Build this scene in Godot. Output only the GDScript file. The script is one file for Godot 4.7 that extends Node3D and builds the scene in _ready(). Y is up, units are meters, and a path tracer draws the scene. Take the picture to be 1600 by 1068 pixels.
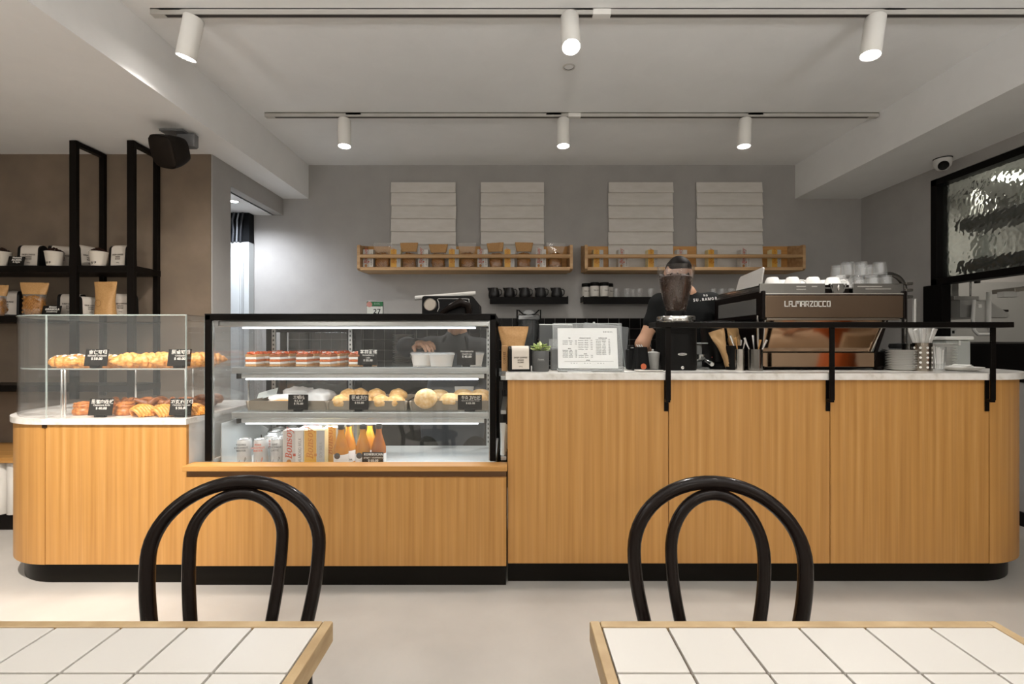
extends Node3D

const FOCAL := 740.0      # in pixels of the 1600 x 1068 frame
const EYE := 1.18         # camera height in metres

const ORD := ["lowest", "second", "third", "fourth", "fifth", "sixth", "seventh", "eighth", "ninth", "tenth", "eleventh", "twelfth", "thirteenth", "fourteenth", "fifteenth", "sixteenth", "seventeenth"]

var used := {}
var mats := {}
var noise_fine: NoiseTexture2D
var noise_soft: NoiseTexture2D


class G:                   # collects shapes, becomes one mesh
	extends RefCounted
	var v := PackedVector3Array()
	var n := PackedVector3Array()
	var u := PackedVector2Array()
	var c := PackedColorArray()
	var idx := PackedInt32Array()
	var col := Color.WHITE
	var t := Transform3D.IDENTITY
	var nb := Basis.IDENTITY

	func at(x: Transform3D) -> G:
		t = x
		nb = x.basis.inverse().transposed()
		return self

	func p(a: Vector3, b: Vector3, w := Vector2.ZERO) -> int:
		v.push_back(t * a)
		n.push_back((nb * b).normalized())
		u.push_back(w)
		c.push_back(col)
		return v.size() - 1

	func tri(a: int, b: int, d: int) -> void:
		var q := (v[b] - v[a]).cross(v[d] - v[a])
		if q.dot(n[a] + n[b] + n[d]) > 0.0:
			idx.append_array(PackedInt32Array([a, d, b]))
		else:
			idx.append_array(PackedInt32Array([a, b, d]))

	func quad(a: int, b: int, d: int, e: int) -> void:
		tri(a, b, d)
		tri(a, d, e)

	func box(o: Vector3, s: Vector3, b := 0.003) -> G:
		var h := s * 0.5
		b = minf(b, minf(h.x, minf(h.y, h.z)) * 0.9)
		var first := v.size()
		for k in 8:
			var sg := Vector3(1 if k & 4 else -1, 1 if k & 2 else -1, 1 if k & 1 else -1)
			for ax in 3:
				var q := Vector3(sg.x * (h.x - (0.0 if ax == 0 else b)), sg.y * (h.y - (0.0 if ax == 1 else b)), sg.z * (h.z - (0.0 if ax == 2 else b)))
				var nn := Vector3.ZERO
				nn[ax] = sg[ax]
				var w := Vector2(0.5 + q.x / s.x, 0.5 - q.y / s.y)
				if ax == 0:
					w.x = 0.5 + q.z / s.z
				elif ax == 1:
					w.y = 0.5 + q.z / s.z
				p(o + q, nn, w)
		var bits := [4, 2, 1]
		for ax in 3:
			var b1: int = bits[(ax + 1) % 3]
			var b2: int = bits[(ax + 2) % 3]
			for s2 in 2:
				var k0: int = bits[ax] * s2
				quad(first + k0 * 3 + ax, first + (k0 + b1) * 3 + ax, first + (k0 + b1 + b2) * 3 + ax, first + (k0 + b2) * 3 + ax)
			if b > 0.0:
				var a1 := (ax + 1) % 3
				var a2 := (ax + 2) % 3
				for k1 in 4:
					var e0: int = (b1 if k1 & 1 else 0) + (b2 if k1 & 2 else 0)
					var e1: int = e0 + bits[ax]
					quad(first + e0 * 3 + a1, first + e0 * 3 + a2, first + e1 * 3 + a2, first + e1 * 3 + a1)
		if b > 0.0:
			for k in 8:
				tri(first + k * 3, first + k * 3 + 1, first + k * 3 + 2)
		return self

	func lathe(prof: Array, seg := 24, o := Vector3.ZERO, sx := 1.0, sz := 1.0) -> G:
		var m := prof.size()
		var ns := []
		for i in m - 1:
			var d: Vector2 = prof[i + 1] - prof[i]
			ns.append(Vector2(d.y, -d.x).normalized())
		for i in m - 1:
			var na: Vector2 = ns[i]
			var ne: Vector2 = ns[i]
			if i > 0 and na.dot(ns[i - 1]) > 0.55:
				na = (na + ns[i - 1]).normalized()
			if i < m - 2 and ne.dot(ns[i + 1]) > 0.55:
				ne = (ne + ns[i + 1]).normalized()
			var first := v.size()
			for k in seg + 1:
				var a := TAU * k / seg
				var cs := cos(a)
				var sn := sin(a)
				p(o + Vector3(prof[i].x * cs * sx, prof[i].y, prof[i].x * sn * sz), Vector3(na.x * cs / sx, na.y, na.x * sn / sz), Vector2(float(k) / seg, float(i) / m))
				p(o + Vector3(prof[i + 1].x * cs * sx, prof[i + 1].y, prof[i + 1].x * sn * sz), Vector3(ne.x * cs / sx, ne.y, ne.x * sn / sz), Vector2(float(k) / seg, float(i + 1) / m))
			for k in seg:
				var q := first + k * 2
				if prof[i].x > 1e-6:
					tri(q, q + 2, q + 1)
				if prof[i + 1].x > 1e-6:
					tri(q + 1, q + 2, q + 3)
		return self

	func cyl(a: Vector3, b: Vector3, r0: float, r1 := -1.0, seg := 18, bev := 0.0015) -> G:
		if r1 < 0.0:
			r1 = r0
		var y := b - a
		var len := y.length()
		var old := t
		at(old * Transform3D(frame(y), a))
		bev = minf(bev, minf(minf(r0, r1), len) * 0.4)
		lathe([Vector2(0, 0), Vector2(maxf(r0 - bev, 0), 0), Vector2(r0, bev), Vector2(r1, len - bev), Vector2(maxf(r1 - bev, 0), len), Vector2(0, len)], seg)
		at(old)
		return self

	static func frame(y: Vector3) -> Basis:
		y = y.normalized()
		var x := y.cross(Vector3.BACK if absf(y.z) < 0.9 else Vector3.RIGHT).normalized()
		return Basis(x, y, x.cross(y))

	func tube(path: Array, r, seg := 10, flat := 1.0) -> G:
		var rows := []
		var x := Vector3.ZERO
		for i in path.size():
			var d: Vector3 = (path[mini(i + 1, path.size() - 1)] - path[maxi(i - 1, 0)]).normalized()
			if x == Vector3.ZERO:
				x = frame(d).x
			x = (x - d * x.dot(d)).normalized()
			var z := x.cross(d)
			var rr: float = r[i] if r is Array else r
			var row := PackedVector3Array()
			for k in seg:
				var a := TAU * k / seg
				row.push_back(path[i] + (x * cos(a) + z * sin(a) * flat) * rr)
			rows.append(row)
		return loft(rows, true, true)

	func loft(rows: Array, around := true, caps := true) -> G:
		var w: int = rows[0].size()
		var h := rows.size()
		var acc := PackedVector3Array()
		acc.resize(w * h)
		for j in h - 1:
			for i in (w if around else w - 1):
				var a := j * w + i
				var b := j * w + (i + 1) % w
				var e := a + w
				var f := b + w
				var nn: Vector3 = (rows[j][(i + 1) % w] - rows[j + 1][i]).cross(rows[j + 1][(i + 1) % w] - rows[j][i])
				acc[a] += nn
				acc[b] += nn
				acc[e] += nn
				acc[f] += nn
		var side := 0.0
		for j in h:
			var mid := Vector3.ZERO
			for q in rows[j]:
				mid += q
			mid /= w
			for i in w:
				side += acc[j * w + i].dot(rows[j][i] - mid)
		var sg := -1.0 if side < 0.0 and around else 1.0
		var first := v.size()
		for j in h:
			for i in w:
				p(rows[j][i], acc[j * w + i] * sg if acc[j * w + i].length_squared() > 1e-24 else Vector3.UP, Vector2(float(i) / (w if around else w - 1), float(j) / (h - 1)))
		for j in h - 1:
			for i in (w if around else w - 1):
				var a := first + j * w + i
				var b := first + j * w + (i + 1) % w
				quad(a, b, b + w, a + w)
		if caps and around:
			for j in [0, h - 1]:
				var mid := Vector3.ZERO
				for q in rows[j]:
					mid += q
				mid /= w
				var away: Vector3 = mid - rows[1 if j == 0 else h - 2][0]
				var nn := Vector3.ZERO
				for i in w:
					nn += (rows[j][i] - mid).cross(rows[j][(i + 1) % w] - mid)
				if nn.length_squared() < 1e-22:
					continue
				nn = nn.normalized()
				if nn.dot(away) < 0.0:
					nn = -nn
				var ct := p(mid, nn)
				for i in w:
					tri(ct, p(rows[j][i], nn), p(rows[j][(i + 1) % w], nn))
		return self

	func blob(o: Vector3, s: Vector3, f = null, seg := 20, rings := 12) -> G:
		var rows := []
		for j in rings + 1:
			var b := PI * (j + 0.02) / (rings + 0.04) - PI / 2
			var row := PackedVector3Array()
			for i in seg:
				var a := TAU * i / seg
				var d := Vector3(cos(b) * cos(a), sin(b), cos(b) * sin(a))
				row.push_back(o + d * s * (f.call(d) if f != null else 1.0))
			rows.append(row)
		return loft(rows, true, true)

	func prism(poly: PackedVector2Array, y0: float, y1: float, soft := 0.7) -> G:   # outline in x, z
		var m := poly.size()
		var area := 0.0
		for i in m:
			area += poly[i].cross(poly[(i + 1) % m])
		var ns := []
		for i in m:
			var d := poly[(i + 1) % m] - poly[i]
			ns.append(Vector2(d.y, -d.x).normalized() * signf(area))
		for i in m:
			var j := (i + 1) % m
			var na: Vector2 = ns[i]
			var ne: Vector2 = ns[i]
			if na.dot(ns[(i + m - 1) % m]) > soft:
				na = (na + ns[(i + m - 1) % m]).normalized()
			if ne.dot(ns[j]) > soft:
				ne = (ne + ns[j]).normalized()
			var a := p(Vector3(poly[i].x, y0, poly[i].y), Vector3(na.x, 0, na.y))
			var b := p(Vector3(poly[j].x, y0, poly[j].y), Vector3(ne.x, 0, ne.y))
			var d := p(Vector3(poly[j].x, y1, poly[j].y), Vector3(ne.x, 0, ne.y))
			var e := p(Vector3(poly[i].x, y1, poly[i].y), Vector3(na.x, 0, na.y))
			quad(a, b, d, e)
		var tr := Geometry2D.triangulate_polygon(poly)
		for side in [[y0, -1.0], [y1, 1.0]]:
			var first := v.size()
			for q in poly:
				p(Vector3(q.x, side[0], q.y), Vector3(0, side[1], 0), q)
			for i in range(0, tr.size(), 3):
				tri(first + tr[i], first + tr[i + 1], first + tr[i + 2])
		return self

	func add(m: Mesh, x: Transform3D) -> G:     # takes in a ready mesh
		for sidx in m.get_surface_count():
			var arr := m.surface_get_arrays(sidx)
			var vs: PackedVector3Array = arr[Mesh.ARRAY_VERTEX]
			var nn: PackedVector3Array = arr[Mesh.ARRAY_NORMAL]
			var first := v.size()
			var old := t
			at(old * x)
			for i in vs.size():
				p(vs[i], nn[i])
			at(old)
			var ii = arr[Mesh.ARRAY_INDEX]
			if ii == null or ii.size() == 0:
				ii = range(vs.size())
			for i in range(0, ii.size(), 3):
				tri(first + ii[i], first + ii[i + 1], first + ii[i + 2])
		return self

	func mesh() -> ArrayMesh:
		var arr := []
		arr.resize(Mesh.ARRAY_MAX)
		arr[Mesh.ARRAY_VERTEX] = v
		arr[Mesh.ARRAY_NORMAL] = n
		arr[Mesh.ARRAY_TEX_UV] = u
		arr[Mesh.ARRAY_COLOR] = c
		arr[Mesh.ARRAY_INDEX] = idx
		var m := ArrayMesh.new()
		m.add_surface_from_arrays(Mesh.PRIMITIVE_TRIANGLES, arr)
		return m


# ---------------------------------------------------------------- naming and placing

func V(x: float, y: float, d: float) -> Vector3:          # d is the distance in front of the camera
	return Vector3(x, y, -d)

func X(px: float, d: float) -> float:
	return (px - 800.0) / FOCAL * d

func Y(py: float, d: float) -> float:
	return EYE - (py - 534.0) / FOCAL * d

func P(px: float, py: float, d: float) -> Vector3:        # a pixel of the photograph at a known distance
	return V(X(px, d), Y(py, d), d)

func numbered(s: String) -> String:
	if not used.has(s):
		used[s] = 0
		return s
	used[s] += 1
	return "%s_%03d" % [s, used[s]]

func obj(called: String, g: G, m: Material, parent: Node3D = self) -> MeshInstance3D:
	var o := MeshInstance3D.new()
	var me := g.mesh()
	me.surface_set_material(0, m)
	o.mesh = me
	o.name = numbered(called) if parent == self else called
	parent.add_child(o, true)
	return o

func share(called: String, me: Mesh, parent: Node3D, x := Transform3D.IDENTITY, m: Material = null) -> MeshInstance3D:
	var o := MeshInstance3D.new()
	o.mesh = me
	if m:
		o.material_override = m
	o.transform = x
	o.name = numbered(called) if parent == self else called
	parent.add_child(o, true)
	return o

func tag(o: Node3D, label: String, category: String, group := "") -> Node3D:
	o.set_meta("label", label)
	o.set_meta("category", category)
	if group:
		o.set_meta("group", group)
	return o

func thing(called: String, label: String, category: String, at: Vector3, turn := 0.0, group := "") -> Node3D:
	var o := Node3D.new()
	o.name = numbered(called)
	add_child(o)
	o.position = at
	o.rotation.y = turn
	tag(o, label, category, group)
	return o

func struct(called: String, g: G, m: Material) -> MeshInstance3D:
	var o := obj(called, g, m)
	o.set_meta("kind", "structure")
	return o

func dup(root: Node3D, at: Vector3, turn: float, label: String) -> Node3D:
	var r: Node3D = root.duplicate()
	r.name = numbered(String(root.name).rstrip("0123456789").trim_suffix("_"))
	add_child(r)
	r.position = at
	r.rotation = Vector3(0, turn, 0)
	r.set_meta("label", label)
	return r

# ---------------------------------------------------------------- materials

func mat(hex: String, rough := 0.6, metal := 0.0) -> StandardMaterial3D:
	var key := "%s/%s/%s" % [hex, rough, metal]
	if mats.has(key):
		return mats[key]
	var m := StandardMaterial3D.new()
	m.albedo_color = Color.html(hex)
	m.roughness = rough
	m.metallic = metal
	if m.albedo_color.get_luminance() < 0.16:
		m.metallic_specular = 0.22        # matt blacks
	mats[key] = m
	return m

func tinted(rough := 0.6) -> StandardMaterial3D:            # colour comes from the vertices
	var key := "tinted/%s" % rough
	if not mats.has(key):
		var m := StandardMaterial3D.new()
		m.vertex_color_use_as_albedo = true
		m.roughness = rough
		mats[key] = m
	return mats[key]

func lin(hex: String) -> Color:
	return Color.html(hex).srgb_to_linear()

func noise_tex(freq: float, octaves: int, stops: Array, seed_no: int, side := 512) -> NoiseTexture2D:
	var f := FastNoiseLite.new()
	f.noise_type = FastNoiseLite.TYPE_SIMPLEX_SMOOTH
	f.frequency = freq
	f.fractal_octaves = octaves
	f.seed = seed_no
	var tx := NoiseTexture2D.new()
	tx.width = side
	tx.height = side
	tx.seamless = true
	tx.noise = f
	if stops:
		var g := Gradient.new()
		g.offsets = PackedFloat32Array([0.0, 0.35, 0.65, 1.0])
		g.colors = PackedColorArray([Color.html(stops[0]), Color.html(stops[1]), Color.html(stops[2]), Color.html(stops[3])])
		tx.color_ramp = g
	return tx

func grained(key: String, tx: Texture2D, uv: Vector3, rough: float, world := true) -> StandardMaterial3D:
	if mats.has(key):
		return mats[key]
	var m := StandardMaterial3D.new()
	m.albedo_texture = tx
	m.uv1_triplanar = true
	m.uv1_world_triplanar = world
	m.uv1_scale = uv
	m.roughness = rough
	mats[key] = m
	return m

func glass(key: String, hex: String, alpha: float, rough := 0.02) -> StandardMaterial3D:
	if mats.has(key):
		return mats[key]
	var m := StandardMaterial3D.new()
	m.transparency = BaseMaterial3D.TRANSPARENCY_ALPHA
	m.albedo_color = Color(Color.html(hex), alpha)
	m.roughness = rough
	m.metallic_specular = 0.5
	mats[key] = m
	return m

func glow(hex: String, power: float) -> StandardMaterial3D:
	var m := StandardMaterial3D.new()
	m.albedo_color = Color.html(hex)
	m.emission_enabled = true
	m.emission = Color.html(hex)
	m.emission_energy_multiplier = power
	return m

# ---------------------------------------------------------------- lettering

func write(g: G, s: String, size: float, at: Transform3D, bold := false, font := "Droid Sans") -> void:
	var f := SystemFont.new()
	f.font_names = PackedStringArray([font])
	f.font_weight = 700 if bold else 400
	var tm := TextMesh.new()
	tm.text = s
	tm.font = f
	tm.font_size = 32
	tm.pixel_size = size / 24.0
	tm.depth = 0.0006
	tm.curve_step = 3.0
	g.add(tm, at)

func strokes(g: G, s: String, o: Vector3, sx: float, sy: float, w: float) -> void:   # polylines on a 9 x 9 grid, digits in pairs
	for line in s.split(" ", false):
		for i in range(0, line.length() - 3, 2):
			var a := o + Vector3(line[i].to_int() * sx / 9.0, line[i + 1].to_int() * sy / 9.0, 0)
			var b := o + Vector3(line[i + 2].to_int() * sx / 9.0, line[i + 3].to_int() * sy / 9.0, 0)
			var y := b - a
			var len := y.length()
			if len < 1e-6:
				continue
			y /= len
			var old := g.t
			g.at(old * Transform3D(Basis(Vector3(y.y, -y.x, 0), y, Vector3(0, 0, 1)), (a + b) * 0.5))
			g.box(Vector3.ZERO, Vector3(w, len + w * 0.8, 0.0006), 0.0)
			g.at(old)

func T(x: float, y: float, z: float, turn := 0.0) -> Transform3D:
	return Transform3D(Basis(Vector3.UP, turn), Vector3(x, y, z))

func arc(cx: float, cz: float, r: float, a0: float, a1: float, n := 12) -> PackedVector2Array:
	var out := PackedVector2Array()
	for i in n + 1:
		var a := deg_to_rad(lerpf(a0, a1, float(i) / n))
		out.push_back(Vector2(cx + r * cos(a), cz + r * sin(a)))
	return out

# ---------------------------------------------------------------- bodies: a smooth field round tapered bones, meshed as surface nets

func skin(bones: Array, cell: float, k: float) -> G:
	var lo := Vector3(1e9, 1e9, 1e9)
	var hi := -lo
	for b in bones:
		var r := maxf(b[1], b[3]) + k + cell * 2
		var e := Vector3(r, r, r)
		lo = lo.min(b[0] - e).min(b[2] - e)
		hi = hi.max(b[0] + e).max(b[2] + e)
	var nx := int((hi.x - lo.x) / cell) + 2
	var ny := int((hi.y - lo.y) / cell) + 2
	var nz := int((hi.z - lo.z) / cell) + 2
	var f := PackedFloat32Array()
	f.resize(nx * ny * nz)
	f.fill(1.0)
	for b in bones:
		var a: Vector3 = b[0]
		var ab: Vector3 = b[2] - a
		var ra: float = b[1]
		var dr: float = b[3] - b[1]
		var sq: float = b[4] if b.size() > 4 else 1.0       # thickness along z
		var l2 := maxf(ab.length_squared(), 1e-9)
		var m := maxf(b[1], b[3]) + k + cell * 2
		var e := Vector3(m, m, m)
		var i0 := Vector3i(((a.min(b[2]) - e - lo) / cell).max(Vector3.ZERO))
		var i1 := Vector3i(((a.max(b[2]) + e - lo) / cell))
		for z in range(i0.z, mini(i1.z + 1, nz)):
			for y in range(i0.y, mini(i1.y + 1, ny)):
				var at := (z * ny + y) * nx
				for x in range(i0.x, mini(i1.x + 1, nx)):
					var q := lo + Vector3(x, y, z) * cell - a
					var h := clampf(q.dot(ab) / l2, 0.0, 1.0)
					q -= ab * h
					q.z /= sq
					var d := (q.length() - ra - dr * h) * (sq if sq < 1.0 else 1.0)
					var o := f[at + x]
					var mix := maxf(k - absf(d - o), 0.0) / k
					f[at + x] = minf(d, o) - mix * mix * k * 0.25
	var g := G.new()
	var ids := PackedInt32Array()
	ids.resize(nx * ny * nz)
	ids.fill(-1)
	var st := [1, nx, nx * ny]
	for z in nz - 1:
		for y in ny - 1:
			for x in nx - 1:
				var at := (z * ny + y) * nx + x
				var inside := 0
				for c in 8:
					if f[at + (c & 1) + (nx if c & 2 else 0) + (nx * ny if c & 4 else 0)] < 0.0:
						inside += 1
				if inside == 0 or inside == 8:
					continue
				var sum := Vector3.ZERO
				var cnt := 0
				for c in 8:
					var fa := f[at + (c & 1) + (nx if c & 2 else 0) + (nx * ny if c & 4 else 0)]
					for ax in 3:
						if c & (1 << ax):
							continue
						var c2 := c | (1 << ax)
						var fb := f[at + (c2 & 1) + (nx if c2 & 2 else 0) + (nx * ny if c2 & 4 else 0)]
						if (fa < 0.0) != (fb < 0.0):
							var pt := Vector3(c & 1, (c >> 1) & 1, (c >> 2) & 1)
							pt[ax] += fa / (fa - fb)
							sum += pt
							cnt += 1
				ids[at] = g.p(lo + (Vector3(x, y, z) + sum / cnt) * cell, Vector3(
					f[at + 1] - f[at] + f[at + 1 + nx] - f[at + nx] + f[at + 1 + nx * ny] - f[at + nx * ny],
					f[at + nx] - f[at] + f[at + 1 + nx] - f[at + 1] + f[at + nx + nx * ny] - f[at + nx * ny],
					f[at + nx * ny] - f[at] + f[at + 1 + nx * ny] - f[at + 1] + f[at + nx + nx * ny] - f[at + nx]))
	for z in range(1, nz - 1):
		for y in range(1, ny - 1):
			for x in range(1, nx - 1):
				var at := (z * ny + y) * nx + x
				for ax in 3:
					if (f[at] < 0.0) == (f[at + st[ax]] < 0.0):
						continue
					var s1: int = st[(ax + 1) % 3]
					var s2: int = st[(ax + 2) % 3]
					if ids[at] >= 0 and ids[at - s1] >= 0 and ids[at - s2] >= 0 and ids[at - s1 - s2] >= 0:
						g.quad(ids[at], ids[at - s1], ids[at - s1 - s2], ids[at - s2])
	return g

# ---------------------------------------------------------------- the scene

func _ready() -> void:
	var cam := Camera3D.new()
	cam.name = "camera"
	cam.position = Vector3(0, EYE, 0)
	cam.fov = rad_to_deg(2.0 * atan(534.0 / FOCAL))
	cam.near = 0.05
	cam.far = 60.0
	add_child(cam)
	cam.current = true
	var we := WorldEnvironment.new()
	we.name = "room_environment"
	var env := Environment.new()
	env.background_mode = Environment.BG_COLOR
	env.background_color = Color(0.02, 0.02, 0.022)
	env.tonemap_mode = Environment.TONE_MAPPER_LINEAR
	env.tonemap_exposure = 1.0
	env.sdfgi_enabled = true
	env.ssao_enabled = true
	env.ssil_enabled = true
	we.environment = env
	add_child(we)
	noise_fine = noise_tex(0.02, 4, [], 5)
	noise_soft = noise_tex(0.006, 3, [], 9)
	lights()
	setting()
	counters()
	glass_case()
	cake_case()
	pastries()
	cakes()
	case_bottom()
	left_shelf()
	back_wall()
	right_counter_things()
	espresso_machine()
	machine_top()
	right_end_things()
	kitchen()
	tables()
	chairs()
	people()


# ---------------------------------------------------------------- lights

const K := {"near": 0.95, "far": 1.8, "left": 2.6, "table": 0.12, "up": 0.9, "globe": 0.24, "passage": 0.95, "strip": 1.15, "kitchen": 1.8}   # how far each group of lamps is turned up
const WARM := "fff5ec"
const SOFT := "fffaf4"

func lamp(at: Vector3, dir: Vector3, adapter_dx: float, label: String, group: String, power: float, angle: float, hex: String, shine := 26.0) -> void:
	# at is the top of the lamp head, just under its track
	var o := thing("track_spotlight", label, "spotlight", at, 0.0, group)
	var white := mat("e9e6e0", 0.45)
	obj("adapter", G.new().box(Vector3(adapter_dx, 0.02, 0), Vector3(0.115, 0.026, 0.034), 0.003), white, o)
	obj("neck", G.new().cyl(Vector3(0, 0.02, 0), Vector3(0, -0.03, 0), 0.011), white, o)
	var b := G.frame(dir)
	var x := Transform3D(b, Vector3(0, -0.022, 0) - dir.normalized() * 0.006)
	var g := G.new()
	g.at(x)
	g.lathe([Vector2(0, 0), Vector2(0.041, 0.0), Vector2(0.046, 0.006), Vector2(0.046, 0.196), Vector2(0.0445, 0.2), Vector2(0.042, 0.198), Vector2(0.041, 0.186), Vector2(0, 0.186)], 36)
	obj("housing", g, white, o)
	g = G.new().at(x)
	g.lathe([Vector2(0.0405, 0.187), Vector2(0.0405, 0.193), Vector2(0.03, 0.1955), Vector2(0, 0.1965)], 28)
	obj("lens", g, glow(hex, shine), o)
	var l := SpotLight3D.new()
	l.name = "light"
	l.light_color = Color.html(hex)
	l.light_energy = power
	l.light_size = 0.04
	l.spot_angle = angle
	l.spot_angle_attenuation = 1.0
	l.spot_range = 14.0
	l.spot_attenuation = 2.0
	l.shadow_enabled = true
	o.add_child(l)
	var along := dir.normalized()
	l.position = x.origin + along * 0.203
	l.basis = Basis.looking_at(along, Vector3(0, 0, 1) if absf(along.z) < 0.9 else Vector3.UP)

func track(x0: float, x1: float, d: float, label: String, top: float) -> void:
	var o := thing("ceiling_track", label, "track", V((x0 + x1) / 2, top, d))
	var l := x1 - x0
	var g := G.new()
	g.box(Vector3(0, -0.004, 0), Vector3(l, 0.008, 0.034), 0.001)
	g.box(Vector3(0, -0.016, -0.0135), Vector3(l, 0.03, 0.007), 0.001)
	g.box(Vector3(0, -0.016, 0.0135), Vector3(l, 0.03, 0.007), 0.001)
	for s in [-1, 1]:
		g.box(Vector3(s * (l / 2 - 0.035), -0.017, 0), Vector3(0.07, 0.03, 0.033), 0.002)
	obj("channel", g, mat("b9b5ae", 0.5), o)
	obj("conductor_slot", G.new().box(Vector3(0, -0.0275, 0), Vector3(l - 0.14, 0.006, 0.0205), 0.0), mat("3a342f", 0.7), o)
	g = G.new()
	g.box(Vector3(0.02, -0.018, 0), Vector3(0.09, 0.03, 0.036), 0.002)
	obj("joiner", g, mat("e2dfd9", 0.5), o)

func lights() -> void:
	var top := 2.84
	track(-1.80, 2.655, 2.37, "long pale lighting track nearest the viewer, running across the white ceiling", top)
	track(-1.79, 2.655, 3.44, "shorter looking lighting track farther back, nearer the grey wall", top)
	track(-1.7, 2.5, 0.75, "unseen lighting track over the tiled tables in front of the counter", top)  # out of view, placed to light the tables and counter front
	var gr := "white cylinder spotlights on the ceiling tracks"
	lamp(P(303, 22, 2.37), Vector3(-0.27, -0.94, -0.1), -0.11, "white cylinder spotlight tilted left at the left end of the near track", gr, 2.4 * K.near, 62, SOFT)
	lamp(P(890, 22, 2.37), Vector3(0.0, -0.92, 0.32), 0.075, "white cylinder spotlight in the middle of the near track, tipped towards the tables", gr, 1.9 * K.near, 62, SOFT)
	lamp(P(1368, 22, 2.37), Vector3(-0.16, -0.96, 0.04), 0.085, "white cylinder spotlight on the near track above the espresso machine", gr, 1.9 * K.near, 62, SOFT)
	lamp(P(538, 183, 3.44), Vector3(0.02, -1, 0.04), 0.07, "small looking white spotlight on the far track, the leftmost there", gr, 1.2 * K.far, 58, SOFT)
	lamp(P(880, 183, 3.44), Vector3(0.0, -1, 0.05), -0.07, "white spotlight in the middle of the far track above the rail shelves", gr, 1.2 * K.far, 58, SOFT)
	lamp(P(1164, 183, 3.44), Vector3(-0.05, -1, 0.02), 0.07, "white spotlight on the far track above the barista, the rightmost there", gr, 1.2 * K.far, 58, SOFT)
	var i := 0
	for x in [-1.45, -0.5, 0.75, 2.0]:  # spots out of view, aimed to light the tables and left counter
		lamp(V(x, 2.80, 0.75), [Vector3(-0.65, -2.2, -1.5), Vector3(-0.05, -1.0, 0.12), Vector3(-0.05, -1.0, 0.12), Vector3(0.0, -1.0, 0.1)][i], 0.07, ["unseen white spotlight lighting the pastry counter, out at the track's left end", "unseen white spotlight lighting the right edge of the left tiled table", "unseen white spotlight lighting the right tiled table", "unseen white spotlight right of the right tiled table, lighting the floor"][i], gr, [4.2 * K.left, 2.0 * K.table, 2.0 * K.table, 2.0 * K.table][i], [26.0, 38.0, 38.0, 38.0][i], WARM)
		i += 1
	i = 0
	for x in [-2.3, 0.0, 2.0]:  # added fill lamps out of view, put in to brighten the ceiling
		var pd := thing("added_uplight_pendant", ["added black bowl uplighter out of view on the left, brightening the ceiling", "added black bowl uplighter out of view in the middle, brightening the ceiling", "added black bowl uplighter out of view on the right, brightening the ceiling"][i], "pendant lamp", V(x, 1.98, 0.1), 0.0, "added bowl uplighters brightening the ceiling")
		i += 1
		obj("bowl", G.new().lathe([Vector2(0, -0.09), Vector2(0.07, -0.085), Vector2(0.14, -0.05), Vector2(0.17, 0.0), Vector2(0.166, 0.0), Vector2(0.136, -0.045), Vector2(0.068, -0.079), Vector2(0, -0.084)], 36), mat("1b1a19", 0.5), pd)
		obj("lamp_disc", G.new().lathe([Vector2(0.13, -0.044), Vector2(0.12, -0.036), Vector2(0, -0.034)], 32), glow("fff8f0", 3.0), pd)
		for k in 3:
			var a := TAU * k / 3.0
			obj("cable", G.new().cyl(Vector3(cos(a) * 0.165, 0, sin(a) * 0.165), Vector3(0, 0.54, 0), 0.002, 0.002, 6), mat("1a1a1a", 0.5), pd)
		var up := SpotLight3D.new()
		up.name = "light"
		up.light_color = Color.html("f8fbff")
		up.light_energy = 2.2 * K.up
		up.light_size = 0.05
		up.spot_angle = 85.0
		up.spot_angle_attenuation = 0.5
		up.spot_range = 14.0
		up.spot_attenuation = 2.0
		up.shadow_enabled = true
		pd.add_child(up)
		up.position = Vector3(0, 0.06, 0)
		up.rotation.x = PI / 2
	i = 0
	for x in [-2.5, 0.0, 2.5]:  # globes out of view, placed to light the counter front from behind the viewer
		var gp := thing("unseen_globe_pendant", ["unseen opal globe pendant behind the viewer on the left, lighting the counter front", "unseen opal globe pendant behind the viewer in the middle, lighting the counter front", "unseen opal globe pendant behind the viewer on the right, lighting the counter front"][i], "pendant lamp", V(x, 1.75, -1.8), 0.0, "unseen opal globe pendants lighting the counter front")
		i += 1
		obj("globe", G.new().blob(Vector3.ZERO, Vector3(0.15, 0.15, 0.15), null, 28, 16), glow("fffaf2", 2.0), gp)
		obj("cable", G.new().cyl(Vector3(0, 0.14, 0), Vector3(0, 1.09 if absf(x) < 2.0 else 0.775, 0), 0.004), mat("1a1a1a", 0.5), gp)
		var om := OmniLight3D.new()
		om.name = "light"
		om.light_color = Color.html("fffaf2")
		om.light_energy = 5.0 * K.globe
		om.light_size = 0.14
		om.omni_range = 16.0
		om.omni_attenuation = 2.0
		om.shadow_enabled = true
		gp.add_child(om)
	# recessed fitting seen below the middle lamp
	var r := thing("recessed_downlight", "small dark recessed downlight in the ceiling, switched off, below the middle near spotlight", "downlight", P(889, 104, 2.86))
	obj("trim_ring", G.new().lathe([Vector2(0.029, 0.004), Vector2(0.029, -0.004), Vector2(0.036, -0.005), Vector2(0.038, 0.0)], 28), mat("c8c5bf", 0.5), r)
	obj("reflector", G.new().lathe([Vector2(0.029, -0.002), Vector2(0.02, 0.02), Vector2(0, 0.024)], 28), mat("151413", 0.5), r)
	r.position.y = 2.8395
	# the passage lamp behind the left wall
	r = thing("passage_downlight", "bright round downlight set in the low passage ceiling on the left", "downlight", V(-2.35, 2.37, 4.0))
	obj("trim_ring", G.new().lathe([Vector2(0.034, 0.0), Vector2(0.034, -0.006), Vector2(0.044, -0.005), Vector2(0.046, 0.0)], 28), mat("f0f0ee", 0.5), r)
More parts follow.
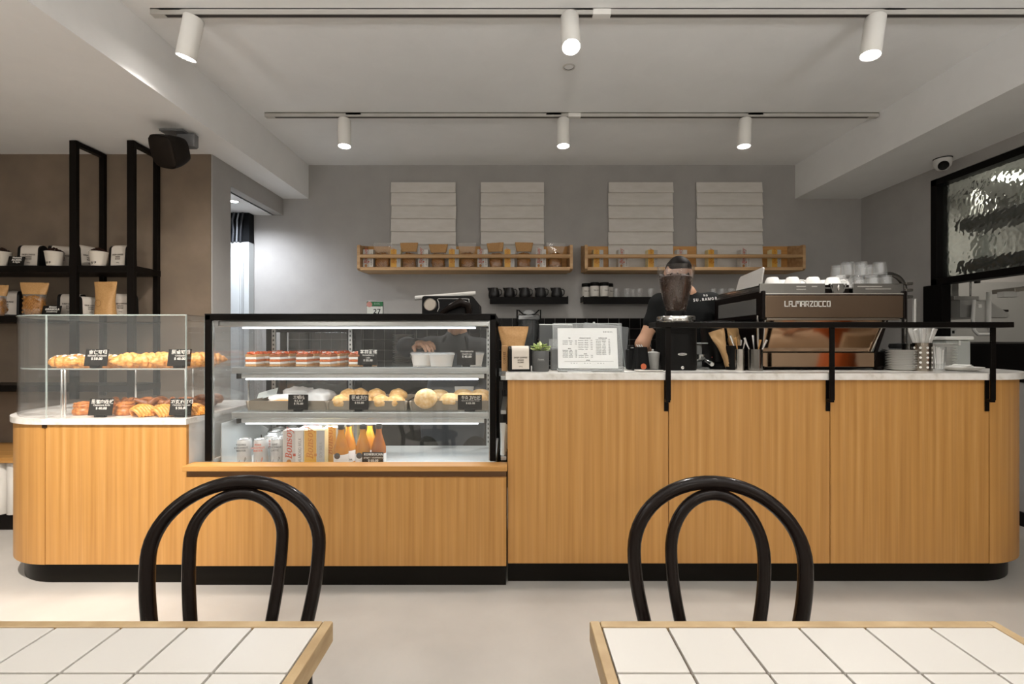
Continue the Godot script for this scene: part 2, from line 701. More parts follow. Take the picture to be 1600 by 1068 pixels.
	obj("lens", G.new().lathe([Vector2(0, -0.0045), Vector2(0.034, -0.0035)], 28), glow("eef5ff", 30.0), r)
	var l := SpotLight3D.new()
	l.name = "light"
	l.light_color = Color.html("eef4ff")
	l.light_energy = 3.0 * K.passage
	l.light_size = 0.035
	l.spot_angle = 80
	l.spot_angle_attenuation = 1.0
	l.spot_range = 10
	l.spot_attenuation = 2.0
	l.shadow_enabled = true
	r.add_child(l)
	l.position = Vector3(0, -0.012, 0)
	l.rotation.x = -PI / 2

# ---------------------------------------------------------------- room

func setting() -> void:
	var plaster := grained("plaster", noise_tex(0.01, 4, ["a19e9a", "a4a19d", "a6a39f", "a9a6a2"], 3), Vector3(0.6, 0.6, 0.6), 0.85)
	var ceiling := grained("ceiling paint", noise_tex(0.01, 3, ["ecebe9", "eeedeb", "efeeec", "f1f0ee"], 4), Vector3(0.5, 0.5, 0.5), 0.8)
	var taupe := grained("taupe plaster", noise_tex(0.012, 5, ["716254", "776858", "7c6c5b", "827262"], 6), Vector3(0.5, 0.5, 0.5), 0.8)
	var concrete := grained("concrete", noise_tex(0.008, 5, ["b3aea6", "bcb7af", "c1bcb4", "c9c4bb"], 8), Vector3(0.35, 0.35, 0.35), 0.42)
	var g := G.new()
	g.box(Vector3(0.4, -0.1, -0.5), Vector3(11.2, 0.2, 10.4), 0.0)
	struct("floor", g, concrete)
	# ceiling: a high field between two lowered side strips
	g = G.new()
	g.box(Vector3(0.375, 2.94, -0.4), Vector3(4.8, 0.2, 10.2), 0.0)
	struct("ceiling", g, ceiling)
	g = G.new()
	g.box(Vector3((-1.91 - 5.1) / 2, 2.7825, -0.4), Vector3(3.19, 0.515, 10.2), 0.0)
	struct("ceiling_lowered_left", g, ceiling)
	g = G.new()
	g.box(Vector3((2.66 + 5.9) / 2, 2.7825, -0.4), Vector3(3.24, 0.515, 10.2), 0.0)
	struct("ceiling_lowered_right", g, ceiling)
	g = G.new()
	g.box(V(0.4, 1.5, 4.55), Vector3(11.2, 3.2, 0.2), 0.0)
	var back := struct("wall_back", g, plaster)
	# black square tiles with pale joints along the back wall
	obj("grout_bed", G.new().box(V(0.59, 1.153, 4.4475), Vector3(5.38, 0.503, 0.005), 0.0), mat("8a8782", 0.9), back)
	var tile := G.new().box(Vector3.ZERO, Vector3(0.0965, 0.0965, 0.007), 0.0015).mesh()
	tile.surface_set_material(0, mat("100f0f", 0.18))
	for r in 5:
		for q in 53:
			if r == 4 and q > 40:
				continue
			share("tile", tile, back, Transform3D(Basis.IDENTITY, V(-2.047 + q * 0.1, 1.353 - r * 0.1, 4.4425)))
	g = G.new()
	g.box(V(-3.6, 1.27, 3.51), Vector3(2.9, 2.54, 0.22), 0.0)
	g.box(V(-2.2, 2.45, 4.035), Vector3(0.1, 0.16, 0.83), 0.0)
	var wl := struct("wall_left", g, plaster)
	g = G.new()
	g.box(V(-3.6, 1.27, 3.3975), Vector3(2.88, 2.54, 0.005), 0.0)
	obj("taupe_plaster_face", g, taupe, wl)
	g = G.new()
	g.box(V(-3.66, 2.45, 4.04), Vector3(2.86, 0.16, 0.84), 0.0)
	struct("ceiling_passage", g, ceiling)
	g = G.new().box(V(-3.65, 1.2, 4.04), Vector3(0.1, 2.4, 0.84), 0.0)
	struct("wall_passage", g, plaster)
	g = G.new()
	g.box(V(-5.1, 1.5, 0.5), Vector3(0.2, 3.2, 8.4), 0.0)
	struct("wall_far_left", g, plaster)
	g = G.new()
	g.box(V(0.4, 1.5, -3.8), Vector3(11.2, 3.2, 0.2), 0.0)
	struct("wall_front", g, plaster)
	# right wall with the kitchen window and the pass under it
	g = G.new()
	var rx := 3.33
	g.box(V(rx, 1.27, 4.06), Vector3(0.1, 2.54, 0.8), 0.0)
	g.box(V(rx, 2.49, 2.35), Vector3(0.1, 0.1, 2.62), 0.0)
	g.box(V(rx, 0.46, 2.35), Vector3(0.1, 0.92, 2.62), 0.0)
	g.box(V(rx, 1.27, -1.4), Vector3(0.1, 2.54, 4.9), 0.0)
	struct("wall_right", g, plaster)
	struct("baseboard_right", G.new().box(V(3.272, 0.045, 0.35), Vector3(0.016, 0.09, 6.6), 0.002), mat("171514", 0.5))
	# service cupboard and open duct bay at the end of the passage
	var cup := thing("service_cupboard", "white cupboard door at the end of the passage, under a dark duct bay", "cupboard", V(-2.62, 0, 4.40))
	obj("body", G.new().box(Vector3(0, 1.05, 0), Vector3(0.4, 2.10, 0.09), 0.003), mat("bfc3c3", 0.5), cup)
	obj("door", G.new().box(Vector3(-0.03, 1.03, 0.05), Vector3(0.3, 2.0, 0.014), 0.004), mat("c6caca", 0.45), cup)
	obj("door_edge", G.new().box(Vector3(0.145, 1.03, 0.048), Vector3(0.02, 2.0, 0.012), 0.004), mat("a9acac", 0.5), cup)
	var bay := thing("duct_bay", "dark open bay with pipes and cables above the white cupboard door", "ducts", V(-2.62, 2.1, 4.40))
	obj("bay_back", G.new().box(Vector3(0, 0.135, 0.0), Vector3(0.4, 0.268, 0.08), 0.0), mat("131416", 0.7), bay)
	for k in 4:
		obj("pipe", G.new().tube([Vector3(0.02 + k * 0.035, 0.0, 0.05), Vector3(0.03 + k * 0.034, 0.1, 0.056), Vector3(0.015 + k * 0.042, 0.2, 0.056), Vector3(0.03 + k * 0.04, 0.266, 0.05)], 0.008 + 0.004 * (k % 2), 8), mat(["2a2c30", "45484d", "909499", "2a2c30"][k], 0.4, 0.2), bay)

# ---------------------------------------------------------------- counters

func wood(key := "wood upright", uv := Vector3(2.6, 0.055, 2.6)) -> StandardMaterial3D:
	if not mats.has("woodtex"):
		mats["woodtex"] = noise_tex(0.011, 5, ["b98444", "c08c4a", "c69251", "cd9c5e"], 21, 1024)
		mats["woodfine"] = noise_tex(0.03, 4, ["ece8e4", "f7f5f3", "ffffff", "ffffff"], 22, 512)
	if mats.has(key):
		return mats[key]
	var m := grained(key, mats["woodtex"], uv, 0.42)
	m.detail_enabled = true
	m.detail_albedo = mats["woodfine"]
	m.detail_blend_mode = BaseMaterial3D.BLEND_MODE_MUL
	m.detail_uv_layer = BaseMaterial3D.DETAIL_UV_1
	return m

func marble() -> StandardMaterial3D:
	return grained("marble", noise_tex(0.009, 6, ["c9c3b8", "e4e0d8", "edeae4", "f2efea"], 31, 1024), Vector3(1.3, 1.3, 1.3), 0.2)

func counters() -> void:
	var w := wood()
	var black := mat("16130f", 0.28)
	var top := marble()
	var dark := mat("2a2622", 0.8)
	# --- tall counter on the right
	var o := thing("bar_counter", "tall oak fronted bar counter on the right with a rounded end and black plinth", "counter", V(0, 0, 2.3))
	var r := 0.37
	var joints := [-0.022, 0.761, 1.545, 2.318]
	for i in 3:
		obj("panel", G.new().box(Vector3((joints[i] + joints[i + 1]) / 2, 0.551, -0.009), Vector3(joints[i + 1] - joints[i] - 0.003, 0.892, 0.018), 0.0015), w, o)
	var ring := arc(2.319, -r, r, 90, 0, 16)
	ring.append_array(PackedVector2Array([Vector2(2.319 + r, -0.68), Vector2(2.319 + r - 0.018, -0.68)]))
	ring.append_array(arc(2.319, -r, r - 0.018, 0, 90, 16))
	obj("panel", G.new().prism(ring, 0.105, 0.997), w, o)
	obj("side_panel", G.new().box(Vector3(-0.014, 0.551, -0.36), Vector3(0.016, 0.892, 0.66), 0.0015), w, o)
	var core := PackedVector2Array([Vector2(-0.004, -0.68), Vector2(-0.004, -0.02)])
	core.append_array(arc(2.319, -r, r - 0.02, 90, 0, 10))
	core.append_array(PackedVector2Array([Vector2(2.319 + r - 0.02, -0.68)]))
	obj("carcass", G.new().prism(core, 0.1, 0.996), dark, o)
	core = PackedVector2Array([Vector2(-0.02, -0.66), Vector2(-0.02, -0.04)])
	core.append_array(arc(2.319, -r, r - 0.04, 90, 0, 16))
	core.append_array(PackedVector2Array([Vector2(2.319 + r - 0.04, -0.66)]))
	obj("plinth", G.new().prism(core, 0.0, 0.104), black, o)
	core = PackedVector2Array([Vector2(-0.03, -0.7), Vector2(-0.03, 0.022)])
	core.append_array(arc(2.319, -r, r + 0.022, 90, 0, 18))
	core.append_array(PackedVector2Array([Vector2(2.319 + r + 0.022, -0.7)]))
	var t := obj("bar_worktop", G.new().prism(core, 0.9975, 1.03), top)
	t.position = V(0, 0, 2.3)
	tag(t, "pale marble worktop along the tall bar counter, rounded at its right end", "worktop")
	# --- left pastry counter with the rounded left end
	r = 0.385
	o = thing("pastry_counter", "low oak fronted pastry counter on the left with a rounded left end", "counter", V(0, 0, 2.287))
	obj("panel", G.new().box(Vector3((-2.254 - 1.572) / 2, 0.4435, -0.009), Vector3(0.682, 0.677, 0.018), 0.0015), w, o)
	ring = arc(-2.256, -r, r, 90, 180, 16)
	ring.append_array(PackedVector2Array([Vector2(-2.256 - r, -0.72), Vector2(-2.256 - r + 0.018, -0.72)]))
	ring.append_array(arc(-2.256, -r, r - 0.018, 180, 90, 16))
	obj("panel", G.new().prism(ring, 0.105, 0.782), w, o)
	obj("side_panel", G.new().box(Vector3(-1.58, 0.4435, -0.369), Vector3(0.016, 0.677, 0.702), 0.0015), mat("d9d6d0", 0.5), o)
	core = PackedVector2Array([Vector2(-1.59, -0.72), Vector2(-1.59, -0.02)])
	core.append_array(arc(-2.256, -r, r - 0.02, 90, 180, 10))
	core.append_array(PackedVector2Array([Vector2(-2.256 - r + 0.02, -0.72)]))
	obj("carcass", G.new().prism(core, 0.1, 0.781), dark, o)
	core = PackedVector2Array([Vector2(-1.573, -0.7), Vector2(-1.573, -0.04)])
	core.append_array(arc(-2.256, -r, r - 0.04, 90, 180, 16))
	core.append_array(PackedVector2Array([Vector2(-2.256 - r + 0.04, -0.7)]))
	obj("plinth", G.new().prism(core, 0.0, 0.104), black, o)
	obj("notch", G.new().box(Vector3(-2.256, 0.773, 0.002), Vector3(0.022, 0.014, 0.006), 0.001), mat("33271b", 0.6), o)
	core = PackedVector2Array([Vector2(-1.566, -0.74), Vector2(-1.566, 0.012)])
	core.append_array(arc(-2.256, -r, r + 0.012, 90, 180, 18))
	core.append_array(PackedVector2Array([Vector2(-2.256 - r - 0.012, -0.74)]))
	t = obj("pastry_worktop", G.new().prism(core, 0.7825, 0.81), top)
	t.position = V(0, 0, 2.287)
	tag(t, "white marble slab on the pastry counter, under the curved glass case", "worktop")
	# --- plinth cabinet under the cake case
	o = thing("cake_counter", "low oak fronted base under the black framed cake case", "counter", V(0, 0, 2.272))
	obj("panel", G.new().box(Vector3(-0.797, 0.318, -0.009), Vector3(1.54, 0.426, 0.018), 0.0015), w, o)
	obj("shadow_gap", G.new().box(Vector3(-0.797, 0.547, -0.02), Vector3(1.54, 0.036, 0.012), 0.0), mat("6b4c2c", 0.6), o)  # shade under the ledge put into this strip as a darker brown
	obj("carcass", G.new().box(Vector3(-0.797, 0.305, -0.37), Vector3(1.534, 0.405, 0.68), 0.0), dark, o)
	obj("plinth", G.new().box(Vector3(-0.797, 0.05, -0.33), Vector3(1.536, 0.104, 0.6), 0.002), black, o)
	t = obj("cake_ledge", G.new().box(V(-0.796, 0.5775, 2.292), Vector3(1.546, 0.025, 0.085), 0.002), wood("wood lying", Vector3(0.055, 2.6, 2.6)))
	tag(t, "oak ledge in front of the cake case, brightly lit by it", "ledge")
	# --- service rail over the bar counter
	o = thing("service_rail", "black steel service rail on three brackets along the bar counter", "rail", V(0, 0, 2.262))
	var iron := mat("14110f", 0.4, 0.3)
	obj("bar", G.new().box(Vector3((0.684 + 2.39) / 2, 1.262, -0.05), Vector3(2.39 - 0.684, 0.026, 0.12), 0.002), iron, o)
	for x in [0.748, 1.532, 2.303]:
		var b := G.new()
		b.box(Vector3(x, 0.92, -0.034), Vector3(0.02, 0.15, 0.006), 0.001)
		obj("wall_plate", b, iron, o)
		b = G.new()
		b.prism(PackedVector2Array([Vector2(-0.013, 0), Vector2(0.013, 0), Vector2(0.013, 0.006), Vector2(-0.013, 0.006)]), 0, 0.001)
		b = G.new()
		b.box(Vector3(x, 1.075, -0.006), Vector3(0.024, 0.348, 0.008), 0.001)
		b.box(Vector3(x, 0.898, -0.018), Vector3(0.02, 0.014, 0.03), 0.001)
		obj("upright", b, iron, o)

# ---------------------------------------------------------------- curved glass pastry case

func glass_case() -> void:
	var pane := glass("case pane", "e8f0ee", 0.015)
	var edge := glass("case edge", "c4d2cd", 0.4, 0.1)
	var o := thing("glass_pastry_case", "clear glass pastry case with a curved left end on the marble slab", "display case", V(0, 0.81, 2.295))
	var r := 0.36
	var h := 0.5
	obj("front_pane", G.new().box(Vector3((-2.256 - 1.578) / 2, h / 2, -0.004), Vector3(0.676, h - 0.008, 0.007), 0.0008), pane, o)
	var ring := arc(-2.257, -r, r, 90, 180, 20)
	ring.append_array(PackedVector2Array([Vector2(-2.257 - r, -0.70), Vector2(-2.257 - r + 0.007, -0.70)]))
	ring.append_array(arc(-2.257, -r, r - 0.007, 180, 90, 20))
	obj("curved_pane", G.new().prism(ring, 0.001, h - 0.004), pane, o)
	obj("side_pane", G.new().box(Vector3(-1.581, h / 2, -0.355), Vector3(0.007, h - 0.008, 0.69), 0.0008), pane, o)
	var top := PackedVector2Array([Vector2(-1.576, -0.70), Vector2(-1.576, 0.0)])
	top.append_array(arc(-2.257, -r, r, 90, 180, 20))
	top.append_array(PackedVector2Array([Vector2(-2.257 - r, -0.70)]))
	obj("top_pane", G.new().prism(top, h - 0.004, h + 0.003), pane, o)
	var rim := G.new()
	var path := [Vector3(-1.576, h, 0.001)]
	for q in arc(-2.257, -r, r, 90, 180, 20):
		path.append(Vector3(q.x, h, q.y))
	path.append(Vector3(-2.257 - r, h, -0.70))
	rim.tube(path, 0.003, 6)
	for x in [-2.256, -1.579]:
		rim.box(Vector3(x, h / 2, 0.0), Vector3(0.0045, h, 0.008), 0.001)
	obj("polished_edge", rim, edge, o)
	obj("back_pane", G.new().box(Vector3(-2.27, h / 2, -0.690), Vector3(0.68, h - 0.012, 0.006), 0.0008), pane, o)
	obj("back_pane", G.new().box(Vector3(-1.80, h / 2, -0.676), Vector3(0.43, h - 0.012, 0.006), 0.0008), pane, o)
	obj("door_edge", G.new().box(Vector3(-1.93, h / 2, -0.683), Vector3(0.008, h - 0.014, 0.010), 0.001), edge, o)
	var shelf := PackedVector2Array([Vector2(-1.588, -0.64), Vector2(-1.588, -0.012)])
	shelf.append_array(arc(-2.257, -r, r - 0.012, 90, 180, 16))
	shelf.append_array(PackedVector2Array([Vector2(-2.257 - r + 0.012, -0.64)]))
	obj("glass_shelf", G.new().prism(shelf, 0.234, 0.242), pane, o)
	rim = G.new()
	path = [Vector3(-1.588, 0.238, -0.011)]
	for q in arc(-2.257, -r, r - 0.012, 90, 180, 16):
		path.append(Vector3(q.x, 0.238, q.y))
	rim.tube(path, 0.003, 6)
	obj("shelf_edge", rim, edge, o)
	for q in [Vector2(-2.21, -0.03), Vector2(-2.26, -0.10), Vector2(-1.61, -0.04), Vector2(-1.61, -0.6), Vector2(-2.3, -0.6), Vector2(-1.95, -0.6)]:
		obj("support_rod", G.new().cyl(Vector3(q.x, 0.0, q.y), Vector3(q.x, 0.234, q.y), 0.005), mat("cfd2d0", 0.2, 0.9), o)

# ---------------------------------------------------------------- refrigerated cake case

func strip_light(parent: Node3D, at: Vector3, len: float, power: float) -> void:
	obj("light_strip", G.new().box(at, Vector3(len, 0.008, 0.016), 0.002), glow("f4faff", 2.2), parent)
	var l := AreaLight3D.new()
	l.name = "strip_glow"
	l.area_size = Vector2(len, 0.016)
	l.light_color = Color.html("f4faff")
	l.light_energy = power * K.strip
	l.area_range = 6.0
	l.area_attenuation = 2.0
	l.shadow_enabled = true
	parent.add_child(l, true)
	l.position = at + Vector3(0, -0.0055, 0)
	l.rotation.x = -PI / 2

func cake_case() -> void:
	var o := thing("cake_display_case", "large black framed refrigerated cake case with lit glass shelves", "display case", V(-0.80, 0.59, 2.34))
	# local x from -0.72 to 0.72, depth to -0.62, height 0.725
	var frame := mat("120f0d", 0.3, 0.2)
	var steel := mat("c3c5c3", 0.28, 0.85)
	var pane := glass("case pane", "e8f0ee", 0.015)
	var hw := 0.72
	var h := 0.725
	var g := G.new()
	for s in [-1, 1]:
		g.box(Vector3(s * (hw - 0.015), h / 2, -0.012), Vector3(0.03, h, 0.024), 0.003)
		g.box(Vector3(s * (hw - 0.015), h / 2 - 0.035, -0.60), Vector3(0.03, h + 0.07, 0.03), 0.003)
		g.box(Vector3(s * (hw - 0.012), h - 0.012, -0.31), Vector3(0.024, 0.024, 0.6), 0.003)
	g.box(Vector3(0, h - 0.014, -0.012), Vector3(2 * hw, 0.028, 0.024), 0.003)
	g.box(Vector3(0, h - 0.014, -0.60), Vector3(2 * hw, 0.028, 0.03), 0.003)
	obj("frame", g, frame, o)
	obj("front_glass", G.new().box(Vector3(0, h / 2 - 0.012, -0.012), Vector3(2 * hw - 0.06, h - 0.03, 0.006), 0.0), pane, o)
	for s in [-1, 1]:
		obj("side_glass", G.new().box(Vector3(s * (hw - 0.012), h / 2 - 0.012, -0.305), Vector3(0.006, h - 0.03, 0.55), 0.0), pane, o)
		obj("well_wall", G.new().box(Vector3(s * (hw - 0.008), -0.032, -0.33), Vector3(0.012, 0.058, 0.55), 0.001), mat("d4d9d8", 0.3), o)
		obj("silver_gasket", G.new().box(Vector3(s * (hw - 0.033), h / 2 - 0.014, -0.018), Vector3(0.005, h - 0.03, 0.012), 0.001), steel, o)
	obj("top_panel", G.new().box(Vector3(0, h + 0.002, -0.31), Vector3(2 * hw, 0.006, 0.62), 0.001), mat("1b1918", 0.35), o)
	g = G.new()
	g.box(Vector3(0, h - 0.042, -0.10), Vector3(2 * hw - 0.07, 0.028, 0.10), 0.004)
	g.box(Vector3(0, h - 0.036, -0.34), Vector3(2 * hw - 0.07, 0.018, 0.40), 0.002)
	obj("top_housing", g, steel, o)
	strip_light(o, Vector3(0.0, h - 0.062, -0.14), 1.22, 0.13)
	# two shelves: glass, steel front rail, lamp rail under it
	for yy in [0.455, 0.218]:
		obj("glass_shelf", G.new().box(Vector3(0, yy, -0.365), Vector3(2 * hw - 0.08, 0.008, 0.40), 0.001), glass("shelf pane", "dfeae6", 0.12, 0.05), o)
		g = G.new()
		g.box(Vector3(0, yy - 0.012, -0.16), Vector3(2 * hw - 0.085, 0.026, 0.012), 0.003)
		g.box(Vector3(0, yy - 0.028, -0.168), Vector3(2 * hw - 0.085, 0.006, 0.03), 0.002)
		obj("front_rail", g, steel, o)
		g = G.new()
		g.box(Vector3(0.01, yy - 0.046, -0.19), Vector3(2 * hw - 0.14, 0.024, 0.03), 0.004)
		obj("lamp_rail", g, mat("d9dcda", 0.25, 0.5), o)
		g = G.new()
		for s in [-1, 1]:
			g.box(Vector3(s * (hw - 0.062), yy - 0.046, -0.19), Vector3(0.012, 0.03, 0.034), 0.002)
		obj("lamp_cap", g, mat("26211d", 0.5), o)
		strip_light(o, Vector3(0.0, yy - 0.063, -0.19), 1.24, 0.10 if yy > 0.4 else 0.2)
	obj("deck", G.new().box(Vector3(0, -0.066, -0.31), Vector3(2 * hw - 0.004, 0.022, 0.60), 0.002), mat("d4d9d8", 0.3), o)
	obj("left_end_panel", G.new().box(Vector3(-hw + 0.034, 0.06, -0.33), Vector3(0.006, 0.23, 0.5), 0.001), mat("cfd3d2", 0.3, 0.3), o)
	# back: steel uprights with slots and two sliding glass doors in dark frames
	for x in [-0.66, -0.19, 0.655]:
		obj("slotted_upright", G.new().box(Vector3(x, 0.315, -0.565), Vector3(0.024, 0.72, 0.012), 0.002), steel, o)
		g = G.new()
		for k in 26:
			g.box(Vector3(x, -0.02 + k * 0.027, -0.558), Vector3(0.008, 0.012, 0.002), 0.0)
		obj("slot_row", g, mat("3a3c3b", 0.6), o)
	for sd in [[-0.69, -0.20, -0.585], [-0.62, -0.155, -0.605]]:
		g = G.new()
		for x in [sd[0], sd[1]]:
			g.box(Vector3(x, 0.315, sd[2]), Vector3(0.04, 0.73, 0.014), 0.002)
		for y in [-0.035, 0.665]:
			g.box(Vector3((sd[0] + sd[1]) / 2, y, sd[2]), Vector3(sd[1] - sd[0], 0.03, 0.014), 0.002)
		var door := obj("sliding_door", g, mat("2b2c2d", 0.35, 0.3), o)
		obj("door_glass", G.new().box(Vector3((sd[0] + sd[1]) / 2, 0.315, sd[2]), Vector3(sd[1] - sd[0] - 0.03, 0.70, 0.005), 0.0), pane, door)

# ---------------------------------------------------------------- price cards

const CJK := {
	"杏": "0797 4944 4704 4794 2373702023", "仁": "3915 2620 5797 4090", "可": "0898 7870 7050 1646422216", "頌": "2915 2946 2613 1343 5999 6767 6191 6797 9791 6494 6150 8190",
	"牛": "2916 1797 0494 4940", "角": "4917 1767 1710 6760 1464 1262", "原": "0999 0900 2777 2373 2723 7773 2575 4340 2010 6381", "味": "0636 0632 0232 3632 4797 4494 6960 6430 6490",
	"黑": "1979 7975 7515 1519 4942 1575 0393 1000 3130 5150 7180", "糖": "2920 0545 0867 4898 4840 5787 5585 6960 5383 5350 5080 8380", "肉": "0797 0700 9790 4925 4575 4222 4262", "桂": "2920 0646 2602 6965 4878 5595 5383 6960 4090",
	"捲": "2920 0646 0343 5999 4797 7744 5797 5353 5080", "巧": "0737 2731 0242 4898 6855 5585 8571", "克": "0898 4946 1666 6663 6313 1316 3330 0030 6361 6190", "力": "0696 4940 4600 9691",
	"草": "0898 2927 6967 1666 6663 1363 4640 0292", "莓": "0898 2927 6967 1696 2520 7570 0292", "蛋": "0999 4945 1575 1373 1333 4946 4640 1080", "糕": "2920 0545 4898 6961 5686 4393 5060 8090",
	"三": "1888 2575 0191", "明": "0838 3830 0830 0434 5999 9990 5950 5696 5393", "治": "1827 0525 0125 6945 4575 5383 8380 5080 5350", "麵": "0898 4942 0050 4420 5898 5955 9690 5690", "包": "2905 1787 8783 3565 3530 3090", "堡": "2906 1610 4898 4845 4585 0333 5350 0090",
}

func card(at: Vector3, w: float, h: float, label: String, cjk: String, lines: Array, turn := 0.0, lean := 0.16, group := "black price cards", foot := true) -> Node3D:
	var o := thing("price_card", label, "price card", at, turn, group)
	var f := 0.008 if foot else 0.0
	var b := Transform3D(Basis(Vector3.RIGHT, -lean), Vector3(0, f, 0))
	var g := G.new().at(b)
	g.box(Vector3(0, h / 2, 0), Vector3(w, h, 0.003), 0.0008)
	obj("board", g, mat("1d1a17", 0.55), o)
	g = G.new().at(b)
	var y := h * 0.95
	if cjk:
		var s := h * 0.24
		var x := -cjk.length() * s * 0.55 + (w * 0.06)
		y -= s
		for ch in cjk:
			strokes(g, CJK[ch], Vector3(x, y, 0.0018), s * 0.92, s * 0.92, s * 0.11)
			x += s * 1.1
		y -= h * 0.05
	for ln in lines:
		var s: float = h * ln[1]
		y -= s
		_line(g, ln, s, Vector3(w * 0.03, y + s * 0.5, 0.0018))
		y -= h * 0.06
	obj("chalk_lettering", g, mat("e9e4da", 0.9), o)
	if foot:
		obj("foot", G.new().box(Vector3(0, 0.006, -0.004), Vector3(w * 0.42, 0.013, 0.022), 0.002), mat("0f0d0c", 0.5), o)
	return o

func _line(g: G, ln: Array, s: float, at: Vector3) -> void:
	write(g, ln[0], s, Transform3D(Basis.IDENTITY, at), ln[1] > 0.12, "Droid Serif" if ln.size() > 2 else "Droid Sans")

# ---------------------------------------------------------------- pastries in the curved glass case

func crust(key := "crust", stops := ["a65c24", "c67f36", "d99a4c", "eabc7a"], sc := 14.0) -> StandardMaterial3D:
	return grained(key, noise_tex(0.013, 4, stops, key.length() * 7 + 1, 256), Vector3(sc, sc * 1.5, sc), 0.45, false)

func croissant(g: G, r: float, span: float, bend: float, lumps: float) -> void:
	var rows := []
	for j in 41:
		var t := j / 40.0
		var a := (t - 0.5) * bend
		var rad := span / bend if bend > 0.05 else 1e3
		var c := Vector3(rad * sin(a), 0, rad * cos(a) - rad)
		var rr := r * (pow(sin(PI * clampf(t, 0.02, 0.98)), 0.7)) * (0.82 + 0.24 * absf(sin(t * PI * lumps)))
		var row := PackedVector3Array()
		var out := Vector3(sin(a), 0, cos(a))
		for k in 16:
			var q := TAU * k / 16
			var pt := c + out * cos(q) * rr + Vector3.UP * maxf(sin(q) * rr * 0.95, -rr * 0.62)
			row.push_back(pt + Vector3.UP * r * 0.6)
		rows.append(row)
	g.loft(rows)

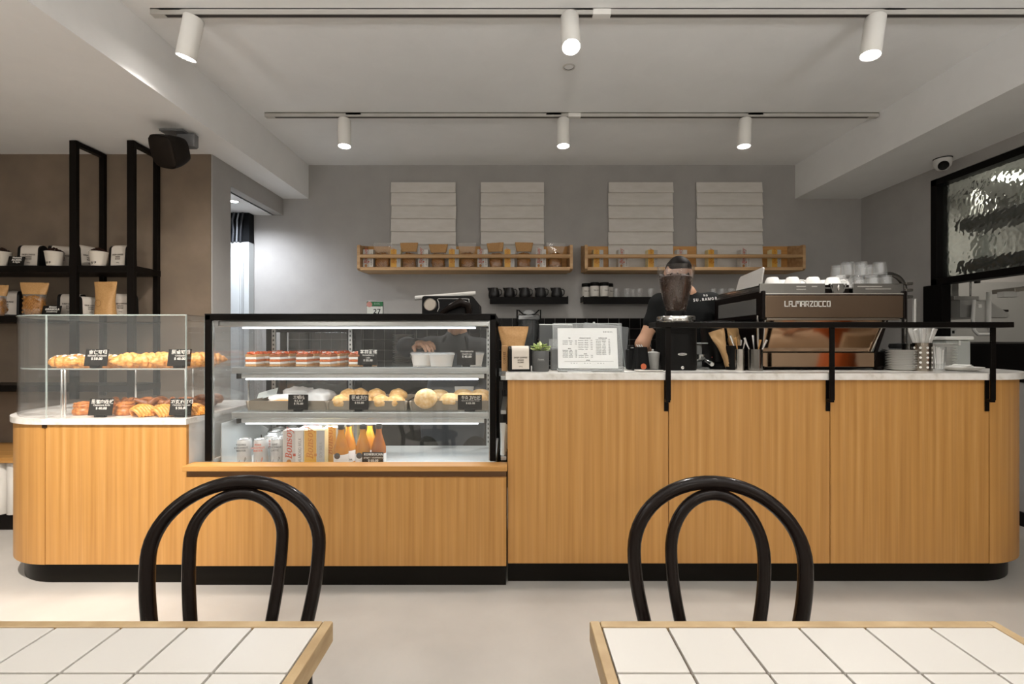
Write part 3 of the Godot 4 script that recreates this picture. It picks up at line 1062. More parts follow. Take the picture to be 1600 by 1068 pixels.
func pastries() -> void:
	var rng := RandomNumberGenerator.new()
	rng.seed = 11
	var d := 2.43
	var shelf := 0.81 + 0.243
	var golden := crust()
	# almond croissants: flat, flaked, dusted with sugar
	var g := G.new()
	croissant(g, 0.038, 0.15, 0.9, 5.0)
	var base := thing("almond_croissant", "", "croissant", Vector3.ZERO, 0, "almond croissants on the upper glass shelf")
	obj("pastry", g, golden, base)
	g = G.new()
	for k in 26:
		var a := rng.randf_range(-0.055, 0.055)
		var b := rng.randf_range(-0.02, 0.02)
		var y := 0.0595 - 9.0 * b * b - 6.0 * a * a
		g.at(Transform3D(Basis.from_euler(Vector3(rng.randf_range(-0.5, 0.5), rng.randf() * 6.0, rng.randf_range(-0.5, 0.5))), Vector3(a, y, b - 0.004 - a * a * 2.0)))
		g.lathe([Vector2(0, 0.0), Vector2(0.006, 0.0004), Vector2(0.0, 0.001)], 7, Vector3.ZERO, 1.5, 1.0)
	obj("almond_flakes", g, mat("f1dfbd", 0.6), base)
	g = G.new()
	for k in 30:
		var a := rng.randf_range(-0.05, 0.05)
		var b := rng.randf_range(-0.018, 0.018)
		g.blob(Vector3(a, 0.0575 - 9.0 * b * b - 6.0 * a * a, b - 0.004 - a * a * 2.0), Vector3(0.009, 0.0035, 0.006), null, 8, 4)
	obj("icing_sugar", g, mat("f6efe2", 0.9), base)
	var spots := [[98, 2.42, 0.1], [140, 2.46, -0.12], [176, 2.44, 0.2], [120, 2.62, 0.3], [165, 2.64, 0.0]]  # last two added where the back pane mirrors the front ones
	var names := ["sugar dusted almond croissant at the left end of the upper glass shelf", "sugar dusted almond croissant, second from the left, beside its brown price card", "sugar dusted almond croissant just right of the first price card", "added almond croissant behind the leftmost two, standing in for a back glass reflection", "added almond croissant behind the first price card, standing in for a back glass reflection"]
	for i in spots.size():
		var s: Array = spots[i]
		var at := V(X(s[0], s[1]), shelf, s[1])
		if i == 0:
			base.position = at
			base.rotation.y = s[2]
			base.set_meta("label", names[0])
		else:
			dup(base, at, s[2], names[i])
	# plain croissants seen from their ends
	g = G.new()
	croissant(g, 0.047, 0.17, 1.2, 6.0)
	base = tag(obj("plain_croissant", g, crust("glossy crust", ["b0642a", "cf8a40", "e0a55a", "f0cc90"], 12.0)), "", "croissant", "plain croissants on the upper glass shelf")
	spots = [[203, 2.44, 1.3], [233, 2.43, 1.15], [262, 2.45, 1.35], [287, 2.46, 1.2], [312, 2.5, 1.1], [328, 2.62, 0.9], [252, 2.62, 1.2], [290, 2.64, 1.3]]
	names = ["plump golden croissant right beside the sugar dusted ones", "plump golden croissant, second of the plain ones from the left", "golden croissant just left of the right hand price card", "golden croissant behind the right hand price card of the upper shelf", "golden croissant just right of the upper price card, at the case's right end", "golden croissant farthest right, near the black frame of the cake case", "golden croissant in the rear row, behind the third plain one", "golden croissant in the rear row, behind the right hand price card"]
	for i in spots.size():
		var s: Array = spots[i]
		var at := V(X(s[0], s[1]), shelf, s[1])
		if i == 0:
			base.position = at
			base.rotation.y = s[2]
			base.set_meta("label", names[0])
		else:
			dup(base, at, s[2] + (PI if i % 2 else 0.0), names[i])
	card(V(X(149, 2.345), shelf, 2.345), 0.115, 0.085, "brown black price card for almond croissants on the upper glass shelf", "杏仁可頌", [["Almond Croissant", 0.1, 1], ["$ 50.00", 0.15]])
	card(V(X(279, 2.345), shelf, 2.345), 0.115, 0.085, "black price card for croissants at the right end of the upper glass shelf", "原味可頌", [["Croissant", 0.1, 1], ["$ 40.00", 0.15]])
	# cinnamon rolls on the marble
	var deck := 0.811
	var dark := crust("cinnamon crust", ["84481c", "a4602a", "bc7a3a", "d09a5c"], 16.0)
	g = G.new()
	g.lathe([Vector2(0, 0.0), Vector2(0.041, 0.0), Vector2(0.046, 0.005), Vector2(0.048, 0.014), Vector2(0.046, 0.025), Vector2(0.041, 0.031), Vector2(0.040, 0.034), Vector2(0.043, 0.039), Vector2(0.043, 0.047), Vector2(0.038, 0.054), Vector2(0.025, 0.058), Vector2(0, 0.06)], 26, Vector3.ZERO, 1.0, 0.95)
	var path := []
	var rad := []
	for j in 44:
		var a := j * 0.36
		path.append(Vector3(cos(a) * (0.004 + 0.0021 * a), 0.056 + 0.006 * (1.0 - a / 16.0), sin(a) * (0.004 + 0.0021 * a)))
		rad.append(0.0055)
	g.tube(path, rad, 7)
	base = tag(obj("cinnamon_roll", g, dark), "", "pastry", "cinnamon rolls on the marble slab")
	spots = [[131, 2.42, 0.0], [166, 2.43, 1.0], [196, 2.41, 2.0]]
	names = ["brown cinnamon roll left of the cinnamon roll price card", "brown cinnamon roll half hidden behind its price card", "brown cinnamon roll right of its price card, beside the striped pastry"]
	for i in 3:
		var s: Array = spots[i]
		var at := V(X(s[0], s[1]), deck, s[1])
		if i == 0:
			base.position = at
			base.set_meta("label", names[0])
		else:
			dup(base, at, s[2], names[i])
	# striped chocolate croissants
	g = G.new()
	for k in 8:
		var t := (k - 3.5) / 4.2
		var rr := 0.052 * sqrt(maxf(1.0 - t * t * 0.75, 0.05))
		var pts := []
		var ra := []
		for j in 15:
			var a := PI * j / 14.0
			pts.append(Vector3(cos(a) * rr * 1.05, sin(a) * rr * 0.95 + 0.004, t * 0.05 + 0.018 * sin(a)))
			ra.append(0.0085)
		g.tube(pts, ra, 7)
	g.blob(Vector3(0, 0.02, 0.0), Vector3(0.05, 0.03, 0.045), null, 16, 8)
	base = tag(obj("chocolate_croissant", g, crust("striped crust", ["a85a1e", "d08636", "e5a04a", "f0bd70"], 15.0)), "", "croissant", "striped chocolate croissants on the marble slab")
	spots = [[229, 2.38, -0.5], [262, 2.38, -0.6], [305, 2.42, -0.3]]
	names = ["striped arched chocolate croissant in front, right of the cinnamon rolls", "striped arched chocolate croissant in front, left of the lower right price card", "striped arched chocolate croissant right of the lower right price card"]
	for i in 3:
		var s: Array = spots[i]
		var at := V(X(s[0], s[1]), deck, s[1])
		if i == 0:
			base.position = at
			base.rotation.y = s[2]
			base.set_meta("label", names[0])
		else:
			dup(base, at, s[2], names[i])
	# dark knotted rolls behind
	g = G.new()
	for k in 3:
		var pts := []
		for j in 17:
			var a := TAU * j / 16.0
			pts.append(Vector3(cos(a + k * 2.1) * (0.034 + 0.008 * k), 0.02 + 0.012 * k + 0.014 * sin(a * 2.0 + k), sin(a) * (0.032 + 0.004 * k)))
		g.tube(pts, 0.0155, 8)
	base = tag(obj("knotted_roll", g, crust("dark crust", ["552c12", "784420", "965c2c", "b47c44"], 15.0)), "", "pastry", "dark knotted rolls in the rear row on the marble slab")
	spots = [[188, 2.57, 0.0], [219, 2.56, 0.9], [247, 2.57, 2.2], [276, 2.56, 3.0], [304, 2.60, 4.0], [326, 2.72, 1.0]]
	names = ["dark knotted roll at the left end of the rear row, behind the cinnamon rolls", "dark knotted roll, second in the rear row from the left", "dark knotted roll in the rear row, above the second striped croissant", "dark knotted roll in the rear row behind the lower right price card", "dark knotted roll in the rear row, right of the lower right price card", "dark knotted roll farthest right in the rear row by the black frame"]
	for i in spots.size():
		var s: Array = spots[i]
		var at := V(X(s[0], s[1]), deck, s[1])
		if i == 0:
			base.position = at
			base.set_meta("label", names[0])
		else:
			dup(base, at, s[2], names[i])
	card(V(X(156, 2.325), deck, 2.325), 0.118, 0.083, "black price card for cinnamon rolls on the marble slab", "黑糖肉桂捲", [["Cinnamon Rolls", 0.1, 1], ["$ 40.00", 0.15]])
	card(V(X(281, 2.325), deck, 2.325), 0.108, 0.083, "black price card for chocolate croissants at the marble slab's right end", "巧克力可頌", [["Chocolate Croissant", 0.085, 1], ["$ 50.00", 0.15]])

# ---------------------------------------------------------------- cakes and trays in the cake case

func cakes() -> void:
	var rng := RandomNumberGenerator.new()
	rng.seed = 5
	var top := 0.59 + 0.4595
	var sponge := grained("sponge", noise_tex(0.04, 3, ["b07c4a", "c4925c", "d4a773", "e0ba8a"], 41, 256), Vector3(14, 14, 14), 0.9, false)
	var cream := mat("f4efe6", 0.55)
	var jam := grained("jam", noise_tex(0.02, 3, ["a8421c", "c8602c", "dd8040", "e9a66a"], 42, 256), Vector3(16, 16, 16), 0.3, false)
	# layered slice: sponge, cream, jam sponge, cream, sponge, red glazed topping
	var variants := []
	for vi in 2:
		var o := thing("cake_slice", "", "cake", Vector3.ZERO, 0, "layered strawberry cake slices on the top shelf")
		var ly := [[0.0, 0.012, "sponge_layer", sponge], [0.012, 0.013, "cream_layer", cream], [0.025, 0.012, "jam_layer", jam], [0.037, 0.014, "cream_layer", cream], [0.051, 0.014, "sponge_layer", sponge if vi == 0 else crust("dark sponge", ["7a4522", "95572c", "a8673a", "b87b4c"], 20.0)]]
		for q in ly:
			obj(q[2], G.new().box(Vector3(0, q[0] + q[1] / 2, 0), Vector3(0.06 - (0.002 if q[2] == "cream_layer" else 0.0), q[1], 0.092), 0.0025), q[3], o)
		var g := G.new()
		for k in 22:
			g.blob(Vector3(rng.randf_range(-0.025, 0.025), 0.066 + rng.randf_range(-0.002, 0.009), rng.randf_range(-0.04, 0.04)), Vector3(0.011, 0.007, 0.012) * rng.randf_range(0.7, 1.2), null, 9, 5)
		obj("glazed_topping", g, mat("d8602e" if vi == 0 else "b86040", 0.25), o)
		g = G.new()
		for k in (7 if vi == 0 else 14):
			var e := Vector3(rng.randf_range(-0.023, 0.023), 0.073, rng.randf_range(-0.038, 0.038))
			g.tube([e, e + Vector3(rng.randf_range(-0.012, 0.012), 0.004, 0.006), e + Vector3(rng.randf_range(-0.015, 0.015), 0.002, 0.014)], 0.002, 5)
		obj("cream_drizzle", g, mat("f7ece2", 0.5), o)
		variants.append(o)
	var where := {0: "leftmost", 1: "second from the left", 2: "third from the left", 3: "fourth from the left", 4: "rightmost"}
	var fronts := [400, 436, 475, 514, 557]
	var first := [true, true]
	for row in 3:
		for i in 5:
			var vi := 0 if (i == 0 or row > 0) else 1
			var d := 2.565 + row * 0.115
			var x: float = X(fronts[i], 2.565) + 0.002 * ((i * 7 + row * 3) % 5 - 2)
			var lb: String = "layered cake slice with %s top in the %s row, %s" % ["a glossy red" if vi == 0 else "a browner, drizzled", ["front", "middle", "rear"][row], where[i]]
			if first[vi]:
				variants[vi].position = V(x, top, d)
				variants[vi].set_meta("label", lb)
				first[vi] = false
			else:
				dup(variants[vi], V(x, top, d), 0.04 * ((i + row) % 3 - 1), lb)
	card(V(X(574, 2.515), top, 2.515), 0.104, 0.086, "black price card beside the layered cake slices on the top shelf", "草莓蛋糕", [["Strawberry", 0.1, 1], ["cake", 0.09, 1], ["$ 55.00", 0.13]], 0.0, 0.12)
	# salad tubs with clear lids
	var tub := thing("paper_tub", "", "tub", Vector3.ZERO, 0, "white paper tubs on the top shelf")
	obj("tub", G.new().lathe([Vector2(0, 0.001), Vector2(0.056, 0.0), Vector2(0.057, 0.003), Vector2(0.068, 0.06), Vector2(0.0705, 0.062), Vector2(0.0705, 0.066), Vector2(0.066, 0.066), Vector2(0.054, 0.006), Vector2(0, 0.006)], 32), mat("e9e6e0", 0.5), tub)
	obj("lid", G.new().lathe([Vector2(0.0725, 0.06), Vector2(0.073, 0.07), Vector2(0.066, 0.074), Vector2(0.06, 0.071), Vector2(0, 0.072)], 32), glass("lid plastic", "eef2f2", 0.3, 0.12), tub)
	var g2 := G.new()
	for k in 16:
		g2.blob(Vector3(rng.randf_range(-0.045, 0.045), 0.05, rng.randf_range(-0.045, 0.045)), Vector3(0.016, 0.012, 0.016), null, 8, 5)
	obj("salad", g2, mat("5b5a50", 0.7), tub)
	tub.position = V(X(690, 2.56), top, 2.56)
	tub.set_meta("label", "white paper tub with a clear lid, frontmost, between the other tubs")
	dup(tub, V(X(661, 2.70), top, 2.70), 1.0, "white paper tub with a clear lid, under the hand reaching in")
	dup(tub, V(X(737, 2.68), top, 2.68), 2.0, "white paper tub with a clear lid, rightmost, behind a price card")
	card(V(X(728.5, 2.515), top, 2.515), 0.1, 0.082, "black price card in front of the rightmost paper tub", "", [["Homemade", 0.12], ["muesli cup", 0.1], ["$ 45.00", 0.14]], 0.0, 0.12)
	# three metal trays on the middle shelf
	var mid := 0.59 + 0.2225
	var steel := mat("a39888", 0.35, 0.75)
	var tr := thing("baking_tray", "", "tray", Vector3.ZERO, 0, "metal baking trays on the middle shelf")
	var hw := 0.213
	var hd := 0.16
	g2 = G.new()
	g2.box(Vector3(0, 0.003, 0), Vector3(hw * 2, 0.004, hd * 2), 0.001)
	obj("tray_floor", g2, steel, tr)
	g2 = G.new()
	for s in [-1, 1]:
		g2.at(Transform3D(Basis(Vector3.FORWARD, s * 0.14), Vector3(s * hw, 0.027, 0)))
		g2.box(Vector3.ZERO, Vector3(0.003, 0.052, hd * 2 - 0.008), 0.001)
		g2.at(Transform3D(Basis(Vector3.RIGHT, s * 0.14), Vector3(0, 0.027, s * hd)))
		g2.box(Vector3.ZERO, Vector3(hw * 2 - 0.008, 0.052, 0.003), 0.001)
	g2.at(Transform3D.IDENTITY)
	for sx in [-1, 1]:
		for sz in [-1, 1]:
			g2.cyl(Vector3(sx * (hw - 0.004), 0.002, sz * (hd - 0.004)), Vector3(sx * (hw + 0.002), 0.053, sz * (hd + 0.002)), 0.007, 0.009, 10)
	obj("tray_wall", g2, steel, tr)
	var td := 2.70
	var xs := [X(449, 2.535), X(573, 2.535) - 0.003, X(703, 2.535) + 0.002]
	tr.position = V(xs[0], mid, td)
	tr.set_meta("label", "shallow metal tray of paper wrapped sandwiches, leftmost on the middle shelf")
	dup(tr, V(xs[1], mid, td), 0, "shallow metal tray of golden brown rolls, middle one on the shelf")
	dup(tr, V(xs[2], mid, td), 0, "shallow metal tray of pale round buns, rightmost on the middle shelf")
	# wrapped sandwiches and greaseproof sheet
	var paper := mat("e2dfd9", 0.6)
	var sh := obj("greaseproof_sheet", G.new().box(Vector3(0, 0, 0), Vector3(0.37, 0.002, 0.27), 0.0), paper)
	sh.position = V(xs[0], mid + 0.0075, td)
	tag(sh, "white greaseproof sheet lining the sandwich tray", "paper")
	for i in 3:
		var o := thing("wrapped_sandwich", ["loosely wrapped sandwich with its brown crust showing, front of the left tray", "bulky white paper wrapped sandwich at the right of the left tray", "white paper wrapped sandwich in the rear of the left tray"][i], "sandwich", V(xs[0] + [-0.05, 0.11, -0.05][i], mid + 0.009, td - [0.075, 0.0, -0.085][i]), [0.06, -0.2, 0.3][i], "wrapped sandwiches in the left tray")
		var nz := FastNoiseLite.new()
		nz.seed = 60 + i
		nz.frequency = 2.6
		var s: Vector3 = [Vector3(0.085, 0.026, 0.042), Vector3(0.068, 0.04, 0.06), Vector3(0.08, 0.042, 0.048)][i]
		obj("wrapping", G.new().blob(Vector3(0, s.y * 0.9 + (0.012 if i == 0 else 0.0), -0.01 if i == 0 else 0.0), s, func(q): return (1.0 + 0.3 * nz.get_noise_3d(q.x * 2, q.y * 2, q.z * 2)) * minf(1.0 / maxf(maxf(absf(q.x), absf(q.z)), 0.62), 1.35), 28, 14), paper, o)
		if i == 0:
			obj("crust", G.new().blob(Vector3(0.0, 0.022, 0.03), Vector3(0.09, 0.022, 0.035), null, 20, 8), crust(), o)
	var tk := obj("order_slip", G.new().box(Vector3.ZERO, Vector3(0.11, 0.0015, 0.07), 0.0), mat("dfe8e4", 0.6))
	tk.position = V(X(418, 2.72), mid + 0.07, 2.72)
	tk.rotation = Vector3(0.5, 0.3, 0.32)
	tag(tk, "pale printed paper slip leaning over the left end of the sandwich tray", "paper slip")
	# rolls and buns
	var nb := FastNoiseLite.new()
	nb.seed = 77
	nb.frequency = 1.1
	var bun_m := crust("pale bun", ["d09c56", "e2ba7c", "ecce9e", "f2deb8"], 9.0)
	var roll_m := crust("golden roll", ["c98a3e", "e0ab60", "eec58a", "f4d9ac"], 10.0)
	var bun := tag(obj("round_bun", G.new().blob(Vector3(0, 0.038, 0), Vector3(0.062, 0.04, 0.055), func(q): return (1.0 + 0.05 * nb.get_noise_3d(q.x, q.y, q.z)) * (0.82 if q.y < -0.5 else 1.0), 24, 14), bun_m), "", "bun", "pale buns in the right tray")
	var bs := [[667, 2.575, 0.05, 1.25], [704, 2.58, 0.012, 0.3], [744, 2.60, 0.012, 0.1], [768, 2.60, 0.01, 1.2], [686, 2.70, 0.02, 0.1], [724, 2.72, 0.02, -0.2], [752, 2.72, 0.02, 0.1], [728, 2.62, 0.014, 0.2]]
	var bl := ["pale bun stood on edge at the left end of the right tray", "pale bun in the front row, right of the upright one", "pale bun in the front row behind its price card", "pale bun at the right end of the right tray", "pale bun in the rear row behind the upright one", "pale bun in the middle of the rear row of the right tray", "pale bun at the right of the rear row", "pale bun in the middle of the right tray, left of the price card"]
	for i in bs.size():
		var b: Array = bs[i]
		var at := V(clampf(X(b[0], b[1]), xs[2] - 0.16, xs[2] + 0.15), mid + b[2], b[1])
		var o: Node3D = bun
		if i == 0:
			bun.position = at
			bun.set_meta("label", bl[0])
			bun.rotation = Vector3(1.2, 0, 0)
			bun.position += Vector3(0, 0.0, -0.0)
		else:
			o = dup(bun, at, b[3], bl[i])
	g2 = G.new()
	g2.blob(Vector3(0, 0.034, 0), Vector3(0.072, 0.04, 0.048), func(q): return (1.0 + 0.07 * nb.get_noise_3d(q.z + 3, q.y, q.x)) * (1.0 - 0.28 * absf(q.x)) * (1.0 + 0.03 * sin(q.x * 9.0)), 26, 14)
	var roll := tag(obj("golden_roll", g2, roll_m), "", "bread roll", "golden rolls in the middle tray")
	bs = [[533, 2.575, 0.3], [567, 2.585, -0.2], [596, 2.575, 0.4], [628, 2.58, -0.3], [545, 2.69, 0.9], [588, 2.70, 0.6], [622, 2.70, 0.2], [562, 2.72, 0.1]]
	bl = ["golden roll at the front left of the middle tray", "golden roll in front, just behind the middle price card", "golden roll in front, right of the middle price card", "golden roll at the front right corner of the middle tray", "golden roll at the rear left of the middle tray", "golden roll at the rear, right of the centre of the middle tray", "golden roll at the rear right of the middle tray", "golden roll at the rear, left of the centre of the middle tray"]
	for i in bs.size():
		var b: Array = bs[i]
		var at := V(clampf(X(b[0], b[1]), xs[1] - 0.15, xs[1] + 0.15), mid + (0.009 if i < 4 else 0.03), b[1])
		if i == 0:
			roll.position = at
			roll.rotation.y = b[2]
			roll.set_meta("label", bl[0])
		else:
			dup(roll, at, b[2], bl[i])
	for i in 2:
		var o := obj("tray_paper", G.new().box(Vector3.ZERO, Vector3(0.37, 0.002, 0.28), 0.0), paper)
		o.position = V(xs[i + 1], mid + 0.0075, td)
		tag(o, ["white paper lining under the golden rolls", "white paper lining under the pale buns"][i], "paper")
	card(V(X(465.5, 2.515), mid, 2.515), 0.106, 0.08, "black price card reading BLAT on the sandwich tray", "三明治", [["B.L.A.T", 0.13], ["$ 75.00", 0.14]], 0.0, 0.06)
	card(V(X(560.5, 2.515), mid, 2.515), 0.102, 0.08, "black price card in front of the tray of golden rolls", "原味麵包", [["Plain Cheese Croissant", 0.07], ["$ 55.00", 0.14]], 0.0, 0.06)
	card(V(X(734, 2.515), mid, 2.515), 0.128, 0.078, "black price card in front of the tray of pale buns", "牛角麵包堡", [["Almond Chicken Bread", 0.09], ["$ 65.00", 0.14]], 0.0, 0.06)

# ---------------------------------------------------------------- cans, cartons and bottles on the case floor

func can(at: Vector3, turn: float, label: String, text: Array, ink: String) -> Node3D:
	var o := thing("drink_can", label, "can", at, turn, "slim drink cans on the case floor")
	var r := 0.0285
	o.scale = Vector3(1.2, 1.22, 1.2)
	obj("body", G.new().lathe([Vector2(0, 0.002), Vector2(0.022, 0.0), Vector2(r, 0.008), Vector2(r, 0.108), Vector2(0.025, 0.116)], 28), mat("c4c5c3", 0.3, 0.3), o)
	obj("lid", G.new().lathe([Vector2(0.025, 0.116), Vector2(0.026, 0.1185), Vector2(0.0235, 0.1185), Vector2(0.0225, 0.115), Vector2(0, 0.115)], 28), mat("d4d6d5", 0.25, 0.8), o)
	var g := G.new()
	var y := 0.098
	for ln in text:
		write(g, ln, 0.0085, T(-0.003, y, r + 0.0001), true)
		y -= 0.0125
	for q in 3:
		strokes(g, "2074 7485 8567 6732", Vector3(-0.018 + q * 0.011, 0.014 + 0.005 * q, r * 0.94), 0.014, 0.026, 0.0016)
	obj("print", g, mat(ink, 0.5), o)
	return o

func carton(at: Vector3, turn: float, label: String, kind: int, group: String, called := "drink_carton", sc := 1.0) -> Node3D:
	# kind 0 white almond, 1 yellow soy
	var o := thing(called, label, "carton", at, turn, group)
	var w := 0.095 * sc
	var h := 0.172 * sc
	var dp := 0.062 * sc
	obj("box", G.new().box(Vector3(0, h / 2, -dp / 2), Vector3(w, h, dp), 0.002), mat("c9c5be" if kind == 0 else "dccb98", 0.45), o)
	var g := G.new()
	g.box(Vector3(-w * 0.18, h / 2, 0.0003), Vector3(w * 0.56, h * 0.98, 0.0008), 0.0)
	if kind == 1:
		obj("front_panel", g, mat("d9a441", 0.45), o)
	else:
		obj("front_panel", g, mat("b9b4ad", 0.45), o)
	obj("side_band", G.new().box(Vector3(w * 0.3, h / 2, 0.0003), Vector3(w * 0.38, h * 0.98, 0.0008), 0.0), mat("d2cec7" if kind == 0 else "b4b3af", 0.45), o)
	g = G.new()
	var up := Transform3D(Basis(Vector3(0, 0, 1), PI / 2), Vector3(-w * 0.2, h * 0.66, 0.001))
	_serif(g, "Bonsoy", 0.03 * sc, up)
	strokes(g, "0090", Vector3(-w * 0.04, h * 0.42, 0.0012), 0.0001, h * 0.5, 0.002 * sc)
	g.at(Transform3D(Basis.IDENTITY, Vector3(w * 0.06, h * 0.33, 0.001)))
	g.box(Vector3.ZERO, Vector3(0.012, 0.012, 0.0006) * sc, 0.0)
	g.at(Transform3D.IDENTITY)
	obj("logo", g, mat("b5472a" if kind == 0 else "c47a1c", 0.5), o)
	g = G.new()
	if kind == 0:
		write(g, "ALMOND MILK", 0.0125 * sc, Transform3D(Basis(Vector3(0, 0, 1), PI / 2), Vector3(w * 0.32, h * 0.46, 0.001)))
		obj("lettering", g, mat("6d665e", 0.5), o)
		obj("almond_picture", G.new().blob(Vector3(-w * 0.2, h * 0.13, 0.0005), Vector3(0.012, 0.015, 0.0012) * sc, null, 12, 6), mat("a8743c", 0.6), o)
	else:
		write(g, "SOY MILK", 0.0125 * sc, Transform3D(Basis(Vector3(0, 0, 1), PI / 2), Vector3(w * 0.32, h * 0.46, 0.001)))
		obj("lettering", g, mat("8d8a84", 0.5), o)
	g = G.new()
	g.box(Vector3(0, h + 0.001, -dp * 0.5), Vector3(w * 0.96, 0.003, 0.012 * sc), 0.001)
	obj("top_seam", g, mat("efece6", 0.5), o)
	return o

func _serif(g: G, s: String, size: float, at: Transform3D) -> void:
	var slant := Basis(Vector3(1, 0, 0), Vector3(0.3, 1, 0), Vector3(0, 0, 1))
	write(g, s, size, at * Transform3D(slant, Vector3.ZERO), true, "Droid Serif")

func case_bottom() -> void:
	var fl := 0.536
	var gr := "slim drink cans on the case floor"
	var cans := [[382, 2.45, ["YOUNG", "COCONUT", "WATER"], "4a4d4c", "slim white can of coconut water standing alone at the far left"], [408, 2.45, ["PINK", "COCONUT", "WATER"], "c9694f", "slim can with coral red print, second from the left"],
		[434, 2.46, ["OAT", "COCONUT", "LATTE"], "5a5d5c", "slim can with grey print beside the almond milk carton"], [424, 2.54, ["PINK", "COCONUT", "WATER"], "c9694f", "slim can with red print behind the coral one"],
		[447, 2.56, ["OAT", "COCONUT", "LATTE"], "5a5d5c", "slim white topped can behind the grey printed one"], [428, 2.64, ["YOUNG", "COCONUT", "WATER"], "4a4d4c", "slim can in the third row, at the left"], [448, 2.68, ["PINK", "COCONUT", "WATER"], "c9694f", "slim can in the third row, second"], [436, 2.77, ["YOUNG", "COCONUT", "WATER"], "4a4d4c", "slim can in the rearmost row, left one"], [456, 2.80, ["OAT", "COCONUT", "LATTE"], "5a5d5c", "slim can in the rearmost row, right one"]]
	for q in cans:
		can(V(X(q[0], q[1]), fl, q[1]), 0.15, q[4], q[2], q[3])
	var cg := "milk cartons on the case floor"
	carton(V(X(458, 2.44), fl, 2.44), 0.1, "grey white almond milk carton with red script, front left of the cartons", 0, cg, "drink_carton", 1.1)
	carton(V(X(491, 2.44), fl, 2.44), 0.1, "yellow and grey soy milk carton at the front", 1, cg, "drink_carton", 1.1)
	for i in 3:
		carton(V(X(474, 2.44) + 0.0 + 0.012 * i, fl, 2.525 + i * 0.085), 0.1, ["almond milk carton in the second row behind the front one", "almond milk carton in the third row", "almond milk carton in the last row"][i], 0, cg, "drink_carton", 1.1)
		carton(V(X(512, 2.44) + 0.008 * i, fl, 2.525 + i * 0.085), 0.1, ["yellow soy milk carton in the second row", "yellow soy milk carton in the third row", "yellow soy milk carton in the last row"][i], 1, cg, "drink_carton", 1.1)
	# amber bottles
	var bs := [[533, 2.45, "amber kombucha bottle with a round black label mark, leftmost"], [545, 2.54, "amber bottle standing behind the first two, left"], [567, 2.46, "bright orange kombucha bottle in front, half covered by the black card"], [578, 2.56, "amber bottle in the rear between the two right ones"], [592, 2.47, "darker red amber bottle, rightmost of the group"]]
	for i in bs.size():
		var q: Array = bs[i]
		var o := thing("kombucha_bottle", q[2], "bottle", V(X(q[0], q[1]), fl, q[1]), 0.0, "amber kombucha bottles on the case floor")
		o.scale = Vector3(1.12, 1.15, 1.12)
		obj("bottle", G.new().lathe([Vector2(0, 0.001), Vector2(0.03, 0.0), Vector2(0.033, 0.004), Vector2(0.033, 0.075), Vector2(0.031, 0.09), Vector2(0.016, 0.14), Vector2(0.013, 0.152), Vector2(0.013, 0.172)], 28), grained("amber%d" % (1 if i == 4 else 0), noise_tex(0.01, 2, ["b06c14", "c07a1a", "cc8822", "dc9c3a"] if i != 4 else ["94501c", "a45e24", "b06a2c", "bc7836"], 51 + i % 3, 128), Vector3(10, 6, 10), 0.08, false), o)
		obj("cap", G.new().lathe([Vector2(0.0145, 0.168), Vector2(0.015, 0.17), Vector2(0.015, 0.186), Vector2(0.013, 0.188), Vector2(0, 0.188)], 20), mat("3c3b3a", 0.35, 0.4), o)
		obj("label", G.new().lathe([Vector2(0.0331, 0.008), Vector2(0.0334, 0.009), Vector2(0.0334, 0.058), Vector2(0.0331, 0.059)], 28), mat("ebe8e3", 0.6), o)
		var g := G.new()
		write(g, "KOMBUCHA", 0.0075, T(0, 0.02, 0.0336), true)
		g.at(Transform3D(Basis(Vector3.RIGHT, PI / 2), Vector3(-0.006, 0.055, 0.034)))
		g.lathe([Vector2(0.0135, -0.0008), Vector2(0.0135, 0.0008), Vector2(0, 0.0009)], 20)
		obj("label_print", g, mat("3a3937", 0.6), o)
	card(V(X(583.5, 2.415), fl, 2.40), 0.108, 0.085, "dark price card lying across the amber bottles", "", [["KOMBUCHA", 0.15], ["ginger / strawberry", 0.1], ["$ 60.00", 0.14]], 0.0, 0.05, "black price cards", false)
	var bk := thing("perforated_bracket", "grey perforated steel bracket leaning at the left end of the case floor", "bracket", V(X(403, 2.80), fl, 2.80))
	obj("plate", G.new().at(Transform3D(Basis(Vector3(0, 0, 1), -0.55), Vector3(0, 0.07, 0))).box(Vector3.ZERO, Vector3(0.05, 0.17, 0.004), 0.001), mat("b9bdbd", 0.3, 0.7), bk)
	for k in 2:
		obj("hole_plug", G.new().at(Transform3D(Basis(Vector3(0, 0, 1), -0.55) * Basis(Vector3.RIGHT, PI / 2), Vector3(-0.016 + k * 0.026, 0.044 + k * 0.042, 0.0025))).lathe([Vector2(0.016, 0), Vector2(0.016, 0.001), Vector2(0, 0.001)], 18), mat("1d1e20", 0.5), bk)

# ---------------------------------------------------------------- coffee bags, cups, pouches

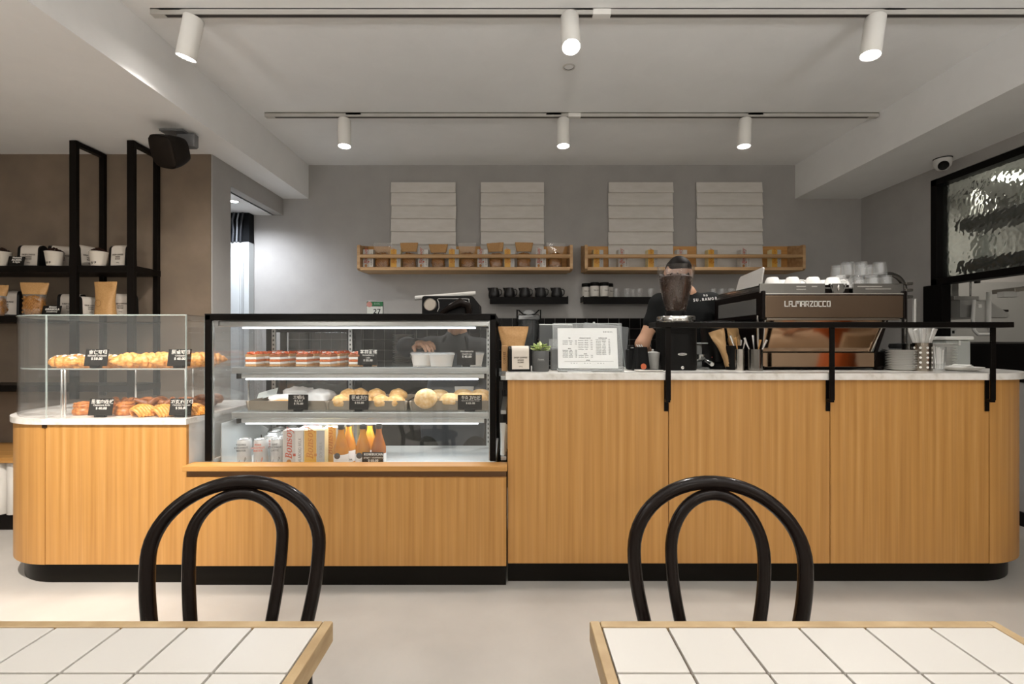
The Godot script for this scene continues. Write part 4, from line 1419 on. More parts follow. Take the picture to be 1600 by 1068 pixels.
func coffee_bag(at: Vector3, turn: float, label: String, group: String, sc := 1.0) -> Node3D:
	# black gusseted bag, round over the top, a pale label wrapped over it
	var o := thing("coffee_bag", label, "coffee bag", at, turn, group)
	var w := 0.135 * sc
	var h := 0.155 * sc
	var dp := 0.085 * sc
	var outline := func(r: float, low: float) -> PackedVector2Array:
		var out := PackedVector2Array()
		out.push_back(Vector2(-dp / 2 - r, low))
		for k in 15:
			var a := PI - PI * k / 14.0
			out.push_back(Vector2(cos(a) * (dp * 0.42 + r), h - dp * 0.42 + sin(a) * (dp * 0.42 + r)))
		out.push_back(Vector2(dp / 2 + r, low))
		return out
	var side := Basis(Vector3(0, 0, 1), Vector3(1, 0, 0), Vector3(0, 1, 0))   # outline x -> z, y -> x, z -> y
	var g := G.new().at(Transform3D(side, Vector3(-w / 2, 0, 0)))
	g.prism(outline.call(0.0, 0.0), 0.0, w)
	obj("bag", g, mat("191817", 0.35), o)
	g = G.new().at(Transform3D(side, Vector3(-w * 0.36, 0, 0)))
	g.prism(outline.call(0.0012, 0.012), 0.0, w * 0.78)
	obj("label_wrap", g, mat("c9bfb2", 0.6), o)
	g = G.new()
	var z := dp * 0.465 + 0.0028
	var tilt := Basis(Vector3.RIGHT, -0.04)
	write(g, "DRIP COFFEE", 0.010 * sc, Transform3D(tilt, Vector3(w * 0.03, h * 0.55, z)), true)
	write(g, "HOUSE", 0.009 * sc, Transform3D(tilt, Vector3(w * 0.03, h * 0.45, z)), true)
	write(g, "BLEND", 0.009 * sc, Transform3D(tilt, Vector3(w * 0.03, h * 0.36, z + 0.0005)), true)
	write(g, "200 g", 0.007 * sc, Transform3D(tilt, Vector3(w * 0.03, h * 0.2, z + 0.001)))
	obj("lettering", g, mat("51493f", 0.7), o)
	return o

func pouch_rows(w0: float, w1: float, d0: float, h: float, wobble: float, sd: int) -> Array:
	# stand-up pouch: oval foot, flat flaring top
	var nz := FastNoiseLite.new()
	nz.seed = sd
	nz.frequency = 2.2
	var rows := []
	for j in 15:
		var t := j / 14.0
		var hw := lerpf(w0, w1, smoothstep(0.35, 1.0, t)) * 0.5 * (1.0 - 0.06 * sin(t * PI))
		var hd := d0 * 0.5 * (1.0 - pow(t, 1.6)) + 0.0015
		var row := PackedVector3Array()
		for k in 28:
			var a := TAU * k / 28
			var cx := signf(cos(a)) * pow(absf(cos(a)), 0.75)
			var cz := signf(sin(a)) * pow(absf(sin(a)), 0.75)
			var q := nz.get_noise_3d(cx * 1.3, t * 2.0, cz)
			row.push_back(Vector3(cx * hw, t * h, cz * (hd + wobble * q * (0.3 + t))))
		rows.append(row)
	return rows

func pouch(at: Vector3, turn: float, label: String, group: String, kind: int, w0: float, w1: float, h: float, sd: int, lean := 0.0) -> Node3D:
	# kind 0 kraft with window, 1 clear film, 2 plain kraft
	var o := thing(["granola_bag", "granola_bag", "kraft_pouch"][kind], label, "bag", at, turn, group)
	o.rotation.z = lean
	var kraft := grained("kraft", noise_tex(0.05, 3, ["ac804d", "b38753", "b98e5a", "bf9560"], 71, 256), Vector3(6, 6, 6), 0.55, false)
	var film := glass("film", "f1ece2", 0.08, 0.06)
	if kind == 2:
		obj("pouch", G.new().loft(pouch_rows(w0, w1, 0.075, h, 0.012, sd)), kraft, o)
		var g2 := G.new()
		g2.at(Transform3D(Basis(Vector3.RIGHT, PI / 2), Vector3(-w0 * 0.14, h * 0.36, 0.036)))
		g2.lathe([Vector2(0.02, 0.0), Vector2(0.0215, 0.0008), Vector2(0.023, 0.0)], 24)
		obj("round_stamp", g2, mat("8a6230", 0.6), o)
		return o
	var rows := pouch_rows(w0, w1, 0.085, h, 0.01, sd)
	var foot := rows.slice(0, 10)
	var head := rows.slice(9, 15)
	if kind == 0:
		obj("kraft_top", G.new().loft(head, true, false), kraft, o)
	else:
		obj("film_top", G.new().loft(head, true, false), film, o)
	obj("film_front", G.new().loft(foot, true, true), film, o)
	var rng := RandomNumberGenerator.new()
	rng.seed = sd
	var g := G.new()
	var nz := FastNoiseLite.new()
	nz.seed = sd + 5
	nz.frequency = 3.0
	g.blob(Vector3(0, h * 0.30, 0), Vector3(w0 * 0.46, h * 0.29, 0.034), func(q): return (1.0 + 0.25 * nz.get_noise_3d(q.x * 2, q.y * 2, q.z * 2)) * minf(1.0 / maxf(maxf(absf(q.x), absf(q.y)), 0.7), 1.25), 24, 14)
	for k in 40:
		var a := rng.randf_range(-1.0, 1.0)
		var b := rng.randf_range(0.06, 0.58)
		g.blob(Vector3(a * w0 * 0.40, h * b, 0.026 + 0.008 * rng.randf()), Vector3(0.009, 0.006, 0.006), null, 6, 4)
	obj("granola", g, crust("granola", ["5b3413", "80501f", "a06d30", "bf8f50"], 30.0), o)
	return o

# ---------------------------------------------------------------- black shelf unit on the left

func left_shelf() -> void:
	var iron := mat("15110e", 0.42, 0.2)
	var o := thing("wall_shelf_unit", "black steel shelf unit hung from ceiling to wall, left of the counter", "shelf", V(0, 0, 3.395))
	var fr := 0.235
	for x in [-2.92, -2.537, -3.75]:
		obj("post", G.new().box(Vector3(x, 1.66, fr), Vector3(0.048, 1.72, 0.026), 0.002), iron, o)
		obj("post", G.new().box(Vector3(x, 1.66, 0.014), Vector3(0.036, 1.72, 0.026), 0.002), iron, o)
		obj("top_bar", G.new().box(Vector3(x, 2.506, fr / 2 + 0.007), Vector3(0.04, 0.028, fr - 0.02), 0.002), iron, o)
	for y in [1.667, 1.333, 0.87]:
		obj("shelf_board", G.new().box(Vector3(-3.2, y, 0.12), Vector3(1.37, 0.044, 0.236), 0.002), iron, o)
	# bench under it
	var b := thing("wall_bench", "wooden topped bench with a white fluted front at the far left wall", "bench", V(-3.9, 0, 3.14))
	obj("seat_board", G.new().box(Vector3(0, 0.45, 0), Vector3(1.7, 0.03, 0.46), 0.003), wood("wood lying", Vector3(0.055, 2.6, 2.6)), b)
	for k in 20:
		obj("flute", G.new().cyl(Vector3(-0.8 + k * 0.083, 0.105, 0.16), Vector3(-0.8 + k * 0.083, 0.432, 0.16), 0.04, 0.04, 14), mat("dcd8d0", 0.5), b)
	obj("bench_body", G.new().box(Vector3(0, 0.27, -0.03), Vector3(1.68, 0.33, 0.36), 0.0), mat("d2cec6", 0.6), b)
	obj("plinth", G.new().box(Vector3(0, 0.052, -0.02), Vector3(1.68, 0.104, 0.36), 0.0), mat("171310", 0.5), b)
	# goods on the upper shelf
	var y1 := 1.690
	var gr := "black coffee bags with pale labels on the wall shelves"
	var d := 3.27
	coffee_bag(V(X(52, d), y1, d), 0.12, "pale labelled coffee bag at the left of the upper shelf, beside the chalk sign", gr)
	coffee_bag(V(X(98, d + 0.03), y1, d + 0.03), 0.5, "coffee bag half hidden by the shelf post, right of the bean cup", gr)
	coffee_bag(V(X(192, d), y1, d), -0.12, "coffee bag with a pale label at the right end of the upper shelf", gr)
	coffee_bag(V(X(132, d + 0.01), y1, d + 0.01), 1.35, "coffee bag turned sideways, showing its black end, between the posts", gr)
	coffee_bag(V(X(-40, d), y1, d), 0.3, "coffee bag beyond the left edge of the upper shelf", gr)
	for i in 3:
		var o2 := thing("bean_cup", ["white paper cup heaped with beans, cut by the left picture edge", "white paper cup heaped with beans, left of the first post", "white paper cup heaped with beans, between the two posts"][i], "cup", V(X([2, 85, 154][i], 3.19), y1, 3.19), [0.3, 0.0, 0.1][i], "paper cups of coffee beans on the upper shelf")
		obj("cup", G.new().lathe([Vector2(0, 0.004), Vector2(0.038, 0.0), Vector2(0.0395, 0.002), Vector2(0.0515, 0.092), Vector2(0.0535, 0.094), Vector2(0.0505, 0.096), Vector2(0.049, 0.09), Vector2(0, 0.085)], 30), mat("cfc6b8", 0.6), o2)
		var g := G.new()
		var rng := RandomNumberGenerator.new()
		rng.seed = 90 + i
		for k in 60:
			var a := rng.randf() * TAU
			var r := sqrt(rng.randf()) * 0.044
			g.blob(Vector3(cos(a) * r, 0.095 + 0.03 * (1.0 - r / 0.05), sin(a) * r), Vector3(0.008, 0.0055, 0.0055), null, 6, 4)
		obj("coffee_beans", g, mat("24130c", 0.35), o2)
		g = G.new()
		write(g, "U P", 0.015, T(0.0, 0.018, 0.0425), true)
		obj("lettering", g, mat("2a2522", 0.6), o2)
	card(V(X(24, 3.18), y1, 3.18), 0.10, 0.068, "black chalk sign standing on the upper wall shelf", "", [["Natural", 0.16, 1], ["ACIDIC", 0.2], ["& light", 0.15, 1]], 0.1, 0.2, "chalk signs on the wall shelves", false)
	# goods on the middle shelf
	var y2 := 1.356
	coffee_bag(V(X(9, d), y2, d), 0.55, "coffee bag at the left of the lower shelf, its black round end showing", gr, 1.15)
	coffee_bag(V(X(113, d + 0.02), y2, d + 0.02), 0.3, "coffee bag on the lower shelf, half behind the first post", gr)
	coffee_bag(V(X(194, d), y2, d), 0.1, "coffee bag at the right end of the lower shelf", gr)
	coffee_bag(V(X(136, d - 0.03), y2, d - 0.03), 1.2, "coffee bag turned edge on beside the plain kraft pouch", gr, 0.85)
	pouch(V(X(54, 3.20), y2, 3.20), 0.15, "clear topped bag of granola at the left of the lower shelf", "granola bags on shelves", 0, 0.12, 0.175, 0.225, 11)
	pouch(V(X(-8, 3.20), y2, 3.20), 0.2, "kraft bag cut off by the left picture edge on the lower shelf", "granola bags on shelves", 0, 0.12, 0.16, 0.21, 12)
	pouch(V(X(165, 3.19), y2, 3.19), -0.1, "plain golden kraft pouch with a round stamp on the lower shelf", "kraft pouches", 2, 0.135, 0.17, 0.23, 13)
	card(V(X(79, 3.17), y2, 3.17), 0.115, 0.07, "black chalk sign on the lower wall shelf beside the granola bag", "", [["House", 0.16, 1], ["GRANOLA", 0.2], ["cranberry", 0.14, 1]], 0.1, 0.25, "chalk signs on the wall shelves", false)
	# loudspeaker under the lowered ceiling
	var sp := thing("loudspeaker", "dark brown wedge shaped loudspeaker tilted under the lowered ceiling", "loudspeaker", V(X(270, 3.0), 2.522, 3.0))
	obj("bracket", G.new().box(Vector3(0.06, -0.05, -0.05), Vector3(0.12, 0.09, 0.05), 0.01).box(Vector3(0.0, -0.006, -0.03), Vector3(0.15, 0.012, 0.1), 0.002), mat("6f6f70", 0.5), sp)
	var g3 := G.new().at(Transform3D(Basis.from_euler(Vector3(0.5, -0.25, -0.25)) * Basis.from_scale(Vector3(0.92, 1.25, 1.0)), Vector3(0.025, -0.14, 0.03)))
	var rows := []
	for j in 9:
		var t := j / 8.0
		var row := PackedVector3Array()
		var s := lerpf(1.0, 0.72, t * t)
		for k in 32:
			var a := TAU * k / 32
			var cx := signf(cos(a)) * pow(absf(cos(a)), 0.55)
			var cy := signf(sin(a)) * pow(absf(sin(a)), 0.55)
			row.push_back(Vector3(cx * 0.092 * s, cy * 0.078 * s, 0.08 - t * 0.14))
		rows.append(row)
	g3.loft(rows)
	obj("cabinet", g3, mat("1a1511", 0.5), sp)
	g3 = G.new().at(g3.t)
	g3.blob(Vector3(0, 0, 0.078), Vector3(0.086, 0.072, 0.016), func(q): return minf(1.0 / maxf(maxf(absf(q.x), absf(q.y)), 0.7), 1.3), 32, 10)
	obj("grille", g3, mat("1f1914", 0.65), sp)
	obj("badge", G.new().at(g3.t).box(Vector3(-0.055, -0.058, 0.082), Vector3(0.006, 0.012, 0.004), 0.001), mat("d8d6d0", 0.3), sp)

# ---------------------------------------------------------------- back wall

func back_wall() -> void:
	var pine := grained("pine", noise_tex(0.01, 5, ["a58058", "b58f64", "c09b70", "cba97f"], 24, 512), Vector3(0.25, 3.0, 3.0), 0.55)
	var slat_m := grained("blind slat", noise_tex(0.02, 4, ["cfcac2", "d4cfc7", "d7d2cb", "dcd8d1"], 25, 256), Vector3(1, 3, 1), 0.75)
	# slatted white boards
	var px := [[611, 712], [751, 850], [951, 1052], [1089, 1192]]
	var nm := ["white boards of overlapping slats, leftmost of the four on the grey wall", "white boards of overlapping slats, second from the left above the left rail shelf", "white boards of overlapping slats above the barista's head, left of the pair", "white boards of overlapping slats, rightmost of the four on the grey wall"]
	var wedge := G.new().at(Transform3D(Basis(Vector3(0, 0, 1), Vector3(1, 0, 0), Vector3(0, 1, 0)), Vector3(-0.3, 0, 0)))
	wedge.prism(PackedVector2Array([Vector2(0.0, 0.0), Vector2(0.024, 0.0), Vector2(0.026, 0.012), Vector2(0.0215, 0.014), Vector2(0.0215, 0.021), Vector2(0.0165, 0.023), Vector2(0.006, 0.1215), Vector2(0.0, 0.1215)]), 0.0, 0.6)
	var wm := wedge.mesh()
	wm.surface_set_material(0, slat_m)
	for i in 4:
		var x0 := X(px[i][0], 4.42)
		var x1 := X(px[i][1], 4.42)
		var o := thing("slatted_board", nm[i], "wall panel", V((x0 + x1) / 2, 1.845, 4.437), 0.0, "white slatted boards on the back wall")
		for k in 7:
			share("slat", wm, o, Transform3D(Basis.from_scale(Vector3((x1 - x0) / 0.6, 1.0 if k < 6 else 0.82, 1)), Vector3(0.002 * ((k * 5 + i) % 3 - 1), k * 0.1215, 0)))
	# two pine rail shelves
	var sh := [[-1.374, 0.539, "long pine wall shelf with a round front rail, filled with granola bags, on the left"], [0.647, 2.605, "long pine wall shelf with a round front rail, holding a few cartons, on the right"]]
	for q in sh:
		var w: float = q[1] - q[0]
		var o := thing("rail_shelf", q[2], "shelf", V((q[0] + q[1]) / 2, 1.816, 4.2), 0.0, "pine rail shelves on the back wall")
		obj("shelf_board", G.new().box(Vector3(0, 0.014, -0.12), Vector3(w - 0.05, 0.028, 0.24), 0.003), pine, o)
		obj("back_board", G.new().box(Vector3(0, 0.13, -0.243), Vector3(w - 0.05, 0.26, 0.008), 0.002), grained("pine back", mats["woodtex"], Vector3(0.2, 3.0, 3.0), 0.55), o)
		for s in [-1, 1]:
			var g := G.new().at(Transform3D(Basis(Vector3(0, 0, 1), Vector3(1, 0, 0), Vector3(0, 1, 0)), Vector3(s * (w / 2 - 0.0125) - 0.0125, 0, 0)))
			g.prism(PackedVector2Array([Vector2(-0.245, 0.01), Vector2(-0.03, 0.0), Vector2(0.0, 0.015), Vector2(0.0, 0.215), Vector2(-0.012, 0.227), Vector2(-0.05, 0.227), Vector2(-0.245, 0.262)]), 0.0, 0.025)
			obj("end_panel", g, pine, o)
		obj("rail", G.new().cyl(Vector3(-w / 2 + 0.02, 0.126, -0.016), Vector3(w / 2 - 0.02, 0.126, -0.016), 0.018, 0.018, 16), pine, o)
	# goods on the left shelf
	var y := 1.845
	var d := 4.30
	var cg := "small drink cartons on the pine shelves"
	var cc := [[575, 0], [618, 1], [661, 0], [709, 1], [754, 0], [796, 1], [845, 0]]
	for i in 7:
		carton(V(X(cc[i][0], d - 0.04), y, d - 0.04), 0.0, "%s carton on the left pine shelf, %s" % [["white almond milk", "yellow soy milk"][cc[i][1]], ["at its left end", "between the first and second bags", "between the second and third bags", "between the third and fourth bags", "between the fourth and fifth bags", "between the fifth and sixth bags", "left of the last bag"][i]], cc[i][1], cg, "drink_carton", 0.98)
	var bb := [[598, 1, 0.0], [640, 0, 0.02], [685, 0, 0.0], [731, 1, 0.03], [776, 0, 0.06], [818, 0, -0.02], [867, 1, -0.04]]
	for i in 7:
		pouch(V(X(bb[i][0], d), y, d), 0.0, ["clear topped granola bag, first from the left on the pine shelf", "kraft topped granola bag, second from the left on the pine shelf", "wide kraft topped granola bag, third from the left, lower than its neighbours", "clear topped granola bag in the middle, fourth from the left", "kraft topped granola bag, fifth from the left, leaning a little", "granola bag, sixth from the left, with a shiny kraft top", "clear topped granola bag at the right end of the pine shelf"][i], "granola bags on shelves", bb[i][1], 0.125, [0.175, 0.165, 0.175, 0.165, 0.155, 0.165, 0.175][i], [0.235, 0.235, 0.222, 0.235, 0.235, 0.238, 0.235][i], 30 + i, bb[i][2])
	cc = [[935, 1], [974, 0], [1020, 1], [1066, 0], [1114, 1], [1165, 0], [1213, 1]]
	for i in 7:
		carton(V(X(cc[i][0], d - 0.02), y, d - 0.02), 0.12, "%s carton on the right pine shelf, %s" % [["white almond milk", "yellow soy milk"][cc[i][1]], ["at its left end", "second from the left", "third from the left", "above the barista's head", "fifth from the left", "second from the right", "at its right end"][i]], cc[i][1], cg, "drink_carton", 0.98)
	# black steel ledges
	var iron := mat("0e0c0b", 0.5, 0.2)
	for q in [[-0.2, 0.505, "short black steel ledge carrying five dark pitchers"], [0.64, 2.06, "black steel ledge carrying jars and glasses, partly behind the grinder"]]:
		var o := thing("steel_ledge", q[2], "shelf", V((q[0] + q[1]) / 2, 1.52, 4.25), 0.0, "black steel ledges on the back wall")
		var w: float = q[1] - q[0]
		obj("lip", G.new().box(Vector3(0, 0.032, 0), Vector3(w, 0.064, 0.006), 0.001), iron, o)
		obj("shelf_plate", G.new().box(Vector3(0, 0.045, -0.098), Vector3(w, 0.006, 0.19), 0.001), iron, o)
		for s in [-1, 1]:
			obj("end_plate", G.new().box(Vector3(s * (w / 2 - 0.003), 0.05, -0.098), Vector3(0.006, 0.05, 0.19), 0.001), iron, o)
	y = 1.57
	# milk pitchers
	var pit := thing("milk_pitcher", "", "pitcher", Vector3.ZERO, 0.0, "dark milk pitchers on the steel ledge")
	var dark := mat("2b2a2a", 0.32, 0.6)
	obj("body", G.new().lathe([Vector2(0, 0.002), Vector2(0.04, 0.0), Vector2(0.048, 0.008), Vector2(0.053, 0.035), Vector2(0.05, 0.066), Vector2(0.04, 0.09), Vector2(0.038, 0.102), Vector2(0.036, 0.102), Vector2(0.037, 0.088), Vector2(0, 0.03)], 30), dark, pit)
	obj("spout", G.new().loft([PackedVector3Array([Vector3(-0.034, 0.102, -0.016), Vector3(-0.062, 0.104, 0), Vector3(-0.034, 0.102, 0.016), Vector3(-0.03, 0.098, 0)]), PackedVector3Array([Vector3(-0.04, 0.07, -0.012), Vector3(-0.048, 0.068, 0), Vector3(-0.04, 0.07, 0.012), Vector3(-0.036, 0.068, 0)])]), dark, pit)
	obj("handle", G.new().tube([Vector3(0.036, 0.09, 0), Vector3(0.055, 0.092, 0), Vector3(0.069, 0.078, 0), Vector3(0.068, 0.05, 0), Vector3(0.052, 0.032, 0)], 0.0055, 8), dark, pit)
	var pn := ["dark rounded milk pitcher at the left end of the steel ledge", "dark milk pitcher, second from the left on the ledge", "dark milk pitcher in the middle of the ledge", "dark milk pitcher, fourth from the left on the ledge", "dark milk pitcher at the right end, its loop handle clear of the others"]
	for i in 5:
		var at := V(X([772, 796, 820, 845, 870][i], 4.32), y, 4.32)
		if i == 0:
			pit.position = at
			pit.set_meta("label", pn[0])
		else:
			dup(pit, at, [0.0, 0.1, -0.15, -0.3, 0.05][i], pn[i])
	# jars
	var jar := thing("lidded_jar", "", "jar", Vector3.ZERO, 0.0, "black lidded jars on the steel ledge")
	obj("jar", G.new().lathe([Vector2(0, 0.001), Vector2(0.036, 0.0), Vector2(0.04, 0.006), Vector2(0.04, 0.12), Vector2(0, 0.122)], 24), mat("1d1b1a", 0.3), jar)
	obj("label_band", G.new().lathe([Vector2(0.0402, 0.022), Vector2(0.0406, 0.023), Vector2(0.0406, 0.114), Vector2(0.0402, 0.115)], 24), mat("c4bfb7", 0.6), jar)
	obj("lid", G.new().lathe([Vector2(0.041, 0.12), Vector2(0.043, 0.122), Vector2(0.043, 0.146), Vector2(0.04, 0.149), Vector2(0, 0.149)], 24), mat("121110", 0.4), jar)
	var g := G.new()
	write(g, "TEA 01", 0.012, T(0, 0.075, 0.041), true)
	obj("lettering", g, mat("5d5852", 0.7), jar)
	var jn := ["black lidded jar with a pale label at the left edge of the ledge", "black lidded jar in front, left of the pair", "black lidded jar in front, right of the pair", "black lidded jar half hidden behind the right front one"]
	for i in 4:
		var jd: float = [4.37, 4.3, 4.3, 4.38][i]
		var at := V(X([916, 929, 944, 951][i], jd), y, jd)
		if i == 0:
			jar.position = at
			jar.set_meta("label", jn[0])
		else:
			dup(jar, at, 0.2 * i, jn[i])
	var gl := tumbler("", "glass tumblers on the steel ledge", 0.034, 0.095)
	var gx := [963, 980, 989, 999, 1017, 1115, 1128, 1142]
	for i in 8:
		var gd: float = 4.30 if i != 2 else 4.38
		var at := V(X(gx[i], gd), y, gd)
		var lb: String = "clear tumbler on the steel ledge, %s" % ["right beside the jars", "second from the jars", "half behind its neighbour", "left of the widest gap", "just left of the grinder hopper", "right of the barista's neck", "above the barista's shoulder, middle", "above the barista's shoulder, nearest the machine"][i]
		if i == 0:
			gl.position = at
			gl.set_meta("label", lb)
		else:
			dup(gl, at, 0, lb)
	# back counter
	var bc := thing("back_counter", "dark fronted back counter with a steel top along the tiled wall", "counter", V(0.6, 0, 4.13))
	obj("body", G.new().box(Vector3(0, 0.45, 0), Vector3(5.1, 0.90, 0.58), 0.002), mat("26241f", 0.6), bc)
	obj("steel_top", G.new().box(Vector3(0, 0.92, 0.0), Vector3(5.12, 0.03, 0.6), 0.003), mat("b6b8b6", 0.3, 0.8), bc)
	for k in 8:
		obj("door", G.new().box(Vector3(-2.23 + k * 0.637, 0.47, 0.292), Vector3(0.63, 0.78, 0.016), 0.002), mat("302d28", 0.5), bc)
	# things standing on it
	var y3 := 0.936
	var bl := thing("blender", "dark blender jug with a curved lid on the back counter, in front of the tiles", "blender", V(X(826, 4.1), y3, 4.1))
	var smoke := glass("smoke", "5a5c5c", 0.62, 0.1)
	obj("motor_base", G.new().box(Vector3(0, 0.1, 0), Vector3(0.19, 0.2, 0.2), 0.02), mat("1b1b1b", 0.4), bl)
	obj("jug", G.new().lathe([Vector2(0, 0.2), Vector2(0.07, 0.2), Vector2(0.094, 0.43), Vector2(0.09, 0.43), Vector2(0.066, 0.21), Vector2(0, 0.21)], 4, Vector3.ZERO, 1.0, 1.0), smoke, bl)
	var hood := G.new().at(Transform3D(Basis.IDENTITY, Vector3(0, 0.42, 0)))
	hood.tube([Vector3(-0.1, 0.0, 0.05), Vector3(-0.1, 0.1, 0.05), Vector3(-0.085, 0.095, 0.05), Vector3(-0.05, 0.062, 0.05), Vector3(0, 0.055, 0.05), Vector3(0.05, 0.062, 0.05), Vector3(0.085, 0.095, 0.05), Vector3(0.1, 0.1, 0.05), Vector3(0.1, 0.0, 0.05)], 0.006, 8)
	obj("lid_frame", hood, mat("101010", 0.4), bl)
	obj("lid_shell", G.new().box(Vector3(0, 0.455, 0.02), Vector3(0.19, 0.05, 0.05), 0.01), smoke, bl)
	obj("dome", G.new().lathe([Vector2(0.062, 0.46), Vector2(0.06, 0.49), Vector2(0.04, 0.515), Vector2(0, 0.525)], 24), glass("clear plastic", "eef2f2", 0.14, 0.05), bl)
	for i in 2:
		var c := thing("steel_container", ["pale grey box on the back counter, left of the barista's hand", "pale grey box on the back counter behind the barista's hand"][i], "box", V(X([983, 1003][i], 3.95), y3, 3.95), 0, "pale boxes on the back counter")
		obj("box", G.new().box(Vector3(0, 0.09, 0), Vector3([0.105, 0.1][i], 0.18, 0.12), 0.006), mat("a9a6a0", 0.5), c)
		obj("lid", G.new().box(Vector3(0, 0.182, 0), Vector3([0.11, 0.105][i], 0.012, 0.125), 0.004), mat("bcb9b3", 0.5), c)
	# stack of dark plates seen through the cake case
	var pl := G.new().lathe([Vector2(0, 0.0), Vector2(0.05, 0.0), Vector2(0.085, 0.012), Vector2(0.086, 0.0145), Vector2(0.05, 0.004), Vector2(0, 0.004)], 28).mesh()
	pl.surface_set_material(0, mat("77736c", 0.35))
	for k in 17:
		var o := share("plate", pl, self)
		o.position = V(X(630, 3.9) + 0.003 * (k % 3), y3 + 0.06 + k * 0.0145, 3.9)
		tag(o, "grey plate in the tall stack on the back counter, %s" % ("topmost" if k == 16 else ("lowest" if k == 0 else ORD[k] + " from the bottom")), "plate", "stack of grey plates behind the cake case")
	var ps := tag(obj("plate_riser", G.new().box(Vector3(0, 0.03, 0), Vector3(0.2, 0.06, 0.2), 0.003), mat("3b3936", 0.6)), "dark low riser under the stack of grey plates", "riser")
	ps.position = V(X(630, 3.9), y3, 3.9)
	# things on top of the cake case
	var ty := 1.3215
	var cal := thing("number_plate_calendar", "small white calendar with a green band and the number 27, on the cake case", "calendar", V(X(586, 2.78), ty, 2.78))
	cal.scale = Vector3(0.82, 0.82, 0.82)
	obj("board", G.new().box(Vector3(0, 0.06, 0), Vector3(0.12, 0.12, 0.012), 0.005), mat("2b332e", 0.5), cal)
	obj("page", G.new().box(Vector3(0, 0.042, 0.0065), Vector3(0.113, 0.078, 0.002), 0.0), mat("d9dcd6", 0.6), cal)
	obj("green_band", G.new().box(Vector3(0, 0.1, 0.0065), Vector3(0.113, 0.03, 0.002), 0.0), mat("1f6b3c", 0.5), cal)
	g = G.new()
	write(g, "27", 0.036, T(0.015, 0.045, 0.0079), true)
	obj("number", g, mat("1d201e", 0.6), cal)
	g = G.new()
	write(g, "8 4 6", 0.014, T(0.016, 0.1, 0.0079))
	obj("band_digits", g, mat("a9c2b0", 0.6), cal)
	g = G.new()
	write(g, "7 1", 0.009, T(0.035, 0.076, 0.0079))
	obj("small_digits", g, mat("7a6f4a", 0.6), cal)
	obj("round_sticker", G.new().at(Transform3D(Basis(Vector3.RIGHT, PI / 2), Vector3(-0.038, 0.096, 0.0075))).lathe([Vector2(0.02, -0.001), Vector2(0.02, 0.001), Vector2(0, 0.0012)], 24), mat("c98f86", 0.6), cal)
	var bx := thing("sealing_machine", "black boxy countertop machine with a round silver dial on the cake case", "machine", V(X(706, 2.72), ty, 2.72))
	g = G.new().at(Transform3D(Basis.IDENTITY, Vector3(0, 0, 0)))
	g.at(Transform3D(Basis(Vector3(1, 0, 0), Vector3(0, 0, 1), Vector3(0, 1, 0)), Vector3(0, 0, -0.09)))
	g.prism(PackedVector2Array([Vector2(-0.158, 0), Vector2(-0.158, 0.103), Vector2(-0.154, 0.112), Vector2(-0.145, 0.116), Vector2(0.118, 0.116), Vector2(0.128, 0.112), Vector2(0.164, 0.066), Vector2(0.166, 0.0)]), 0.0, 0.16)
	obj("casing", g, mat("191818", 0.4), bx)
	g = G.new().at(Transform3D(Basis(Vector3.RIGHT, PI / 2), Vector3(-0.112, 0.066, 0.071)))
	g.lathe([Vector2(0.036, 0.0), Vector2(0.036, 0.008), Vector2(0.031, 0.012), Vector2(0.03, 0.009), Vector2(0, 0.009)], 32)
	obj("dial", g, mat("b5aca0", 0.3, 0.7), bx)
	g = G.new()
	g.tube([Vector3(-0.072, 0.028, 0.072), Vector3(-0.062, 0.05, 0.072), Vector3(-0.064, 0.08, 0.072), Vector3(-0.072, 0.096, 0.072), Vector3(-0.066, 0.1, 0.072), Vector3(0.085, 0.1, 0.072), Vector3(0.105, 0.098, 0.072), Vector3(0.106, 0.075, 0.072)], 0.0022, 6)
	obj("silver_outline", g, mat("c9c6c0", 0.3, 0.7), bx)
	g = G.new()
	g.tube([Vector3(-0.05, 0.018, 0.075), Vector3(0.0, 0.05, 0.095), Vector3(0.06, 0.078, 0.1), Vector3(0.1, 0.06, 0.09), Vector3(0.105, 0.01, 0.08)], [0.012, 0.018, 0.024, 0.022, 0.018], 12)
	obj("grip", g, mat("201a17", 0.3), bx)
	var ro := thing("paper_roll", "white paper roll lying across the top of the black machine", "paper roll", V(X(700, 2.76), ty + 0.127, 2.76))
	g = G.new()
	g.tube([Vector3(-0.19, -0.013, 0.005), Vector3(0.0, 0.002, 0), Vector3(0.16, 0.016, -0.005)], 0.0125, 14)
	obj("rolled_sheet", g, mat("d8d5cf", 0.7), ro)
	obj("roll_end", G.new().at(Transform3D(Basis(Vector3(0, 0, 1), PI / 2 - 0.08), Vector3(0.161, 0.0161, -0.005))).lathe([Vector2(0.0085, -0.0012), Vector2(0.0085, 0.0), Vector2(0, 0.0)], 16), mat("8c8882", 0.8), ro)

func tumbler(label: String, group: String, r: float, h: float) -> Node3D:
	var o := obj("tumbler", G.new().lathe([Vector2(0, 0.0), Vector2(r * 0.78, 0.0), Vector2(r * 0.82, 0.004), Vector2(r, h), Vector2(r - 0.0022, h), Vector2(r * 0.76, 0.009), Vector2(0, 0.009)], 24), glass("tumbler glass", "f2f6f5", 0.035, 0.03))
	return tag(o, label, "glass", group)

# ---------------------------------------------------------------- counter top: till side

